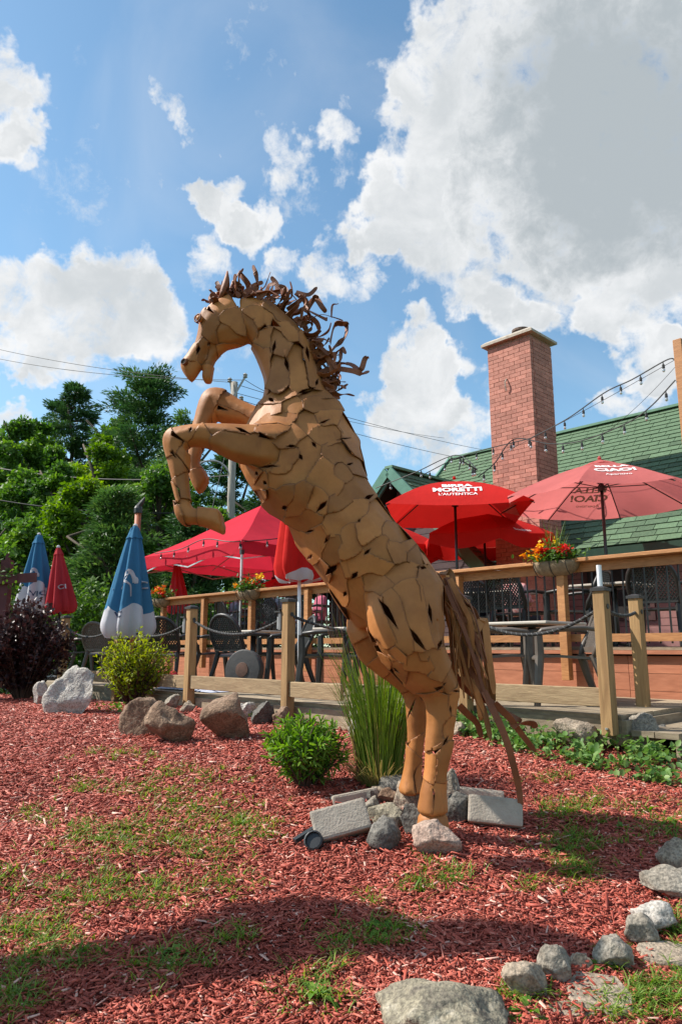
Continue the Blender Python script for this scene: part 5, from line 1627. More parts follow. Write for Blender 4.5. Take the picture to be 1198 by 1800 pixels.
def person(px, v, face, shirt, hair, legs, label, k=1.0, hairlong=False, lean=0.0):
    """seated figure, seat 0.43 above the deck; one skinned body surface with clothing and hair as children"""
    p = D(uv_at(px, v), v, UZ)
    root = empty('person', p, R(face + 90), label=label, cat='person', group=None)
    J = {'pel': (0, .06, .50), 'waist': (0, .09 - lean * .2, .66), 'chest': (0, .09 - lean * .5, .86), 'neck': (0, .07 - lean * .8, 1.00), 'head0': (0, .05 - lean * .9, 1.08), 'head1': (0, .035 - lean, 1.18), 'head2': (0, .04 - lean, 1.25)}
    E = [('pel', 'waist'), ('waist', 'chest'), ('chest', 'neck'), ('neck', 'head0'), ('head0', 'head1'), ('head1', 'head2')]
    Rr = {'pel': (.155, .125), 'waist': (.135, .105), 'chest': (.165, .115), 'neck': (.055, .055), 'head0': (.07, .08), 'head1': (.085, .10), 'head2': (.06, .07)}
    for s, n_ in ((-1, 'L'), (1, 'R')):
        J['sh' + n_] = (s * .175, .09 - lean * .55, .94); J['el' + n_] = (s * .235, .02 - lean * .5, .68); J['wr' + n_] = (s * .15, -.22 - lean * .3, .735); J['ha' + n_] = (s * .12, -.30 - lean * .3, .745)
        J['hi' + n_] = (s * .09, .03, .49); J['kn' + n_] = (s * .12, -.40, .50); J['an' + n_] = (s * .12, -.42, .09); J['to' + n_] = (s * .13, -.55, .035)
        E += [('chest', 'sh' + n_), ('sh' + n_, 'el' + n_), ('el' + n_, 'wr' + n_), ('wr' + n_, 'ha' + n_), ('pel', 'hi' + n_), ('hi' + n_, 'kn' + n_), ('kn' + n_, 'an' + n_), ('an' + n_, 'to' + n_)]
        Rr.update({'sh' + n_: (.06, .06), 'el' + n_: (.043, .043), 'wr' + n_: (.028, .028), 'ha' + n_: (.035, .022), 'hi' + n_: (.088, .088), 'kn' + n_: (.06, .06), 'an' + n_: (.037, .037), 'to' + n_: (.038, .028)})
    names = list(J); ix = {n_: i for i, n_ in enumerate(names)}
    me = bpy.data.meshes.new('body'); me.from_pydata([Vector(J[n_]) * k for n_ in names], [(ix[a], ix[b]) for a, b in E], [])
    o = bpy.data.objects.new('tmp', me); COL.objects.link(o)
    o.modifiers.new('s', 'SKIN'); sub = o.modifiers.new('d', 'SUBSURF'); sub.levels = 2
    sk = me.skin_vertices[0].data
    for n_ in names: sk[ix[n_]].radius = (Rr[n_][0] * k, Rr[n_][1] * k)
    sk[ix['pel']].use_root = True
    dg = bpy.context.evaluated_depsgraph_get(); dg.update()
    bme = bpy.data.meshes.new_from_object(o.evaluated_get(dg)); bpy.data.objects.remove(o)
    bme.materials.clear(); bme.materials.append(M_skin)
    bme.polygons.foreach_set('use_smooth', [True] * len(bme.polygons))
    bme.name = 'body'
    body = link_local('body', bme, root)
    # face
    hz = 1.17 * k
    mb = MB(); fy = (.035 - lean) * k
    mb.tube([Vector((0, fy - .085 * k, hz + .015 * k)), Vector((0, fy - .105 * k, hz - .012 * k)), Vector((0, fy - .088 * k, hz - .022 * k))], [.008 * k, .014 * k, .01 * k], 6); mb.local('nose', M_skin, body, smooth=True)
    for s in (-1, 1):
        mb = MB(); mb.lathe(Vector((s * .034 * k, fy - .083 * k, hz + .012 * k)), [(.002, -.006), (.010, -.003), (.010, .003), (.002, .006)], 8); mb.local('eye', M_hairdk, body)
        mb = MB(); mb.lathe(Vector((s * .086 * k, fy + .01, hz)), [(.004, -.03 * k), (.016 * k, -.015 * k), (.018 * k, .015 * k), (.006, .03 * k)], 8); mb.local('ear', M_skin, body, smooth=True)
        # fingers
        hx = J['ha' + ('L' if s < 0 else 'R')]
        for q in range(4):
            f0 = Vector(hx) * k + Vector(((q - 1.5) * .016 * k, -.02 * k, 0)); ln = (.05, .06, .055, .042)[q] * k
            mb = MB(); mb.tube([f0, f0 + Vector((0, -ln * .6, .006 * k)), f0 + Vector((0, -ln, -.012 * k))], [.008 * k, .0075 * k, .006 * k], 6); mb.local('finger', M_skin, body, smooth=True)
        f0 = Vector(hx) * k + Vector((-s * .03 * k, .01 * k, 0)); mb = MB(); mb.tube([f0, f0 + Vector((-s * .022 * k, -.03 * k, .0))], [.009 * k, .007 * k], 6); mb.local('thumb', M_skin, body, smooth=True)
    mb = MB(); mb.tube([Vector((-.022 * k, fy - .084 * k, hz - .048 * k)), Vector((0, fy - .090 * k, hz - .050 * k)), Vector((.022 * k, fy - .084 * k, hz - .048 * k))], .005 * k, 5); mb.local('mouth', M_rose, body)
    # clothing: shells from the body surface
    def shell(name, test, m_, off):
        bm = bmesh.new(); bm.from_mesh(bme)
        dele = [f for f in bm.faces if not test(f.calc_center_median() / k)]
        bmesh.ops.delete(bm, geom=dele, context='FACES'); bm.normal_update()
        for v_ in bm.verts: v_.co += v_.normal * off
        m2 = bpy.data.meshes.new(name); bm.to_mesh(m2); bm.free(); m2.materials.clear(); m2.materials.append(m_)
        so = link_local(name, m2, root); md = so.modifiers.new('t', 'SOLIDIFY'); md.thickness = .006; md.offset = 1
        return so
    shell('shirt', lambda c: .50 < c.z < 1.0 and (abs(c.x) < .19 or c.z > .70) and c.y > -.14 - lean * .5, shirt, .010)
    shell('trousers', lambda c: (c.z < .60 and c.z > .12) and (c.y < .25) and not (abs(c.x) > .2 and c.z > .58), legs, .006)
    bm = bmesh.new(); bm.from_mesh(bme)
    hc = Vector((0, (.04 - lean), 1.18))
    dele = [f for f in bm.faces if not ((f.calc_center_median() / k).z > 1.06 and ((f.calc_center_median() / k).y > (.035 - lean) - .02 or (f.calc_center_median() / k).z > 1.215))]
    bmesh.ops.delete(bm, geom=dele, context='FACES'); bm.normal_update()
    keep_big(bm)
    for v_ in bm.verts: v_.co += v_.normal * .018 * k * (1 + .5 * mnoise.noise(v_.co * 20))
    m2 = bpy.data.meshes.new('hair'); bm.to_mesh(m2); bm.free(); m2.materials.clear(); m2.materials.append(hair)
    ho = link_local('hair', m2, root); md = ho.modifiers.new('t', 'SOLIDIFY'); md.thickness = .012; md.offset = 1
    if hairlong:
        mb = MB(); mb.rings([[Vector((math.cos(a) * w_, .075 - lean + math.sin(a) * .05, z_)) * k for a in [2 * PI * q / 12 for q in range(12)]] for (w_, z_) in ((.07, 1.26), (.10, 1.18), (.105, 1.06), (.09, .95), (.05, .90))]); mb.local('hair_fall', hair, ho, smooth=True)
    return root
person(912, .95, 46, M_redfl, M_hairlt, M_jeans, 'seated woman in a red flowered blouse seen from behind through the railing', .80)
person(846, .95, 70, M_navyts, M_hairdk, M_jeans, 'small dark-haired person in a navy T-shirt seated behind the railing', .78)
person(415, .92, 28, M_greybl, M_hairgr, M_jeans, 'seated person in a grey blue shirt with arms on a table under the tent', .84, lean=.06)
person(482, .85, 60, M_patt, M_hairlt, M_jeans, 'seated person in a dark patterned top beside the flower basket', .84)
person(512, 1.75, 215, M_pink, M_hairlt, M_khaki, 'seated person in a pink top facing the railing behind the flower basket', .84, hairlong=True)
person(468, 1.95, 220, M_rose, M_hairdk, M_khaki, 'seated person in a rose shirt facing the railing under the tent', .82)
person(556, .9, 200, M_rose, M_hairdk, M_jeans, 'seated person in a rose shirt behind the horse\'s belly', .84)
# ------------------------------------------------------------------ vegetation
def leaf_mesh(name, P, size, m, parent=None, shape='diamond', up=.35, aspect=.5, seed=0, dirs=None, droop=0.0, kind=None, rnd=None, world=True):
    """one mesh of leaf-sized faces at points P (n,3); leaves tilt at random with a bias to face up"""
    r = np.random.default_rng(seed); n = len(P); P = np.asarray(P, dtype=float)
    ax = r.normal(size=(n, 3)) if dirs is None else np.asarray(dirs) + r.normal(size=(n, 3)) * .35
    ax /= np.linalg.norm(ax, axis=1)[:, None] + 1e-9
    nr = r.normal(size=(n, 3)); nr[:, 2] = np.abs(nr[:, 2]) + up * 2
    nr -= ax * np.sum(nr * ax, axis=1)[:, None]; nr /= np.linalg.norm(nr, axis=1)[:, None] + 1e-9
    sd = np.cross(ax, nr)
    L_ = (size * r.uniform(.65, 1.35, n))[:, None] if np.isscalar(size) else (np.asarray(size))[:, None]
    Wd = L_ * aspect
    if shape == 'diamond':
        q = [P, P + ax * L_ * .5 + sd * Wd * .5 + nr * L_ * .06, P + ax * L_ - nr * L_ * droop, P + ax * L_ * .5 - sd * Wd * .5 + nr * L_ * .06]
        Vv = np.stack(q, 1).reshape(-1, 3); F = np.arange(n * 4).reshape(n, 4); k = 4
    else:   # folded leaf of two quads
        q = [P, P + ax * L_ * .35 + sd * Wd * .5 + nr * L_ * .10, P + ax * L_ * .75 + sd * Wd * .36 + nr * L_ * (.06 - droop * .5), P + ax * L_ - nr * L_ * droop, P + ax * L_ * .75 - sd * Wd * .36 + nr * L_ * (.06 - droop * .5), P + ax * L_ * .35 - sd * Wd * .5 + nr * L_ * .10]
        Vv = np.stack(q, 1).reshape(-1, 3)
        b = np.arange(n)[:, None] * 6
        F = np.concatenate([b + np.array([[0, 1, 2, 3]]), b + np.array([[0, 3, 4, 5]])], 0); k = 6
    rv = r.random(n) if rnd is None else np.clip(rnd + r.normal(size=n) * .10, 0, 1)
    me = mesh_np(name, Vv, F, m, attrs={'rnd': np.repeat(rv, k)})
    o = link(name, me, parent) if world else link_local(name, me, parent)
    if kind: o['kind'] = kind
    return o

M_bark = mat('tree bark', (.05, .035, .025), (.11, .085, .06), scale=8, rough=.95, bump=.6, stretch=(4, 4, 1))
M_leafA = leafmat('deciduous leaves', [(.0, (.038, .090, .018)), (.5, (.088, .180, .030)), (1.0, (.18, .29, .045))])
M_leafB = leafmat('bright maple leaves', [(.0, (.060, .125, .014)), (.5, (.14, .24, .025)), (1.0, (.26, .37, .045))], .42)
M_pine = leafmat('pine needles', [(.0, (.026, .066, .024)), (.5, (.058, .128, .040)), (1.0, (.125, .21, .062))], .2)
M_pineL = leafmat('soft pine needles', [(.0, (.035, .085, .025)), (.5, (.075, .155, .042)), (1.0, (.16, .25, .065))], .25)

def tree(px, top_py, hw_px, Y, m, label, n=7000, leaf=.24, base_py=None, seed=0, kind='round', low=.25, group='trees beyond the deck'):
    r = np.random.default_rng(seed)
    top = at(px, top_py, Y); k = Y / FPX; W_ = hw_px * k
    x0, y0 = top.x, Y; z0 = .9; H = top.z - z0
    name = {'round': 'broadleaf_tree', 'pine': 'pine_tree', 'fir': 'pine_tree'}[kind]
    root = empty(name, (x0, y0, z0), label=label, cat='tree', group=None)
    tk = MB(); tr = .018 * H + .06
    bend = [Vector((x0 + r.normal() * .15 * i, y0 + r.normal() * .1 * i, z0 + H * .93 * i / 6)) for i in range(7)]
    tk.tube(bend, [tr * (1 - .14 * i) for i in range(7)], 8); trunk = tk.build('trunk', M_bark, root, smooth=True)
    pts = []; rn = []; dirs = []
    if kind == 'round':
        nl = 46
        lobes = []
        for i in range(nl):
            t = low + (1 - low) * (r.random() ** .8)
            prof = math.sin(PI * min(1, max(0.02, (t - low) / (1 - low) * .86 + .12))) ** .65
            a = r.uniform(0, 2 * PI); rr = W_ * prof * r.uniform(.35, .95)
            c = np.array([x0 + math.cos(a) * rr, y0 + math.sin(a) * rr * .9, z0 + H * (t * .93)])
            rad = W_ * r.uniform(.20, .36) * (1.1 - .35 * t)
            lobes.append((c, rad))
            b = MB(); tt = max(.15, t - .22); tz = z0 + H * .93 * tt
            b.tube([Vector((x0, y0, tz)), Vector(c) * .55 + Vector((x0, y0, tz)) * .45 + Vector((0, 0, .1)), Vector(c)], [tr * .35, tr * .22, .015], 5)
            if i % 3 == 0: b.build('limb', M_bark, trunk)
        per = n // nl
        for (c, rad) in lobes:
            d_ = r.normal(size=(per, 3)); d_ /= np.linalg.norm(d_, axis=1)[:, None]
            s_ = rad * r.random((per, 1)) ** .45
            p = c + d_ * s_ * np.array([1.1, 1.1, .78]); pts.append(p)
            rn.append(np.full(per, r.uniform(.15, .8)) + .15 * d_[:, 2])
    else:
        nb = 95 if kind == 'fir' else 60
        for i in range(nb):
            t = low + (1 - low) * (i + r.random()) / nb
            prof = (1 - (t - low) / (1 - low)) ** .75 * .95 + .08 if kind == 'fir' else (math.sin(PI * min(.98, (t - low) / (1 - low) * .8 + .16)) ** .8)
            a = r.uniform(0, 2 * PI); Lb = W_ * prof * r.uniform(.65, 1.1)
            s0 = np.array([x0, y0, z0 + H * t]); e = s0 + np.array([math.cos(a) * Lb, math.sin(a) * Lb, Lb * r.uniform(-.12, .22) if kind == 'fir' else Lb * r.uniform(.1, .5)])
            if i % 4 == 0:
                b = MB(); b.tube([Vector(s0), Vector((s0 + e) / 2) + Vector((0, 0, -.05)), Vector(e)], [tr * .25, tr * .15, .012], 5); b.build('limb', M_bark, trunk)
            ncl = 5 if kind == 'fir' else 4
            per = max(8, n // (nb * ncl))
            for q in range(ncl):
                f = .30 + .72 * q / (ncl - 1)
                c = s0 * (1 - f) + e * f + r.normal(size=3) * .08 * W_
                d_ = r.normal(size=(per, 3)); d_ /= np.linalg.norm(d_, axis=1)[:, None]
                rad = W_ * r.uniform(.13, .21)
                p = c + d_ * rad * r.random((per, 1)) ** .5 * np.array([1.35, 1.35, .42])
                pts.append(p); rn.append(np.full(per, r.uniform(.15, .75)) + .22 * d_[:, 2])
                dirs.append(d_ * .6 + np.array([math.cos(a), math.sin(a), .25]))
    P = np.concatenate(pts); R_ = np.concatenate(rn)
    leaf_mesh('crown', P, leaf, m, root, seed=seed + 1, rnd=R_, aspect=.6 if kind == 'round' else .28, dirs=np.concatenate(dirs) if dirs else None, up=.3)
    return root
tree(40, 716, 92, 30, M_leafA, 'mid-green broadleaf tree with a rounded crown at the end of the row', 18900, 0.211, seed=1, low=.12)
tree(-50, 790, 70, 27, M_leafB, 'light green tree standing beside the rounded broadleaf tree', 10500, 0.186, seed=2, low=.05)
tree(133, 684, 48, 40, M_pine, 'sparse tall pine poking above the other crowns', 13650, 0.26, seed=3, kind='pine', low=.62)
tree(262, 664, 96, 33, M_pine, 'tallest dark pine with a broad ragged crown', 25200, 0.236, seed=4, kind='pine', low=.35)
tree(170, 742, 100, 29, M_leafB, 'bright yellow-green maple in the middle of the row', 21000, 0.186, seed=5, low=.10)
tree(105, 800, 80, 25, M_leafA, 'darker broadleaf tree below the maple', 14700, 0.174, seed=6, low=.05)
tree(312, 765, 70, 27, M_pineL, 'soft green pine next to the street lamp', 18900, 0.198, seed=7, kind='pine', low=.12)
tree(405, 800, 62, 30, M_pine, 'dark pine behind the utility pole', 16800, 0.211, seed=8, kind='pine', low=.08)
tree(205, 868, 105, 19, M_pineL, 'low spreading white pine with feathery boughs behind the blue umbrella', 25200, 0.155, seed=9, kind='fir', low=.05)
tree(40, 900, 85, 20, M_leafA, 'dark leafy tree behind the far furled umbrellas', 14700, 0.136, seed=10, low=.02)
tree(330, 905, 80, 22, M_pine, 'dark pine under the tent\'s corner', 16800, 0.174, seed=11, kind='fir', low=.02)
tree(470, 850, 60, 29, M_pine, 'dark pine behind the crimson tent', 10500, 0.211, seed=12, kind='pine', low=.05)
tree(-90, 840, 90, 22, M_leafA, 'leafy tree at the near end of the row', 10500, 0.174, seed=13, low=.02)
tree(55, 815, 105, 26, M_leafA, 'full leafy tree rising above the furled blue umbrellas', 17000, .17, seed=17, low=.0)
tree(150, 830, 105, 24, M_leafB, 'fresh green leafy tree below the maple', 16000, .16, seed=18, low=.0)
tree(285, 800, 100, 25, M_leafA, 'full leafy tree left of the horse\'s raised foreleg', 17000, .17, seed=19, low=.0)
tree(375, 880, 80, 23, M_leafA, 'leafy tree just behind the street lamp arm', 12000, .15, seed=20, low=.0)
tree(212, 718, 85, 38, M_leafA, 'tall broadleaf tree between the two dark pines', 16000, .22, seed=21, low=.05)
tree(325, 735, 55, 38, M_pineL, 'pale green pine right of the tallest pine', 12000, .24, seed=22, kind='pine', low=.2)
tree(75, 712, 60, 37, M_leafA, 'tall broadleaf tree left of the sparse pine', 14000, .22, seed=23, low=.1)
tree(95, 770, 75, 34, M_leafA, 'broadleaf tree filling the gap behind the maple', 15000, .2, seed=14, low=.05)
tree(228, 790, 80, 36, M_leafA, 'broadleaf tree below the tallest pine', 15000, .2, seed=15, low=.05)
tree(0, 770, 80, 36, M_leafA, 'tall broadleaf tree behind the light green tree', 14000, .2, seed=16, low=.05)
# low green shrubs under the trees
M_under = leafmat('undergrowth leaves', [(.0, (.025, .065, .012)), (.5, (.060, .130, .022)), (1.0, (.13, .21, .035))], .35)
def blob_points(c, rad, n, r, hollow=.5):
    d_ = r.normal(size=(n, 3)); d_ /= np.linalg.norm(d_, axis=1)[:, None]
    return np.asarray(c) + d_ * np.asarray(rad) * (r.random((n, 1)) ** hollow), d_
for i, (px, py, w, Y) in enumerate(((160, 1065, 70, 15), (250, 1085, 60, 16.5), (330, 1085, 60, 19), (30, 1080, 80, 14.5), (420, 1075, 70, 20), (520, 1085, 80, 22))):
    r = np.random.default_rng(60 + i); b = at(px, 1120, Y); k = Y / FPX; top = at(px, py - 40, Y).z
    c = (b.x, Y, (.9 + top) / 2)
    rt = empty('undergrowth_shrub', (b.x, Y, .9), label=('green shrub behind the furled blue and red umbrellas', 'green shrub behind the near furled blue umbrella', 'green shrub behind the far end of the railing', 'green shrub behind the dark purple bush', 'green shrub behind the crimson tent legs', 'green shrub behind the tent, past the utility pole')[i], cat='shrub', group='undergrowth shrubs')
    p, d_ = blob_points(c, (w * k, w * k * .7, (top - .9) / 2 + .1), 2600, r)
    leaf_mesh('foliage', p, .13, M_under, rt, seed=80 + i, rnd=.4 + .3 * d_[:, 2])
    for q in range(3):
        s = MB(); s.tube([(b.x + .1 * q, Y, .85), (b.x + (q - 1) * .3, Y, top * .8)], [.03, .012], 5); s.build('stem', M_bark, rt)

# ------------------------------------------------------------------ garden plants
M_nine = leafmat('dark purple leaves', [(.0, (.012, .006, .008)), (.6, (.035, .015, .017)), (1.0, (.085, .045, .040))], .15, .4)
M_yel = leafmat('golden green leaves', [(.0, (.090, .150, .012)), (.5, (.200, .270, .020)), (1.0, (.340, .370, .035))], .4)
M_lily = leafmat('fresh green leaves', [(.0, (.055, .135, .018)), (.5, (.115, .235, .03)), (1.0, (.20, .33, .05))], .35)
M_hosta = leafmat('hosta leaves', [(.0, (.020, .060, .018)), (1.0, (.060, .130, .040))], .25)
M_cover = leafmat('ground cover leaves', [(.0, (.065, .14, .032)), (.5, (.125, .235, .055)), (1.0, (.23, .33, .10))], .3)
M_twig = mat('twig', (.05, .025, .018), (.10, .055, .035), scale=10, rough=.9)

def twig_shrub(name, label, base, W_, H, stems, leaf, m, seed, per=26, aspect=.5, spread_=1.0, lift=.0, shape='fold'):
    r = np.random.default_rng(seed); rt = empty(name, base, label=label, cat='shrub')
    P, Dr, Rn = [], [], []
    sm = MB()
    for i in range(stems):
        a = r.uniform(0, 2 * PI); f = math.sqrt(r.random()) * spread_
        hh = H * r.uniform(.55, 1.0) * (1 - .35 * f * f)
        e = np.array([base[0] + math.cos(a) * W_ * f, base[1] + math.sin(a) * W_ * f * .85, base[2] + hh])
        s0 = np.array(base) + np.array([math.cos(a), math.sin(a), 0]) * W_ * .12 * f
        mid = s0 * .45 + e * .55 + np.array([0, 0, hh * .10]) + r.normal(size=3) * .02
        pts = catmull([Vector(s0), Vector(mid), Vector(e)], 5)
        sm.tube(pts, [.006 * (1 - .7 * q / (len(pts) - 1)) + .001 for q in range(len(pts))], 4)
        for q in range(per):
            t = .18 + .82 * (q + r.random()) / per; x = t * (len(pts) - 1); j = min(int(x), len(pts) - 2)
            p = pts[j].lerp(pts[j + 1], x - j); ax = (pts[j + 1] - pts[j]).normalized()
            o_ = r.normal(size=3); P.append(np.array(p) + o_ * W_ * .025); Dr.append(np.array(ax) * .7 + o_ * .8); Rn.append(.25 + .55 * t)
    so = sm.build('stems', M_twig, rt); so['kind'] = 'stuff'
    leaf_mesh('foliage', np.array(P), leaf, m, rt, shape=shape, dirs=np.array(Dr), rnd=np.array(Rn), seed=seed, aspect=aspect, up=.3, droop=.08)
    return rt
# dark ninebark
b = gpt(40, 1215); b = at(40, 1205, 9.2); b.z = gz(b.x, b.y)
twig_shrub('ninebark_bush', 'dense dark purple-leaved bush beside the lower deck', tuple(b), .60, 1.32, 170, .058, M_nine, 21, per=34, aspect=.65)
b2 = at(-70, 1205, 8.9); b2.z = gz(b2.x, b2.y)
twig_shrub('ninebark_bush', 'dark purple-leaved bush under the maroon pergola post', tuple(b2), .5, 1.25, 90, .052, M_nine, 22, per=30, aspect=.65)
b = gpt(232, 1240)
twig_shrub('golden_shrub', 'yellow-green shrub in front of the furled blue umbrella', tuple(b), .46, .90, 130, .046, M_yel, 23, per=28, aspect=.42)
for (px, py, hh, sd_) in ((228, 1215, .86, 24),):
    q = gpt(px, 1238)
b = gpt(536, 1392)
twig_shrub('lily_clump', 'bushy bright green leafy clump left of the ornamental grass', tuple(b), .27, .47, 90, .052, M_lily, 25, per=36, aspect=.26, shape='fold')
# hostas and leafy plants at the foot of the purple bush
def rosette(name, label, base, n, L_, W_, m, seed, cat='plant', group=None):
    r = np.random.default_rng(seed); rt = empty(name, base, label=label, cat=cat, group=group)
    for i in range(n):
        a = r.uniform(0, 2 * PI); el = r.uniform(.35, 1.1); ln = L_ * r.uniform(.7, 1.15)
        P_ = []
        for q in range(7):
            t = q / 6
            P_.append(Vector(base) + Vector((math.cos(a) * math.cos(el) * ln * t, math.sin(a) * math.cos(el) * ln * t, ln * (math.sin(el) * t - .55 * t * t))))
        wd = [W_ * x for x in (.12, .3, .8, 1, .9, .6, .05)]
        mb = MB(); sd = Vector((-math.sin(a), math.cos(a), 0))
        for q in range(7): mb.v += [P_[q] - sd * wd[q] / 2 + Vector((0, 0, wd[q] * .12)), P_[q], P_[q] + sd * wd[q] / 2 + Vector((0, 0, wd[q] * .12))]
        for q in range(6):
            for h in range(2): mb.f.append([q * 3 + h, q * 3 + h + 1, q * 3 + h + 4, q * 3 + h + 3])
        me = mb.mesh('leaf', m, True); at_ = me.attributes.new('rnd', 'FLOAT', 'POINT'); at_.data.foreach_set('value', np.full(len(me.vertices), r.random(), dtype=np.float32))
        link('leaf', me, rt)
for i, (px, py, L_) in enumerate(((8, 1222, .34), (48, 1226, .26), (70, 1222, .24), (25, 1215, .3), (88, 1218, .2))):
    rosette('hosta', 'broad-leaved green plant at the foot of the purple bush', tuple(gpt(px, py)), 13, L_, .085, M_hosta, 30 + i, group='hostas below the purple bush')
# ornamental grass
def blades(P0s, dirs, lens, wid, m, name, parent, seed, bend=.5, kind=None, segs=4, rn=None):
    r = np.random.default_rng(seed); n = len(P0s); P0s = np.asarray(P0s); dirs = np.asarray(dirs)
    hz = dirs.copy(); hz[:, 2] = 0; nh = np.linalg.norm(hz, axis=1)[:, None] + 1e-6; hz /= nh
    sd = np.stack([-hz[:, 1], hz[:, 0], np.zeros(n)], 1)
    rt_ = r.uniform(-1, 1, (n, 1)); sd = sd + hz * rt_; sd /= np.linalg.norm(sd, axis=1)[:, None]
    lens = np.asarray(lens)[:, None]; b = (bend * r.uniform(.3, 1.3, n))[:, None]
    rows = []
    for q in range(segs + 1):
        t = q / segs
        c = P0s + dirs * lens * t + hz * lens * b * t * t * .6 - np.array([0, 0, 1.0]) * lens * b * t * t * t * .55
        w_ = wid * (1 - t) ** .6 * .5 + wid * .04
        rows.append(np.stack([c - sd * w_, c + sd * w_], 1))
    Vv = np.stack(rows, 1).reshape(-1, 3)            # n, segs+1, 2
    k = (segs + 1) * 2; b0 = np.arange(n)[:, None] * k
    F = np.concatenate([b0 + np.array([[2 * q, 2 * q + 1, 2 * q + 3, 2 * q + 2]]) for q in range(segs)], 0)
    rv = r.random(n) if rn is None else rn
    o = link(name, mesh_np(name, Vv, F, m, attrs={'rnd': np.repeat(rv, k)}), parent)
    if kind: o['kind'] = kind
    return o
M_reed = leafmat('reed grass blades', [(.0, (.33, .24, .10)), (.22, (.30, .25, .09)), (.4, (.10, .16, .025)), (1.0, (.17, .26, .035))], .3)
M_seed = leafmat('brown reed plumes', [(.0, (.16, .08, .05)), (1.0, (.26, .15, .09))], .2)
b = gpt(668, 1378); r = np.random.default_rng(40)
og = empty('ornamental_grass', tuple(b), label='tall upright ornamental grass clump behind the horse\'s hind legs', cat='grass')
n = 620; a = r.uniform(0, 2 * PI, n); f = np.sqrt(r.random(n)); tl = f * r.uniform(.04, .19, n)
p0 = np.stack([b.x + np.cos(a) * f * .13, b.y + np.sin(a) * f * .12, np.full(n, b.z)], 1)
dr = np.stack([np.cos(a) * tl, np.sin(a) * tl, np.ones(n)], 1)
hts = np.clip(r.normal(.78, .19, n), .3, 1.15)
o = blades(p0, dr, hts, .008, M_reed, 'blades', og, 41, bend=.35, kind='stuff', segs=5, rn=np.where(hts < .52, r.uniform(0, .3, n), r.uniform(.3, 1, n)))
n = 26; a = r.uniform(0, 2 * PI, n); tl = r.uniform(.02, .14, n)
p0 = np.stack([b.x - .06 + np.cos(a) * .08, b.y + np.sin(a) * .08, np.full(n, b.z)], 1); dr = np.stack([np.cos(a) * tl - .05, np.sin(a) * tl, np.ones(n)], 1)
o = blades(p0, dr, r.uniform(.95, 1.35, n), .006, M_seed, 'plume_stalks', og, 42, bend=.12, kind='stuff', segs=5)
# dead straw at its foot
n = 260; a = r.uniform(0, 2 * PI, n); tl = r.uniform(.3, 1.1, n)
p0 = np.stack([b.x + np.cos(a) * .12, b.y + np.sin(a) * .11, np.full(n, b.z)], 1); dr = np.stack([np.cos(a) * tl, np.sin(a) * tl, np.ones(n)], 1); dr /= np.linalg.norm(dr, axis=1)[:, None]
blades(p0, dr, r.uniform(.12, .38, n), .006, M_reed, 'straw', og, 43, bend=.6, kind='stuff', rn=r.uniform(0, .28, n))
# ground cover along the lower deck
r = np.random.default_rng(50)
P_ = []
for i in range(5200):
    if mnoise.noise(Vector((i * .37, 0, 0))) < -9: continue
    uu = r.uniform(-2.1, .55); wd_ = .30 + .30 * min(1, max(0, (.3 - uu) / 1.2)) + .10 * mnoise.noise(Vector((uu * 3, 0, 0)))
    f_ = r.random(); q = D(uu, L2 - .03 - wd_ * f_, 0)
    if mnoise.noise(Vector((q.x * 5, q.y * 5, 3))) + .25 * (1 - f_) < r.uniform(-.22, .38): continue
    P_.append((q.x, q.y, gz(q.x, q.y) + .015 + r.random() * (.05 + .10 * (1 - f_) * (.6 + .8 * abs(mnoise.noise(Vector((uu * 5, f_ * 3, 2))))))))
o = leaf_mesh('ground_cover', np.array(P_), .045, M_cover, None, shape='fold', seed=51, aspect=.7, up=.9, kind='stuff')
o['label'] = 'low green creeping ground cover along the foot of the lower deck'
P_ = []
for (cx, cy, n, rx, ry) in ((590, 1262, 120, 60, 12), (450, 1262, 90, 30, 8), (1185, 1310, 160, 22, 10), (640, 1275, 60, 30, 10), (205, 1250, 60, 30, 6)):
    for i in range(n):
        q = gpt(cx + r.normal() * rx * .5, cy + r.normal() * ry * .5); P_.append((q.x, q.y, q.z + r.random() * .07))
o = leaf_mesh('weeds_by_deck', np.array(P_), .05, M_lily, None, shape='fold', seed=52, aspect=.5, up=.5, kind='stuff')
# grass and weeds sprouting through the mulch
M_grass = leafmat('grass blades', [(.0, (.085, .170, .022)), (.5, (.15, .26, .035)), (1.0, (.29, .36, .07))], .4)
patches = [(60,1650,95,40,60),(20,1770,60,40,40),(300,1705,70,35,30),(410,1665,40,25,14),(670,1655,85,30,42),(555,1765,60,45,26),(725,1570,30,14,14),(790,1555,40,16,18),(985,1430,45,18,40),(1005,1490,60,35,70),
    (1020,1540,40,22,34),(1045,1420,40,20,18),(930,1565,30,12,10),(330,1430,110,30,60),(420,1450,70,20,36),(240,1480,90,34,50),(350,1500,90,30,40),(180,1500,80,30,36),(130,1590,80,30,30),(280,1580,70,30,26),(380,1560,60,22,18),
    (220,1330,60,12,26),(340,1370,80,18,34),(260,1395,70,14,26),(60,1430,50,16,14),(170,1390,60,14,20),(460,1470,40,12,12),(10,1560,40,30,16),(200,1560,60,22,20),(1180,1760,60,40,60),(1090,1790,60,30,36),(1190,1650,30,40,30),
    (1080,1690,30,20,16),(930,1770,36,26,22),(1150,1450,60,40,30),(1190,1470,40,30,22),(960,1370,40,14,14),(650,1585,20,10,6),(140,1470,70,24,24),(90,1700,80,30,34),(590,1700,40,20,10),(760,1530,20,8,5)]
P_, Dr, Ln = [], [], []
r = np.random.default_rng(55)
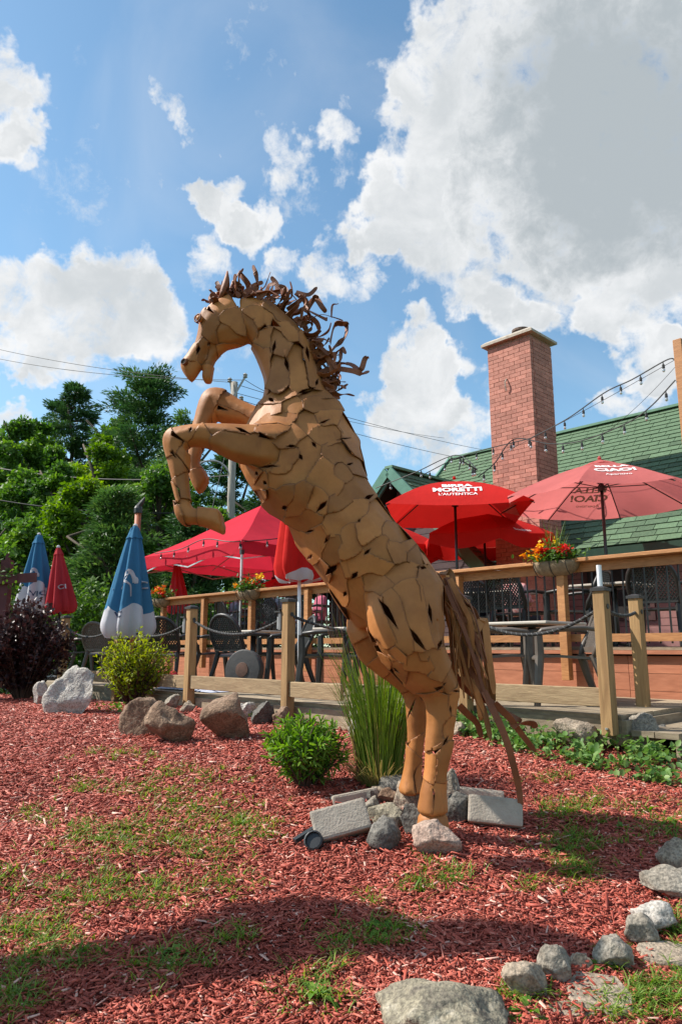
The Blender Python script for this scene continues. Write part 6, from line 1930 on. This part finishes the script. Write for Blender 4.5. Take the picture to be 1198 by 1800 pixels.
for (cx, cy, rx, ry, n) in patches:
    for i in range(int(n * 1.7)):
        q = gpt(min(1260, cx + r.normal() * rx * .55), min(1850, cy + r.normal() * ry * .55))
        nb = r.integers(4, 10)
        for k in range(nb):
            a = r.uniform(0, 2 * PI); tl = r.uniform(.2, 1.3)
            d_ = np.array([math.cos(a) * tl, math.sin(a) * tl, 1.0]); d_ /= np.linalg.norm(d_)
            P_.append((q.x + r.normal() * .012, q.y + r.normal() * .012, gzb(q.x, q.y))); Dr.append(d_); Ln.append(r.uniform(.03, .085))
o = blades(P_, Dr, Ln, .0055, M_grass, 'grass', None, 56, bend=.8, kind='stuff', segs=3); o['label'] = 'thin grass sprouting in patches through the mulch'
# few broadleaf weeds
for i, (px, py, L_) in enumerate(((1075, 1690, .10), (1095, 1465, .09), (1140, 1435, .10), (1175, 1455, .09), (930, 1790, .11), (310, 1690, .10), (550, 1770, .12), (670, 1650, .09), (985, 1500, .07), (1060, 1715, .09), (905, 1740, .10))):
    rosette('weed', (['leafy weed beside the low grey stone at the bend of the border'] + ['broad-leaved weed in the mulch above the large jagged border stone'] * 3 +
      ['weed between the rounded tan stone and the broad lichen-covered boulder', 'broad-leaved weed in the grass patch of the long shadow', 'broad-leaved weed in open mulch left of the broad lichen-covered boulder',
       'weed in the shaded mulch below the stone pile', 'weed in the grass right of the concrete block', 'weed at the edge of the worn tan flagstone', 'weed growing against the rounded tan border stone'])[i],
      tuple(gpt(px, py)), 11, L_, .026, M_lily, 90 + i, cat='weed', group='weeds in the mulch')

# added evergreen stand-in for an unknown object out of frame, fitted to its shadow
bx, by = -2.6, 2.80; bz = gz(bx, by)
cd = empty('shadow_caster', (bx, by, bz), label='unseen evergreen stand-in added to throw the long foreground shadow', cat='tree')
t = MB(); t.tube([(bx, by, bz), (bx, 2.84, bz + 1.56), (bx, 3.25, bz + 2.4), (bx, 3.38, bz + 3.6)], [.06, .045, .03, .012], 8); t.build('trunk', M_bark, cd)
r = np.random.default_rng(70)
n = 26000; h = r.random(n) ** .75 * 3.76
HH = [0, 1.56, 1.78, 2.17, 2.38, 2.65, 2.86, 3.0, 3.37, 3.58, 3.76]
prof = np.interp(h, HH, [.26, .17, .15, .15, .21, .19, .14, .09, .075, .085, .01])
cy_ = np.interp(h, HH, [2.75, 2.84, 2.96, 3.16, 3.27, 3.40, 3.43, 3.34, 3.41, 3.38, 3.35])
a = r.uniform(0, 2 * PI, n); s = prof * np.sqrt(r.random(n))
P_ = np.stack([bx + np.cos(a) * s, cy_ + np.sin(a) * s, bz + .03 + h], 1)
leaf_mesh('crown', P_, .06, M_pine, cd, seed=71, aspect=.5, dirs=np.stack([np.cos(a), np.sin(a), np.full(n, .8)], 1))
# ------------------------------------------------------------------ stones, blocks, mulch chips
def stone_mat(name, c1, c2, c3, sc=9):
    m, nt, B, N, L = newmat(name)
    tc = N.new('ShaderNodeTexCoord'); oi = N.new('ShaderNodeObjectInfo')
    add = N.new('ShaderNodeVectorMath'); add.operation = 'ADD'
    s_ = N.new('ShaderNodeVectorMath'); s_.operation = 'SCALE'; s_.inputs[0].default_value = (11, 19, 7)
    L.new(oi.outputs['Random'], s_.inputs['Scale']); L.new(tc.outputs['Object'], add.inputs[0]); L.new(s_.outputs[0], add.inputs[1])
    n1 = N.new('ShaderNodeTexNoise'); n1.inputs['Scale'].default_value = sc; n1.inputs['Detail'].default_value = 9; n1.inputs['Roughness'].default_value = .7; n1.inputs['Distortion'].default_value = .5
    L.new(add.outputs[0], n1.inputs['Vector'])
    rp = ramp(N, [(.32, c1), (.52, c2), (.72, c3)]); L.new(n1.outputs['Fac'], rp.inputs['Fac'])
    n2 = N.new('ShaderNodeTexNoise'); n2.inputs['Scale'].default_value = 90; n2.inputs['Detail'].default_value = 4; L.new(add.outputs[0], n2.inputs['Vector'])
    r2 = ramp(N, [(.36, (.45, .45, .45, 1)), (.55, (1, 1, 1, 1)), (.75, (1.25, 1.25, 1.25, 1))]); L.new(n2.outputs['Fac'], r2.inputs['Fac'])
    mx = N.new('ShaderNodeMix'); mx.data_type = 'RGBA'; mx.blend_type = 'MULTIPLY'; mx.inputs['Factor'].default_value = .8
    L.new(rp.outputs[0], mx.inputs['A']); L.new(r2.outputs[0], mx.inputs['B']); L.new(mx.outputs['Result'], B.inputs['Base Color'])
    B.inputs['Roughness'].default_value = .9
    nb = N.new('ShaderNodeTexNoise'); nb.inputs['Scale'].default_value = 30; nb.inputs['Detail'].default_value = 8; L.new(add.outputs[0], nb.inputs['Vector'])
    bp = N.new('ShaderNodeBump'); bp.inputs['Strength'].default_value = .9; bp.inputs['Distance'].default_value = .02
    L.new(nb.outputs['Fac'], bp.inputs['Height']); L.new(bp.outputs[0], B.inputs['Normal'])
    return m
ST = {'tan': stone_mat('tan granite', (.20, .15, .11), (.33, .26, .19), (.42, .34, .26)),
      'grey': stone_mat('grey stone', (.15, .13, .10), (.29, .25, .20), (.43, .385, .315)),
      'dark': stone_mat('dark slate stone', (.060, .054, .046), (.125, .115, .10), (.24, .22, .19)),
      'brown': stone_mat('brown sandstone', (.13, .075, .045), (.24, .15, .095), (.36, .25, .17)),
      'pale': stone_mat('pale limestone', (.33, .29, .25), (.46, .42, .37), (.56, .53, .49)),
      'pink': stone_mat('pinkish granite', (.28, .17, .13), (.40, .28, .22), (.50, .39, .31)),
      'lichen': stone_mat('lichen-spotted stone', (.12, .10, .08), (.27, .235, .165), (.42, .37, .29), 14)}
def rock(cx, base, w, h, m, label, seed, cuts=10, depth=.8, flat=None, group=None, Yoff=0.0, rough=.10, name='rock', zlift=0.0, tilt=0.0):
    """angular stone: w x h in pixels of the photograph at its own distance"""
    r = random.Random(seed)
    g = gpt(cx, base); k = g.y / FPX / math.cos(PITCH)
    W_ = w * k / 2; Dp = W_ * depth
    va = math.atan2(CAMZ - g.z, g.y); H_ = max(.42 * h * k, (h * k - 1.5 * Dp * math.sin(va)) / math.cos(va))
    bm = bmesh.new(); bmesh.ops.create_icosphere(bm, subdivisions=4, radius=1)
    planes = []
    for i in range(cuts):
        n_ = Vector((r.gauss(0, 1), r.gauss(0, 1), r.gauss(0, .8))).normalized(); planes.append((n_, r.uniform(.42, .80) if cuts < 12 else r.uniform(.62, .9)))
    for v in bm.verts:
        for n_, d_ in planes:
            e = v.co.dot(n_) - d_
            if e > 0: v.co -= n_ * e
    xs = [v.co.x for v in bm.verts]; zs = [v.co.z for v in bm.verts]; ys = [v.co.y for v in bm.verts]
    off = Vector((seed * 1.7, seed * .3, 0))
    Rt = Matrix.Rotation(tilt, 3, 'Y')
    for v in bm.verts:
        c = Vector(((v.co.x - (max(xs) + min(xs)) / 2) / (max(xs) - min(xs)) * 2, (v.co.y - (max(ys) + min(ys)) / 2) / (max(ys) - min(ys)) * 2, (v.co.z - min(zs)) / (max(zs) - min(zs))))
        nz_ = 1 + rough * mnoise.noise(c * 2.5 + off) + rough * .6 * mnoise.noise(c * 7 + off)
        c = Rt @ c
        v.co = Vector((c.x * W_ * nz_, c.y * Dp * nz_, (c.z * 1.22 - .2) * H_ * nz_ + zlift)) + Vector((g.x, g.y + Dp * .55 + Yoff, gz(g.x, g.y + Dp * .55 + Yoff)))
    for f in bm.faces: f.smooth = True
    for e in bm.edges:
        if e.calc_face_angle(0) > R(16): e.smooth = False
    me = bpy.data.meshes.new(name); bm.to_mesh(me); bm.free(); me.materials.append(ST[m])
    o = link(name, me); tag(o, label, 'rock', group)
    return o
rocks = [
  # cx, base, w, h, mat, label
  (118, 1256, 84, 78, 'pale', 'large pale angular boulder in front of the purple bush', .9, 8),
  (67, 1240, 26, 40, 'pale', 'small pale rock left of the large pale boulder', .8, 8),
  (140, 1212, 46, 34, 'grey', 'grey rock behind the large pale boulder', .8, 9),
  (248, 1292, 80, 60, 'brown', 'brown slab-like boulder leaning before the yellow-green shrub', .6, 7),
  (294, 1306, 84, 68, 'brown', 'split brown boulder with a pale top face', .7, 7),
  (393, 1302, 84, 74, 'brown', 'big blocky tan-brown boulder standing alone in the mulch', .8, 8),
  (328, 1255, 26, 22, 'tan', 'small round tan stone against the fence post', .9, 10),
  (300, 1248, 30, 24, 'grey', 'grey stone behind the split brown boulder', .9, 10),
  (436, 1268, 28, 30, 'pale', 'pale stone behind the blocky tan-brown boulder', .9, 10),
  (462, 1278, 40, 38, 'dark', 'dark grey stone behind the blocky tan-brown boulder', .9, 9),
  (496, 1280, 34, 34, 'brown', 'brown stone left of the fence post by the leafy clump', .9, 9),
  (556, 1262, 30, 20, 'grey', 'flat grey stone by the deck edge behind the leafy clump', .9, 9),
  (630, 1300, 34, 56, 'pale', 'pale upright stone half hidden by the ornamental grass', .7, 8),
  (540, 1280, 30, 18, 'brown', 'brown stone behind the leafy clump', .9, 9),
  (808, 1300, 34, 26, 'tan', 'tan stone behind the horse\'s hind hoof', .9, 9),
  (1018, 1322, 74, 50, 'tan', 'low tan rock in the ground cover', .8, 9),
  (1140, 1326, 66, 66, 'grey', 'jagged grey rock at the corner of the lower deck', .8, 7),
  (1172, 1318, 40, 36, 'dark', 'dark rock beside the jagged grey rock', .8, 8),
  # pile round the hooves
  (768, 1518, 80, 58, 'pink', 'large rounded speckled boulder in front of the horse\'s hoof', .8, 14),
  (677, 1508, 50, 44, 'dark', 'dark angular stone left of the speckled boulder', .8, 7),
  (683, 1470, 58, 38, 'lichen', 'pale lichen-spotted stone in the pile at the hooves', .8, 9),
  (728, 1473, 40, 44, 'dark', 'blue-grey stone right of the lichen-spotted stone', .8, 9),
  (656, 1450, 34, 36, 'grey', 'small grey stone against the leaning concrete block', .8, 9),
  (683, 1428, 36, 28, 'brown', 'tan-brown stone at the top of the pile', .8, 9),
  (717, 1430, 42, 44, 'tan', 'pale tan stone touching the horse\'s hoof', .8, 10),
  (668, 1412, 30, 22, 'tan', 'tan stone at the back of the pile', .8, 9),
  (693, 1402, 50, 30, 'dark', 'slate-grey stone at the back of the pile', .8, 9),
  (705, 1450, 24, 20, 'pink', 'small pink stone in the middle of the pile', .8, 9),
  (808, 1450, 52, 44, 'dark', 'dark split stone between the hoof and the right block', .8, 8),
  (796, 1424, 22, 50, 'grey', 'upright grey-green stone behind the hoof', .8, 8),
  (722, 1396, 34, 22, 'dark', 'dark stone at the far hoof', .8, 9),
  (655, 1425, 24, 22, 'dark', 'little dark stone between two concrete blocks', .8, 9),
  # border of the bed
  (795, 1850, 205, 110, 'lichen', 'broad lichen-covered boulder at the edge of the path', .7, 12),
  (925, 1760, 74, 62, 'tan', 'rounded tan stone next to the broad lichen-covered boulder', .8, 12),
  (980, 1742, 56, 56, 'grey', 'smooth grey stone in the border', .8, 12),
  (1022, 1728, 34, 26, 'tan', 'small flat tan stone in the border', .8, 9),
  (1082, 1706, 66, 52, 'grey', 'low grey stone at the bend of the border', .8, 9),
  (1130, 1668, 54, 46, 'grey', 'oval grey stone past the bend of the border', .8, 12),
  (1158, 1640, 64, 48, 'pale', 'pale rounded stone in the border near the path', .8, 12),
  (1192, 1600, 90, 52, 'grey', 'large jagged grey stone in the border', .7, 9),
  (1200, 1548, 60, 54, 'tan', 'tan block of stone at the top of the border', .8, 9)]
for i, (cx, by_, w_, h_, m_, lab, dp, cu) in enumerate(rocks):
    if 640 < cx < 820 and 1390 < by_ < 1512: w_ *= 1.12; h_ *= 1.15
    rock(cx, by_, w_, h_, m_, lab, 300 + i * 7, cuts=cu, depth=dp, tilt=random.uniform(-.12, .12))
# flagstones of the path
for i, (cx, cy, w_, h_) in enumerate(((1055, 1785, 120, 70), (1170, 1690, 110, 46), (1010, 1815, 90, 40))):
    g = gpt(cx, cy); k = g.y / FPX; r = random.Random(700 + i)
    n = 9; pts = []
    hy = abs(gpt(cx, cy - h_ / 2).y - gpt(cx, cy + h_ / 2).y) / 2
    for q in range(n):
        a = 2 * PI * q / n + r.uniform(-.2, .2); rr = r.uniform(.82, 1.08)
        pts.append((g.x + math.cos(a) * w_ * k / 2 * rr, g.y + math.sin(a) * hy * rr))
    mb = MB(); lo = [Vector((x, y, gz(x, y) - .03)) for x, y in pts]; mid = [Vector((x, y, gz(x, y) + .008)) for x, y in pts]
    top = [Vector((g.x + (x - g.x) * .94, g.y + (y - g.y) * .94, gz(x, y) + .016)) for x, y in pts]
    mb.rings([lo, mid, top])
    o = mb.build('flagstone', ST['tan']); tag(o, ('worn tan flagstone at the bottom of the stone border', 'flat tan flagstone past the bend of the border', 'partly buried flagstone beside the broad boulder')[i], 'flagstone')
# concrete blocks at the feet of the horse
M_conc = mat('concrete block', (.31, .265, .215), (.42, .365, .30), scale=12, rough=.95, bump=.45, bscale=90, objvar=.06)
def block(cx, base, w, h, d, rz, rx, ry, label, zoff=0.0):
    g = gpt(cx, base); k = g.y / FPX
    W_, H_, Dd = w * k, h * k, d
    bm = bmesh.new(); bmesh.ops.create_cube(bm, size=1)
    for v in bm.verts:
        taper = .86 if v.co.y > 0 else 1.0
        v.co = Vector((v.co.x * W_ * taper, v.co.y * Dd, v.co.z * H_))
    bmesh.ops.bevel(bm, geom=bm.edges[:], offset=.014, segments=2, affect='EDGES', profile=.6)
    bmesh.ops.subdivide_edges(bm, edges=bm.edges[:], cuts=1)
    M_ = Matrix.Rotation(R(rz), 3, 'Z') @ Matrix.Rotation(R(ry), 3, 'Y') @ Matrix.Rotation(R(rx), 3, 'X')
    for v in bm.verts: v.co += v.co.normalized() * .003 * mnoise.noise(v.co * 30)
    for v in bm.verts: v.co = M_ @ v.co + Vector((g.x, g.y + Dd / 2, g.z + H_ / 2 - .012 + zoff))
    me = bpy.data.meshes.new('concrete_block'); bm.to_mesh(me); bm.free(); me.materials.append(M_conc)
    o = link('concrete_block', me); tag(o, label, 'block'); return o
block(596, 1484, 96, 50, .22, 10, -28, -12, 'grey concrete block tilted up at the left of the stone pile')
block(620, 1424, 80, 22, .20, 14, -12, -8, 'grey concrete block lying behind the tilted one')
block(876, 1470, 90, 44, .20, -8, -24, 4, 'grey concrete block right of the horse\'s hoof')
block(846, 1412, 84, 18, .20, -10, -14, 4, 'flat concrete block half sunk behind the hooves')
# black spotlight half buried left of the tilted block
M_spot = mat('black plastic spotlight', (.012, .013, .015), (.025, .027, .03), scale=10, rough=.4)
g = gpt(552, 1506); sp = empty('garden_spotlight', tuple(g), label='small black garden spotlight lying left of the tilted concrete block', cat='spotlight')
m = MB(); ax = Vector((-.2, -.8, .5)).to_track_quat('Z', 'Y').to_matrix(); m.lathe(g + Vector((0, .03, .03)), [(.03, -.06), (.045, -.02), (.048, .03), (.04, .035), (.036, .02)], 14, axis=ax); m.build('head', M_spot, sp)
m = MB(); m.beam(g + Vector((-.10, .05, .03)), g + Vector((.0, .12, .075)), .03, .02); m.build('bracket', M_spot, sp)
g2 = gpt(660, 1478)
# mulch chips
M_chip = leafmat('red mulch chips', [(.0, (.17, .033, .021)), (.35, (.34, .066, .042)), (.65, (.47, .108, .072)), (.9, (.57, .21, .15)), (1.0, (.65, .39, .31))], 0.0, .55)
def chips():
    r = np.random.default_rng(77)
    N_ = 230000
    # sample in depth so that the near part, where chips show largest, is densest
    y = 2.0 + 8.5 * r.random(N_) ** 1.75
    half = y * .52 + .25
    x = (r.random(N_) * 2 - 1) * half
    Px = np.array([p[0] for p in BED]); Py = np.array([p[1] for p in BED])
    ins = np.zeros(N_, bool); n = len(Px)
    for i in range(n):
        x1, y1, x2, y2 = Px[i], Py[i], Px[i - 1], Py[i - 1]
        c = ((y1 > y) != (y2 > y)) & (x < (x2 - x1) * (y - y1) / (y2 - y1 + 1e-12) + x1)
        ins ^= c
    x, y = x[ins], y[ins]; n = len(x)
    big = np.clip((y - 2.5) / 4, 0, 1)
    L_ = np.clip(r.lognormal(-3.92, .58, n), .007, .085) * (1 + .5 * big); Wd = L_ * r.uniform(.11, .34, n); Wd = np.clip(Wd, .003, .013) * (1 + .5 * big); T = r.uniform(.0015, .005, n)
    a = r.uniform(0, 2 * PI, n); pt = r.normal(0, .25, n); rl = r.normal(0, .5, n)
    z = np.array([gzb(a_, b_) for a_, b_ in zip(x, y)]) + np.abs(r.normal(0, .008, n)) + .002
    dx = np.stack([np.cos(a) * np.cos(pt), np.sin(a) * np.cos(pt), np.sin(pt)], 1)
    sy = np.stack([-np.sin(a), np.cos(a), np.zeros(n)], 1)
    nz_ = np.cross(dx, sy); s2 = sy * np.cos(rl)[:, None] + nz_ * np.sin(rl)[:, None]; n2 = np.cross(dx, s2)
    c = np.stack([x, y, z], 1)
    hx = dx * (L_ / 2)[:, None]; hy = s2 * (Wd / 2)[:, None]; hz = n2 * (T / 2)[:, None]
    tp = r.uniform(.3, 1.0, n)[:, None]; tq = r.uniform(.3, 1.0, n)[:, None]; sk = (r.uniform(-.3, .3, n)[:, None]) * hx
    V0 = [c - hx - hy * tp - hz, c + hx - hy * tq - hz + sk, c + hx + hy * tq - hz, c - hx + hy * tp - hz, c - hx - hy * tp + hz, c + hx - hy * tq + hz + sk, c + hx + hy * tq + hz, c - hx + hy * tp + hz]
    Vv = np.stack(V0, 1).reshape(-1, 3)
    b = np.arange(n)[:, None] * 8
    F = np.concatenate([b + np.array([q]) for q in ([4, 5, 6, 7], [0, 1, 5, 4], [1, 2, 6, 5], [2, 3, 7, 6], [3, 0, 4, 7])], 0)
    patch = np.array([mnoise.noise(Vector((a_ * 1.6, b_ * 1.6, 4))) + .5 * mnoise.noise(Vector((a_ * 5, b_ * 5, 9))) for a_, b_ in zip(x, y)])
    rv = np.clip(r.beta(2, 2.4, n) + .22 * patch, 0, 1); rv[r.random(n) < .04] = 1.0
    me = mesh_np('mulch_chips', Vv, F, M_chip, attrs={'rnd': np.repeat(rv, 8)})
    o = link('mulch_chips', me); o['kind'] = 'stuff'; o['label'] = 'loose red dyed wood mulch covering the garden bed'
chips()
# ------------------------------------------------------------------ flower baskets, strings of lights, pole, wires, pergola
M_coir = mat('coir basket liner', (.16, .11, .065), (.29, .21, .13), scale=20, rough=.95, bump=.8, bscale=60)
M_flR = leafmat('red and orange petals', [(.0, (.55, .012, .012)), (.45, (.62, .03, .02)), (.55, (.75, .17, .015)), (.75, (.80, .38, .01)), (1.0, (.85, .55, .02))], .25)
M_flL = leafmat('basket leaves', [(.0, (.03, .08, .015)), (1.0, (.11, .20, .035))], .3)
def basket(px, v, wpx, label, seed, tall=None):
    u = uv_at(px, v); c = D(u, v, 2.40); Y = c.y; Wd = wpx * Y / FPX; r = np.random.default_rng(seed)
    rt = empty('flower_basket', tuple(c), label=label, cat='flower basket')
    m = MB(); rg = []
    for i in range(13):
        t = i / 12 * 2 - 1; rr = .15 * math.sqrt(max(.02, 1 - abs(t) ** 3))
        ring = []
        for q in range(13):
            a = PI + PI * q / 12
            ring.append(c + U * (t * Wd / 2) + V * (math.cos(a) * rr) + Vector((0, 0, math.sin(a) * rr * 1.05 + .08)))
        rg.append(ring)
    m.rings(rg, cap=True); m.build('basket', M_coir, rt, smooth=True)
    for i in range(3):
        w = MB(); t = (i - 1) * .35
        w.tube([c + U * (t * Wd) + V * (math.cos(a) * .155) + Vector((0, 0, math.sin(a) * .163 + .08)) for a in [PI + PI * q / 8 for q in range(9)]], .005, 5); w.build('wire', M_black, rt)
    n = 900
    P_ = np.stack([r.normal(0, .22, n) * Wd, r.normal(0, .09, n), .09 + np.abs(r.normal(0, .07, n))], 1)
    W3 = np.array([tuple(c + U * p[0] + V * p[1] + Vector((0, 0, p[2]))) for p in P_])
    leaf_mesh('leaves', W3, .055, M_flL, rt, shape='fold', seed=seed, aspect=.5, up=.4, kind='stuff')
    fl = []; fr = []
    for i in range(34):
        cc = c + U * float(r.normal(0, .22) * Wd) + V * float(r.normal(-.03, .08)) + Vector((0, 0, .14 + abs(float(r.normal(0, .07))))); colr = r.random()
        for q in range(16): fl.append(np.array(cc) + r.normal(size=3) * .018); fr.append(colr)
    leaf_mesh('blossoms', np.array(fl), .045, M_flR, rt, shape='diamond', seed=seed + 1, aspect=.9, up=.2, rnd=np.array(fr), kind='stuff')
    if tall:
        n = tall; a = r.uniform(0, 2 * PI, n); tl = r.uniform(.05, .35, n)
        p0 = np.array([tuple(c + U * float(x) + Vector((0, 0, .1))) for x in r.normal(0, .04, n)]); dr = np.stack([np.cos(a) * tl, np.sin(a) * tl, np.ones(n)], 1)
        blades(p0, dr, r.uniform(.25, .55, n), .008, M_reed, 'spike_grass', rt, seed + 3, bend=.35, kind='stuff', rn=r.uniform(.2, .8, n))
    return rt
basket(985, -.10, 88, 'coir basket of red, orange and yellow flowers on the railing before the chimney', 1, 40)
basket(436, -.10, 52, 'coir basket of red and yellow flowers on the railing under the tent', 2, 10)
basket(280, -.10, 44, 'coir basket of flowers with a climbing green shoot at the far railing end', 3, 16)

# festoon lights
M_wire = mat('black cable', (.01, .01, .01), (.02, .02, .02), scale=10, rough=.6)
M_grey = mat('weathered cable', (.03, .03, .03), (.05, .05, .05), scale=10, rough=.7)
def glass_mat():
    m, nt, B, N, L = newmat('clear bulb glass')
    nz = N.new('ShaderNodeTexNoise'); nz.inputs['Scale'].default_value = 20
    rp = ramp(N, [(.3, (.80, .80, .78, 1)), (.7, (.92, .92, .90, 1))]); L.new(nz.outputs['Fac'], rp.inputs['Fac']); L.new(rp.outputs[0], B.inputs['Base Color'])
    B.inputs['Roughness'].default_value = .06; B.inputs['Transmission Weight'].default_value = .75; B.inputs['IOR'].default_value = 1.25
    return m
M_glass = glass_mat()
sk = MB(); sk.lathe((0, 0, 0), [(.006, 0), (.008, -.035), (.018, -.04), (.020, -.085), (.017, -.09)], 8); sockme = sk.mesh('socket', M_wire)
bl_ = MB(); bl_.lathe((0, 0, 0), [(.012, -.0905), (.020, -.108), (.021, -.122), (.014, -.138), (.004, -.143)], 10); bulbme = bl_.mesh('bulb', M_glass, True)
def festoon(pts, label, bulbs, drop=None):
    P = catmull(pts, 10)
    rt = empty('string_lights', tuple(P[0]), label=label, cat='string lights')
    m = MB(); m.tube(P, .009, 5); m.build('cable', M_wire, rt)
    cum = [0]
    for i in range(len(P) - 1): cum.append(cum[-1] + (P[i + 1] - P[i]).length)
    for k in range(bulbs):
        s = cum[-1] * (k + .5) / bulbs
        i = max(j for j in range(len(cum)) if cum[j] <= s); i = min(i, len(P) - 2)
        p = P[i].lerp(P[i + 1], (s - cum[i]) / (cum[i + 1] - cum[i] + 1e-9))
        o = link('socket', sockme, rt); o.location = p
        b = link('bulb', bulbme, rt); b.location = p
    return rt
festoon([at(1186, 632, 8.6), at(1170, 633, 8.7), at(1110, 667, 9.2), at(1062, 690, 9.7), at(998, 735, 10.3), at(940, 766, 10.8), at(925, 772, 11), at(860, 788, 11.6), at(800, 806, 12.2), at(742, 835, 12.8)], 'string of clear bulbs from the cedar post top across the brick chimney', 14)
festoon([at(1186, 668, 8.6), at(1142, 715, 8.9), at(1098, 745, 9.2), at(1020, 775, 9.8), at(965, 780, 10.3), at(903, 772, 10.9), at(868, 815, 10.6), at(840, 838, 10.3)], 'lower string of clear bulbs hanging from the cedar post over the green roof', 12)
festoon([at(806, 826, 10.2), at(812, 812, 10.2), at(838, 826, 10.4), at(800, 800, 12.4), at(730, 830, 12.8), at(660, 858, 13.2)], 'short string of bulbs looped above the square red umbrella', 7)
u0, v0, Wd, rz, val = TENT
festoon([D(u0 + 2.9, v0 - .06, rz + val + .02), D(u0 + 1.9, v0 - .10, rz + .24), D(u0 + 1.0, v0 - .12, rz + .34), D(u0 + .1, v0 - .1, rz + .20), D(u0 - .1, v0 + .9, rz + .36), D(u0 - .12, v0 + 1.8, rz + .62)], 'string of bulbs draped along the crimson tent edge', 9)
# thin guy wires of the cedar post
for a, b_ in (((1186, 632, 8.6), (640, 905, 14)), ((1190, 640, 8.6), (1015, 790, 12))):
    m = MB(); m.tube(sag(at(*a), at(*b_), .12, 20), .004, 4); o = m.build('guy_wire', M_grey); tag(o, 'thin steel wire slanting from the cedar post ' + ('to the far gable' if b_[0] == 640 else 'to the green roof'), 'wire')

# utility pole with street lamp
M_pole_w = mat('weathered grey pole', (.22, .20, .17), (.34, .31, .27), scale=6, rough=.9, bump=.3, stretch=(6, 6, .6))
M_insul = mat('grey insulator', (.25, .24, .24), (.40, .40, .40), scale=10, rough=.4)
PY = 24.0
pb = at(412, 1100, PY); pt = at(412, 672, PY)
up = empty('utility_pole', (pb.x, PY, .9), label='weathered wooden utility pole with crossarms and a curved street lamp', cat='pole')
m = MB(); m.tube([(pt.x + .02, PY, .9), (pt.x, PY, pt.z)], [.15, .12], 12); m.build('pole', M_pole_w, up, smooth=True)
m = MB(); m.beam(at(409, 700, PY - .2), at(431, 662, PY - .2), .05, .06); m.build('bracket', M_insul, up)
m = MB(); m.beam(at(404, 664, PY), at(408, 700, PY), .04, .05); m.build('bracket', M_insul, up)
for (x, y) in ((431, 660), (404, 668), (432, 715), (424, 700)):
    m = MB(); m.lathe(at(x, y, PY - .2), [(.03, -.1), (.09, -.06), (.05, -.02), (.09, .02), (.04, .08)], 10); m.build('insulator', M_insul, up)
m = MB(); m.beam(at(412, 698, PY), at(430, 716, PY), .05, .05); m.build('bracket', M_insul, up)
arm = [at(411, 860, PY), at(404, 832, PY), at(388, 814, PY), at(368, 810, PY - .1), at(348, 815, PY - .2)]
m = MB(); m.tube(catmull(arm, 6), .035, 8); la = m.build('lamp_arm', M_insul, up, smooth=True)
m = MB(); q0 = at(352, 814, PY - .2); q1 = at(337, 821, PY - .3); m.tube([q0, (q0 + q1) / 2, q1], [.05, .11, .04], 10, flat=.5); m.build('lamp_head', M_white, la, smooth=True)
# overhead cables
cables = [((-60, 600, 30), (404, 672, PY), .25), ((404, 672, PY), (900, 800, 40), .25), ((-60, 618, 30), (431, 668, PY), .35), ((431, 668, PY), (470, 690, PY), .02), ((-60, 812, 27), (412, 835, PY), .4), ((-60, 868, 24), (412, 896, PY), .35),
          ((412, 700, PY), (860, 815, 36), .2), ((411, 735, PY), (345, 1010, 17), .0), ((412, 690, PY), (780, 770, 45), .2)]
for i, (a, b_, s_) in enumerate(cables):
    m = MB(); m.tube(sag(at(*a), at(*b_), s_, 20), .011 if i not in (5, 4) else .024, 5); o = m.build('overhead_cable', M_grey if i not in (4, 5) else M_wire)
    tag(o, ['uppermost overhead cable running in to the utility pole', 'overhead cable leaving the pole towards the chimney', 'second overhead cable below the uppermost one', 'short jumper cable at the pole bracket', 'thick dark cable crossing the middle of the trees', 'thick dark cable crossing low before the trees', 'lower overhead cable leaving the pole behind the horse', 'taut guy cable slanting down from the utility pole', 'faint far overhead cable past the horse\'s neck'][i], 'cable')
# maroon pergola post and beam at the bush
M_maroonp = mat('maroon painted wood', (.085, .020, .022), (.12, .030, .032), scale=6, rough=.65, bump=.15)
a = at(14, 985, 10.2)
pg = empty('pergola', (a.x, a.y, .9), label='maroon painted pergola post with a crossbeam above the purple bush', cat='pergola')
m = MB(); m.box((a.x, a.y, (.9 + a.z) / 2), (.13, .13, a.z - .9)); m.build('post', M_maroonp, pg)
m = MB(); m.box((a.x, a.y, a.z + .05), (.05, .05, .1)); m.build('post_cap', M_maroonp, pg)
m = MB(); m.beam(at(-60, 1021, 10.1), at(64, 1015, 10.1), .05, .13); m.build('beam', M_maroonp, pg)
m = MB(); m.beam(at(-70, 1034, 10.3), at(20, 1034, 10.3), .05, .12); m.build('beam', M_maroonp, pg)
r = np.random.default_rng(9)
P_ = []
for i in range(140):
    q = at(r.uniform(-20, 40), 1000 + r.normal() * 30, 10.05 + r.normal() * .1); P_.append(tuple(q))
vn = empty('climbing_vine', (a.x, a.y, .9), label='green vine leaves climbing over the maroon pergola', cat='vine')
leaf_mesh('leaves', np.array(P_), .07, M_under, vn, shape='fold', seed=8, aspect=.7, kind='stuff')
m = MB(); m.tube([(a.x + .08, a.y - .08, .9), (a.x + .1, a.y - .1, 1.7), at(30, 1010, 10.05), at(-10, 985, 10.05)], .006, 5); m.build('stem', M_twig, vn)
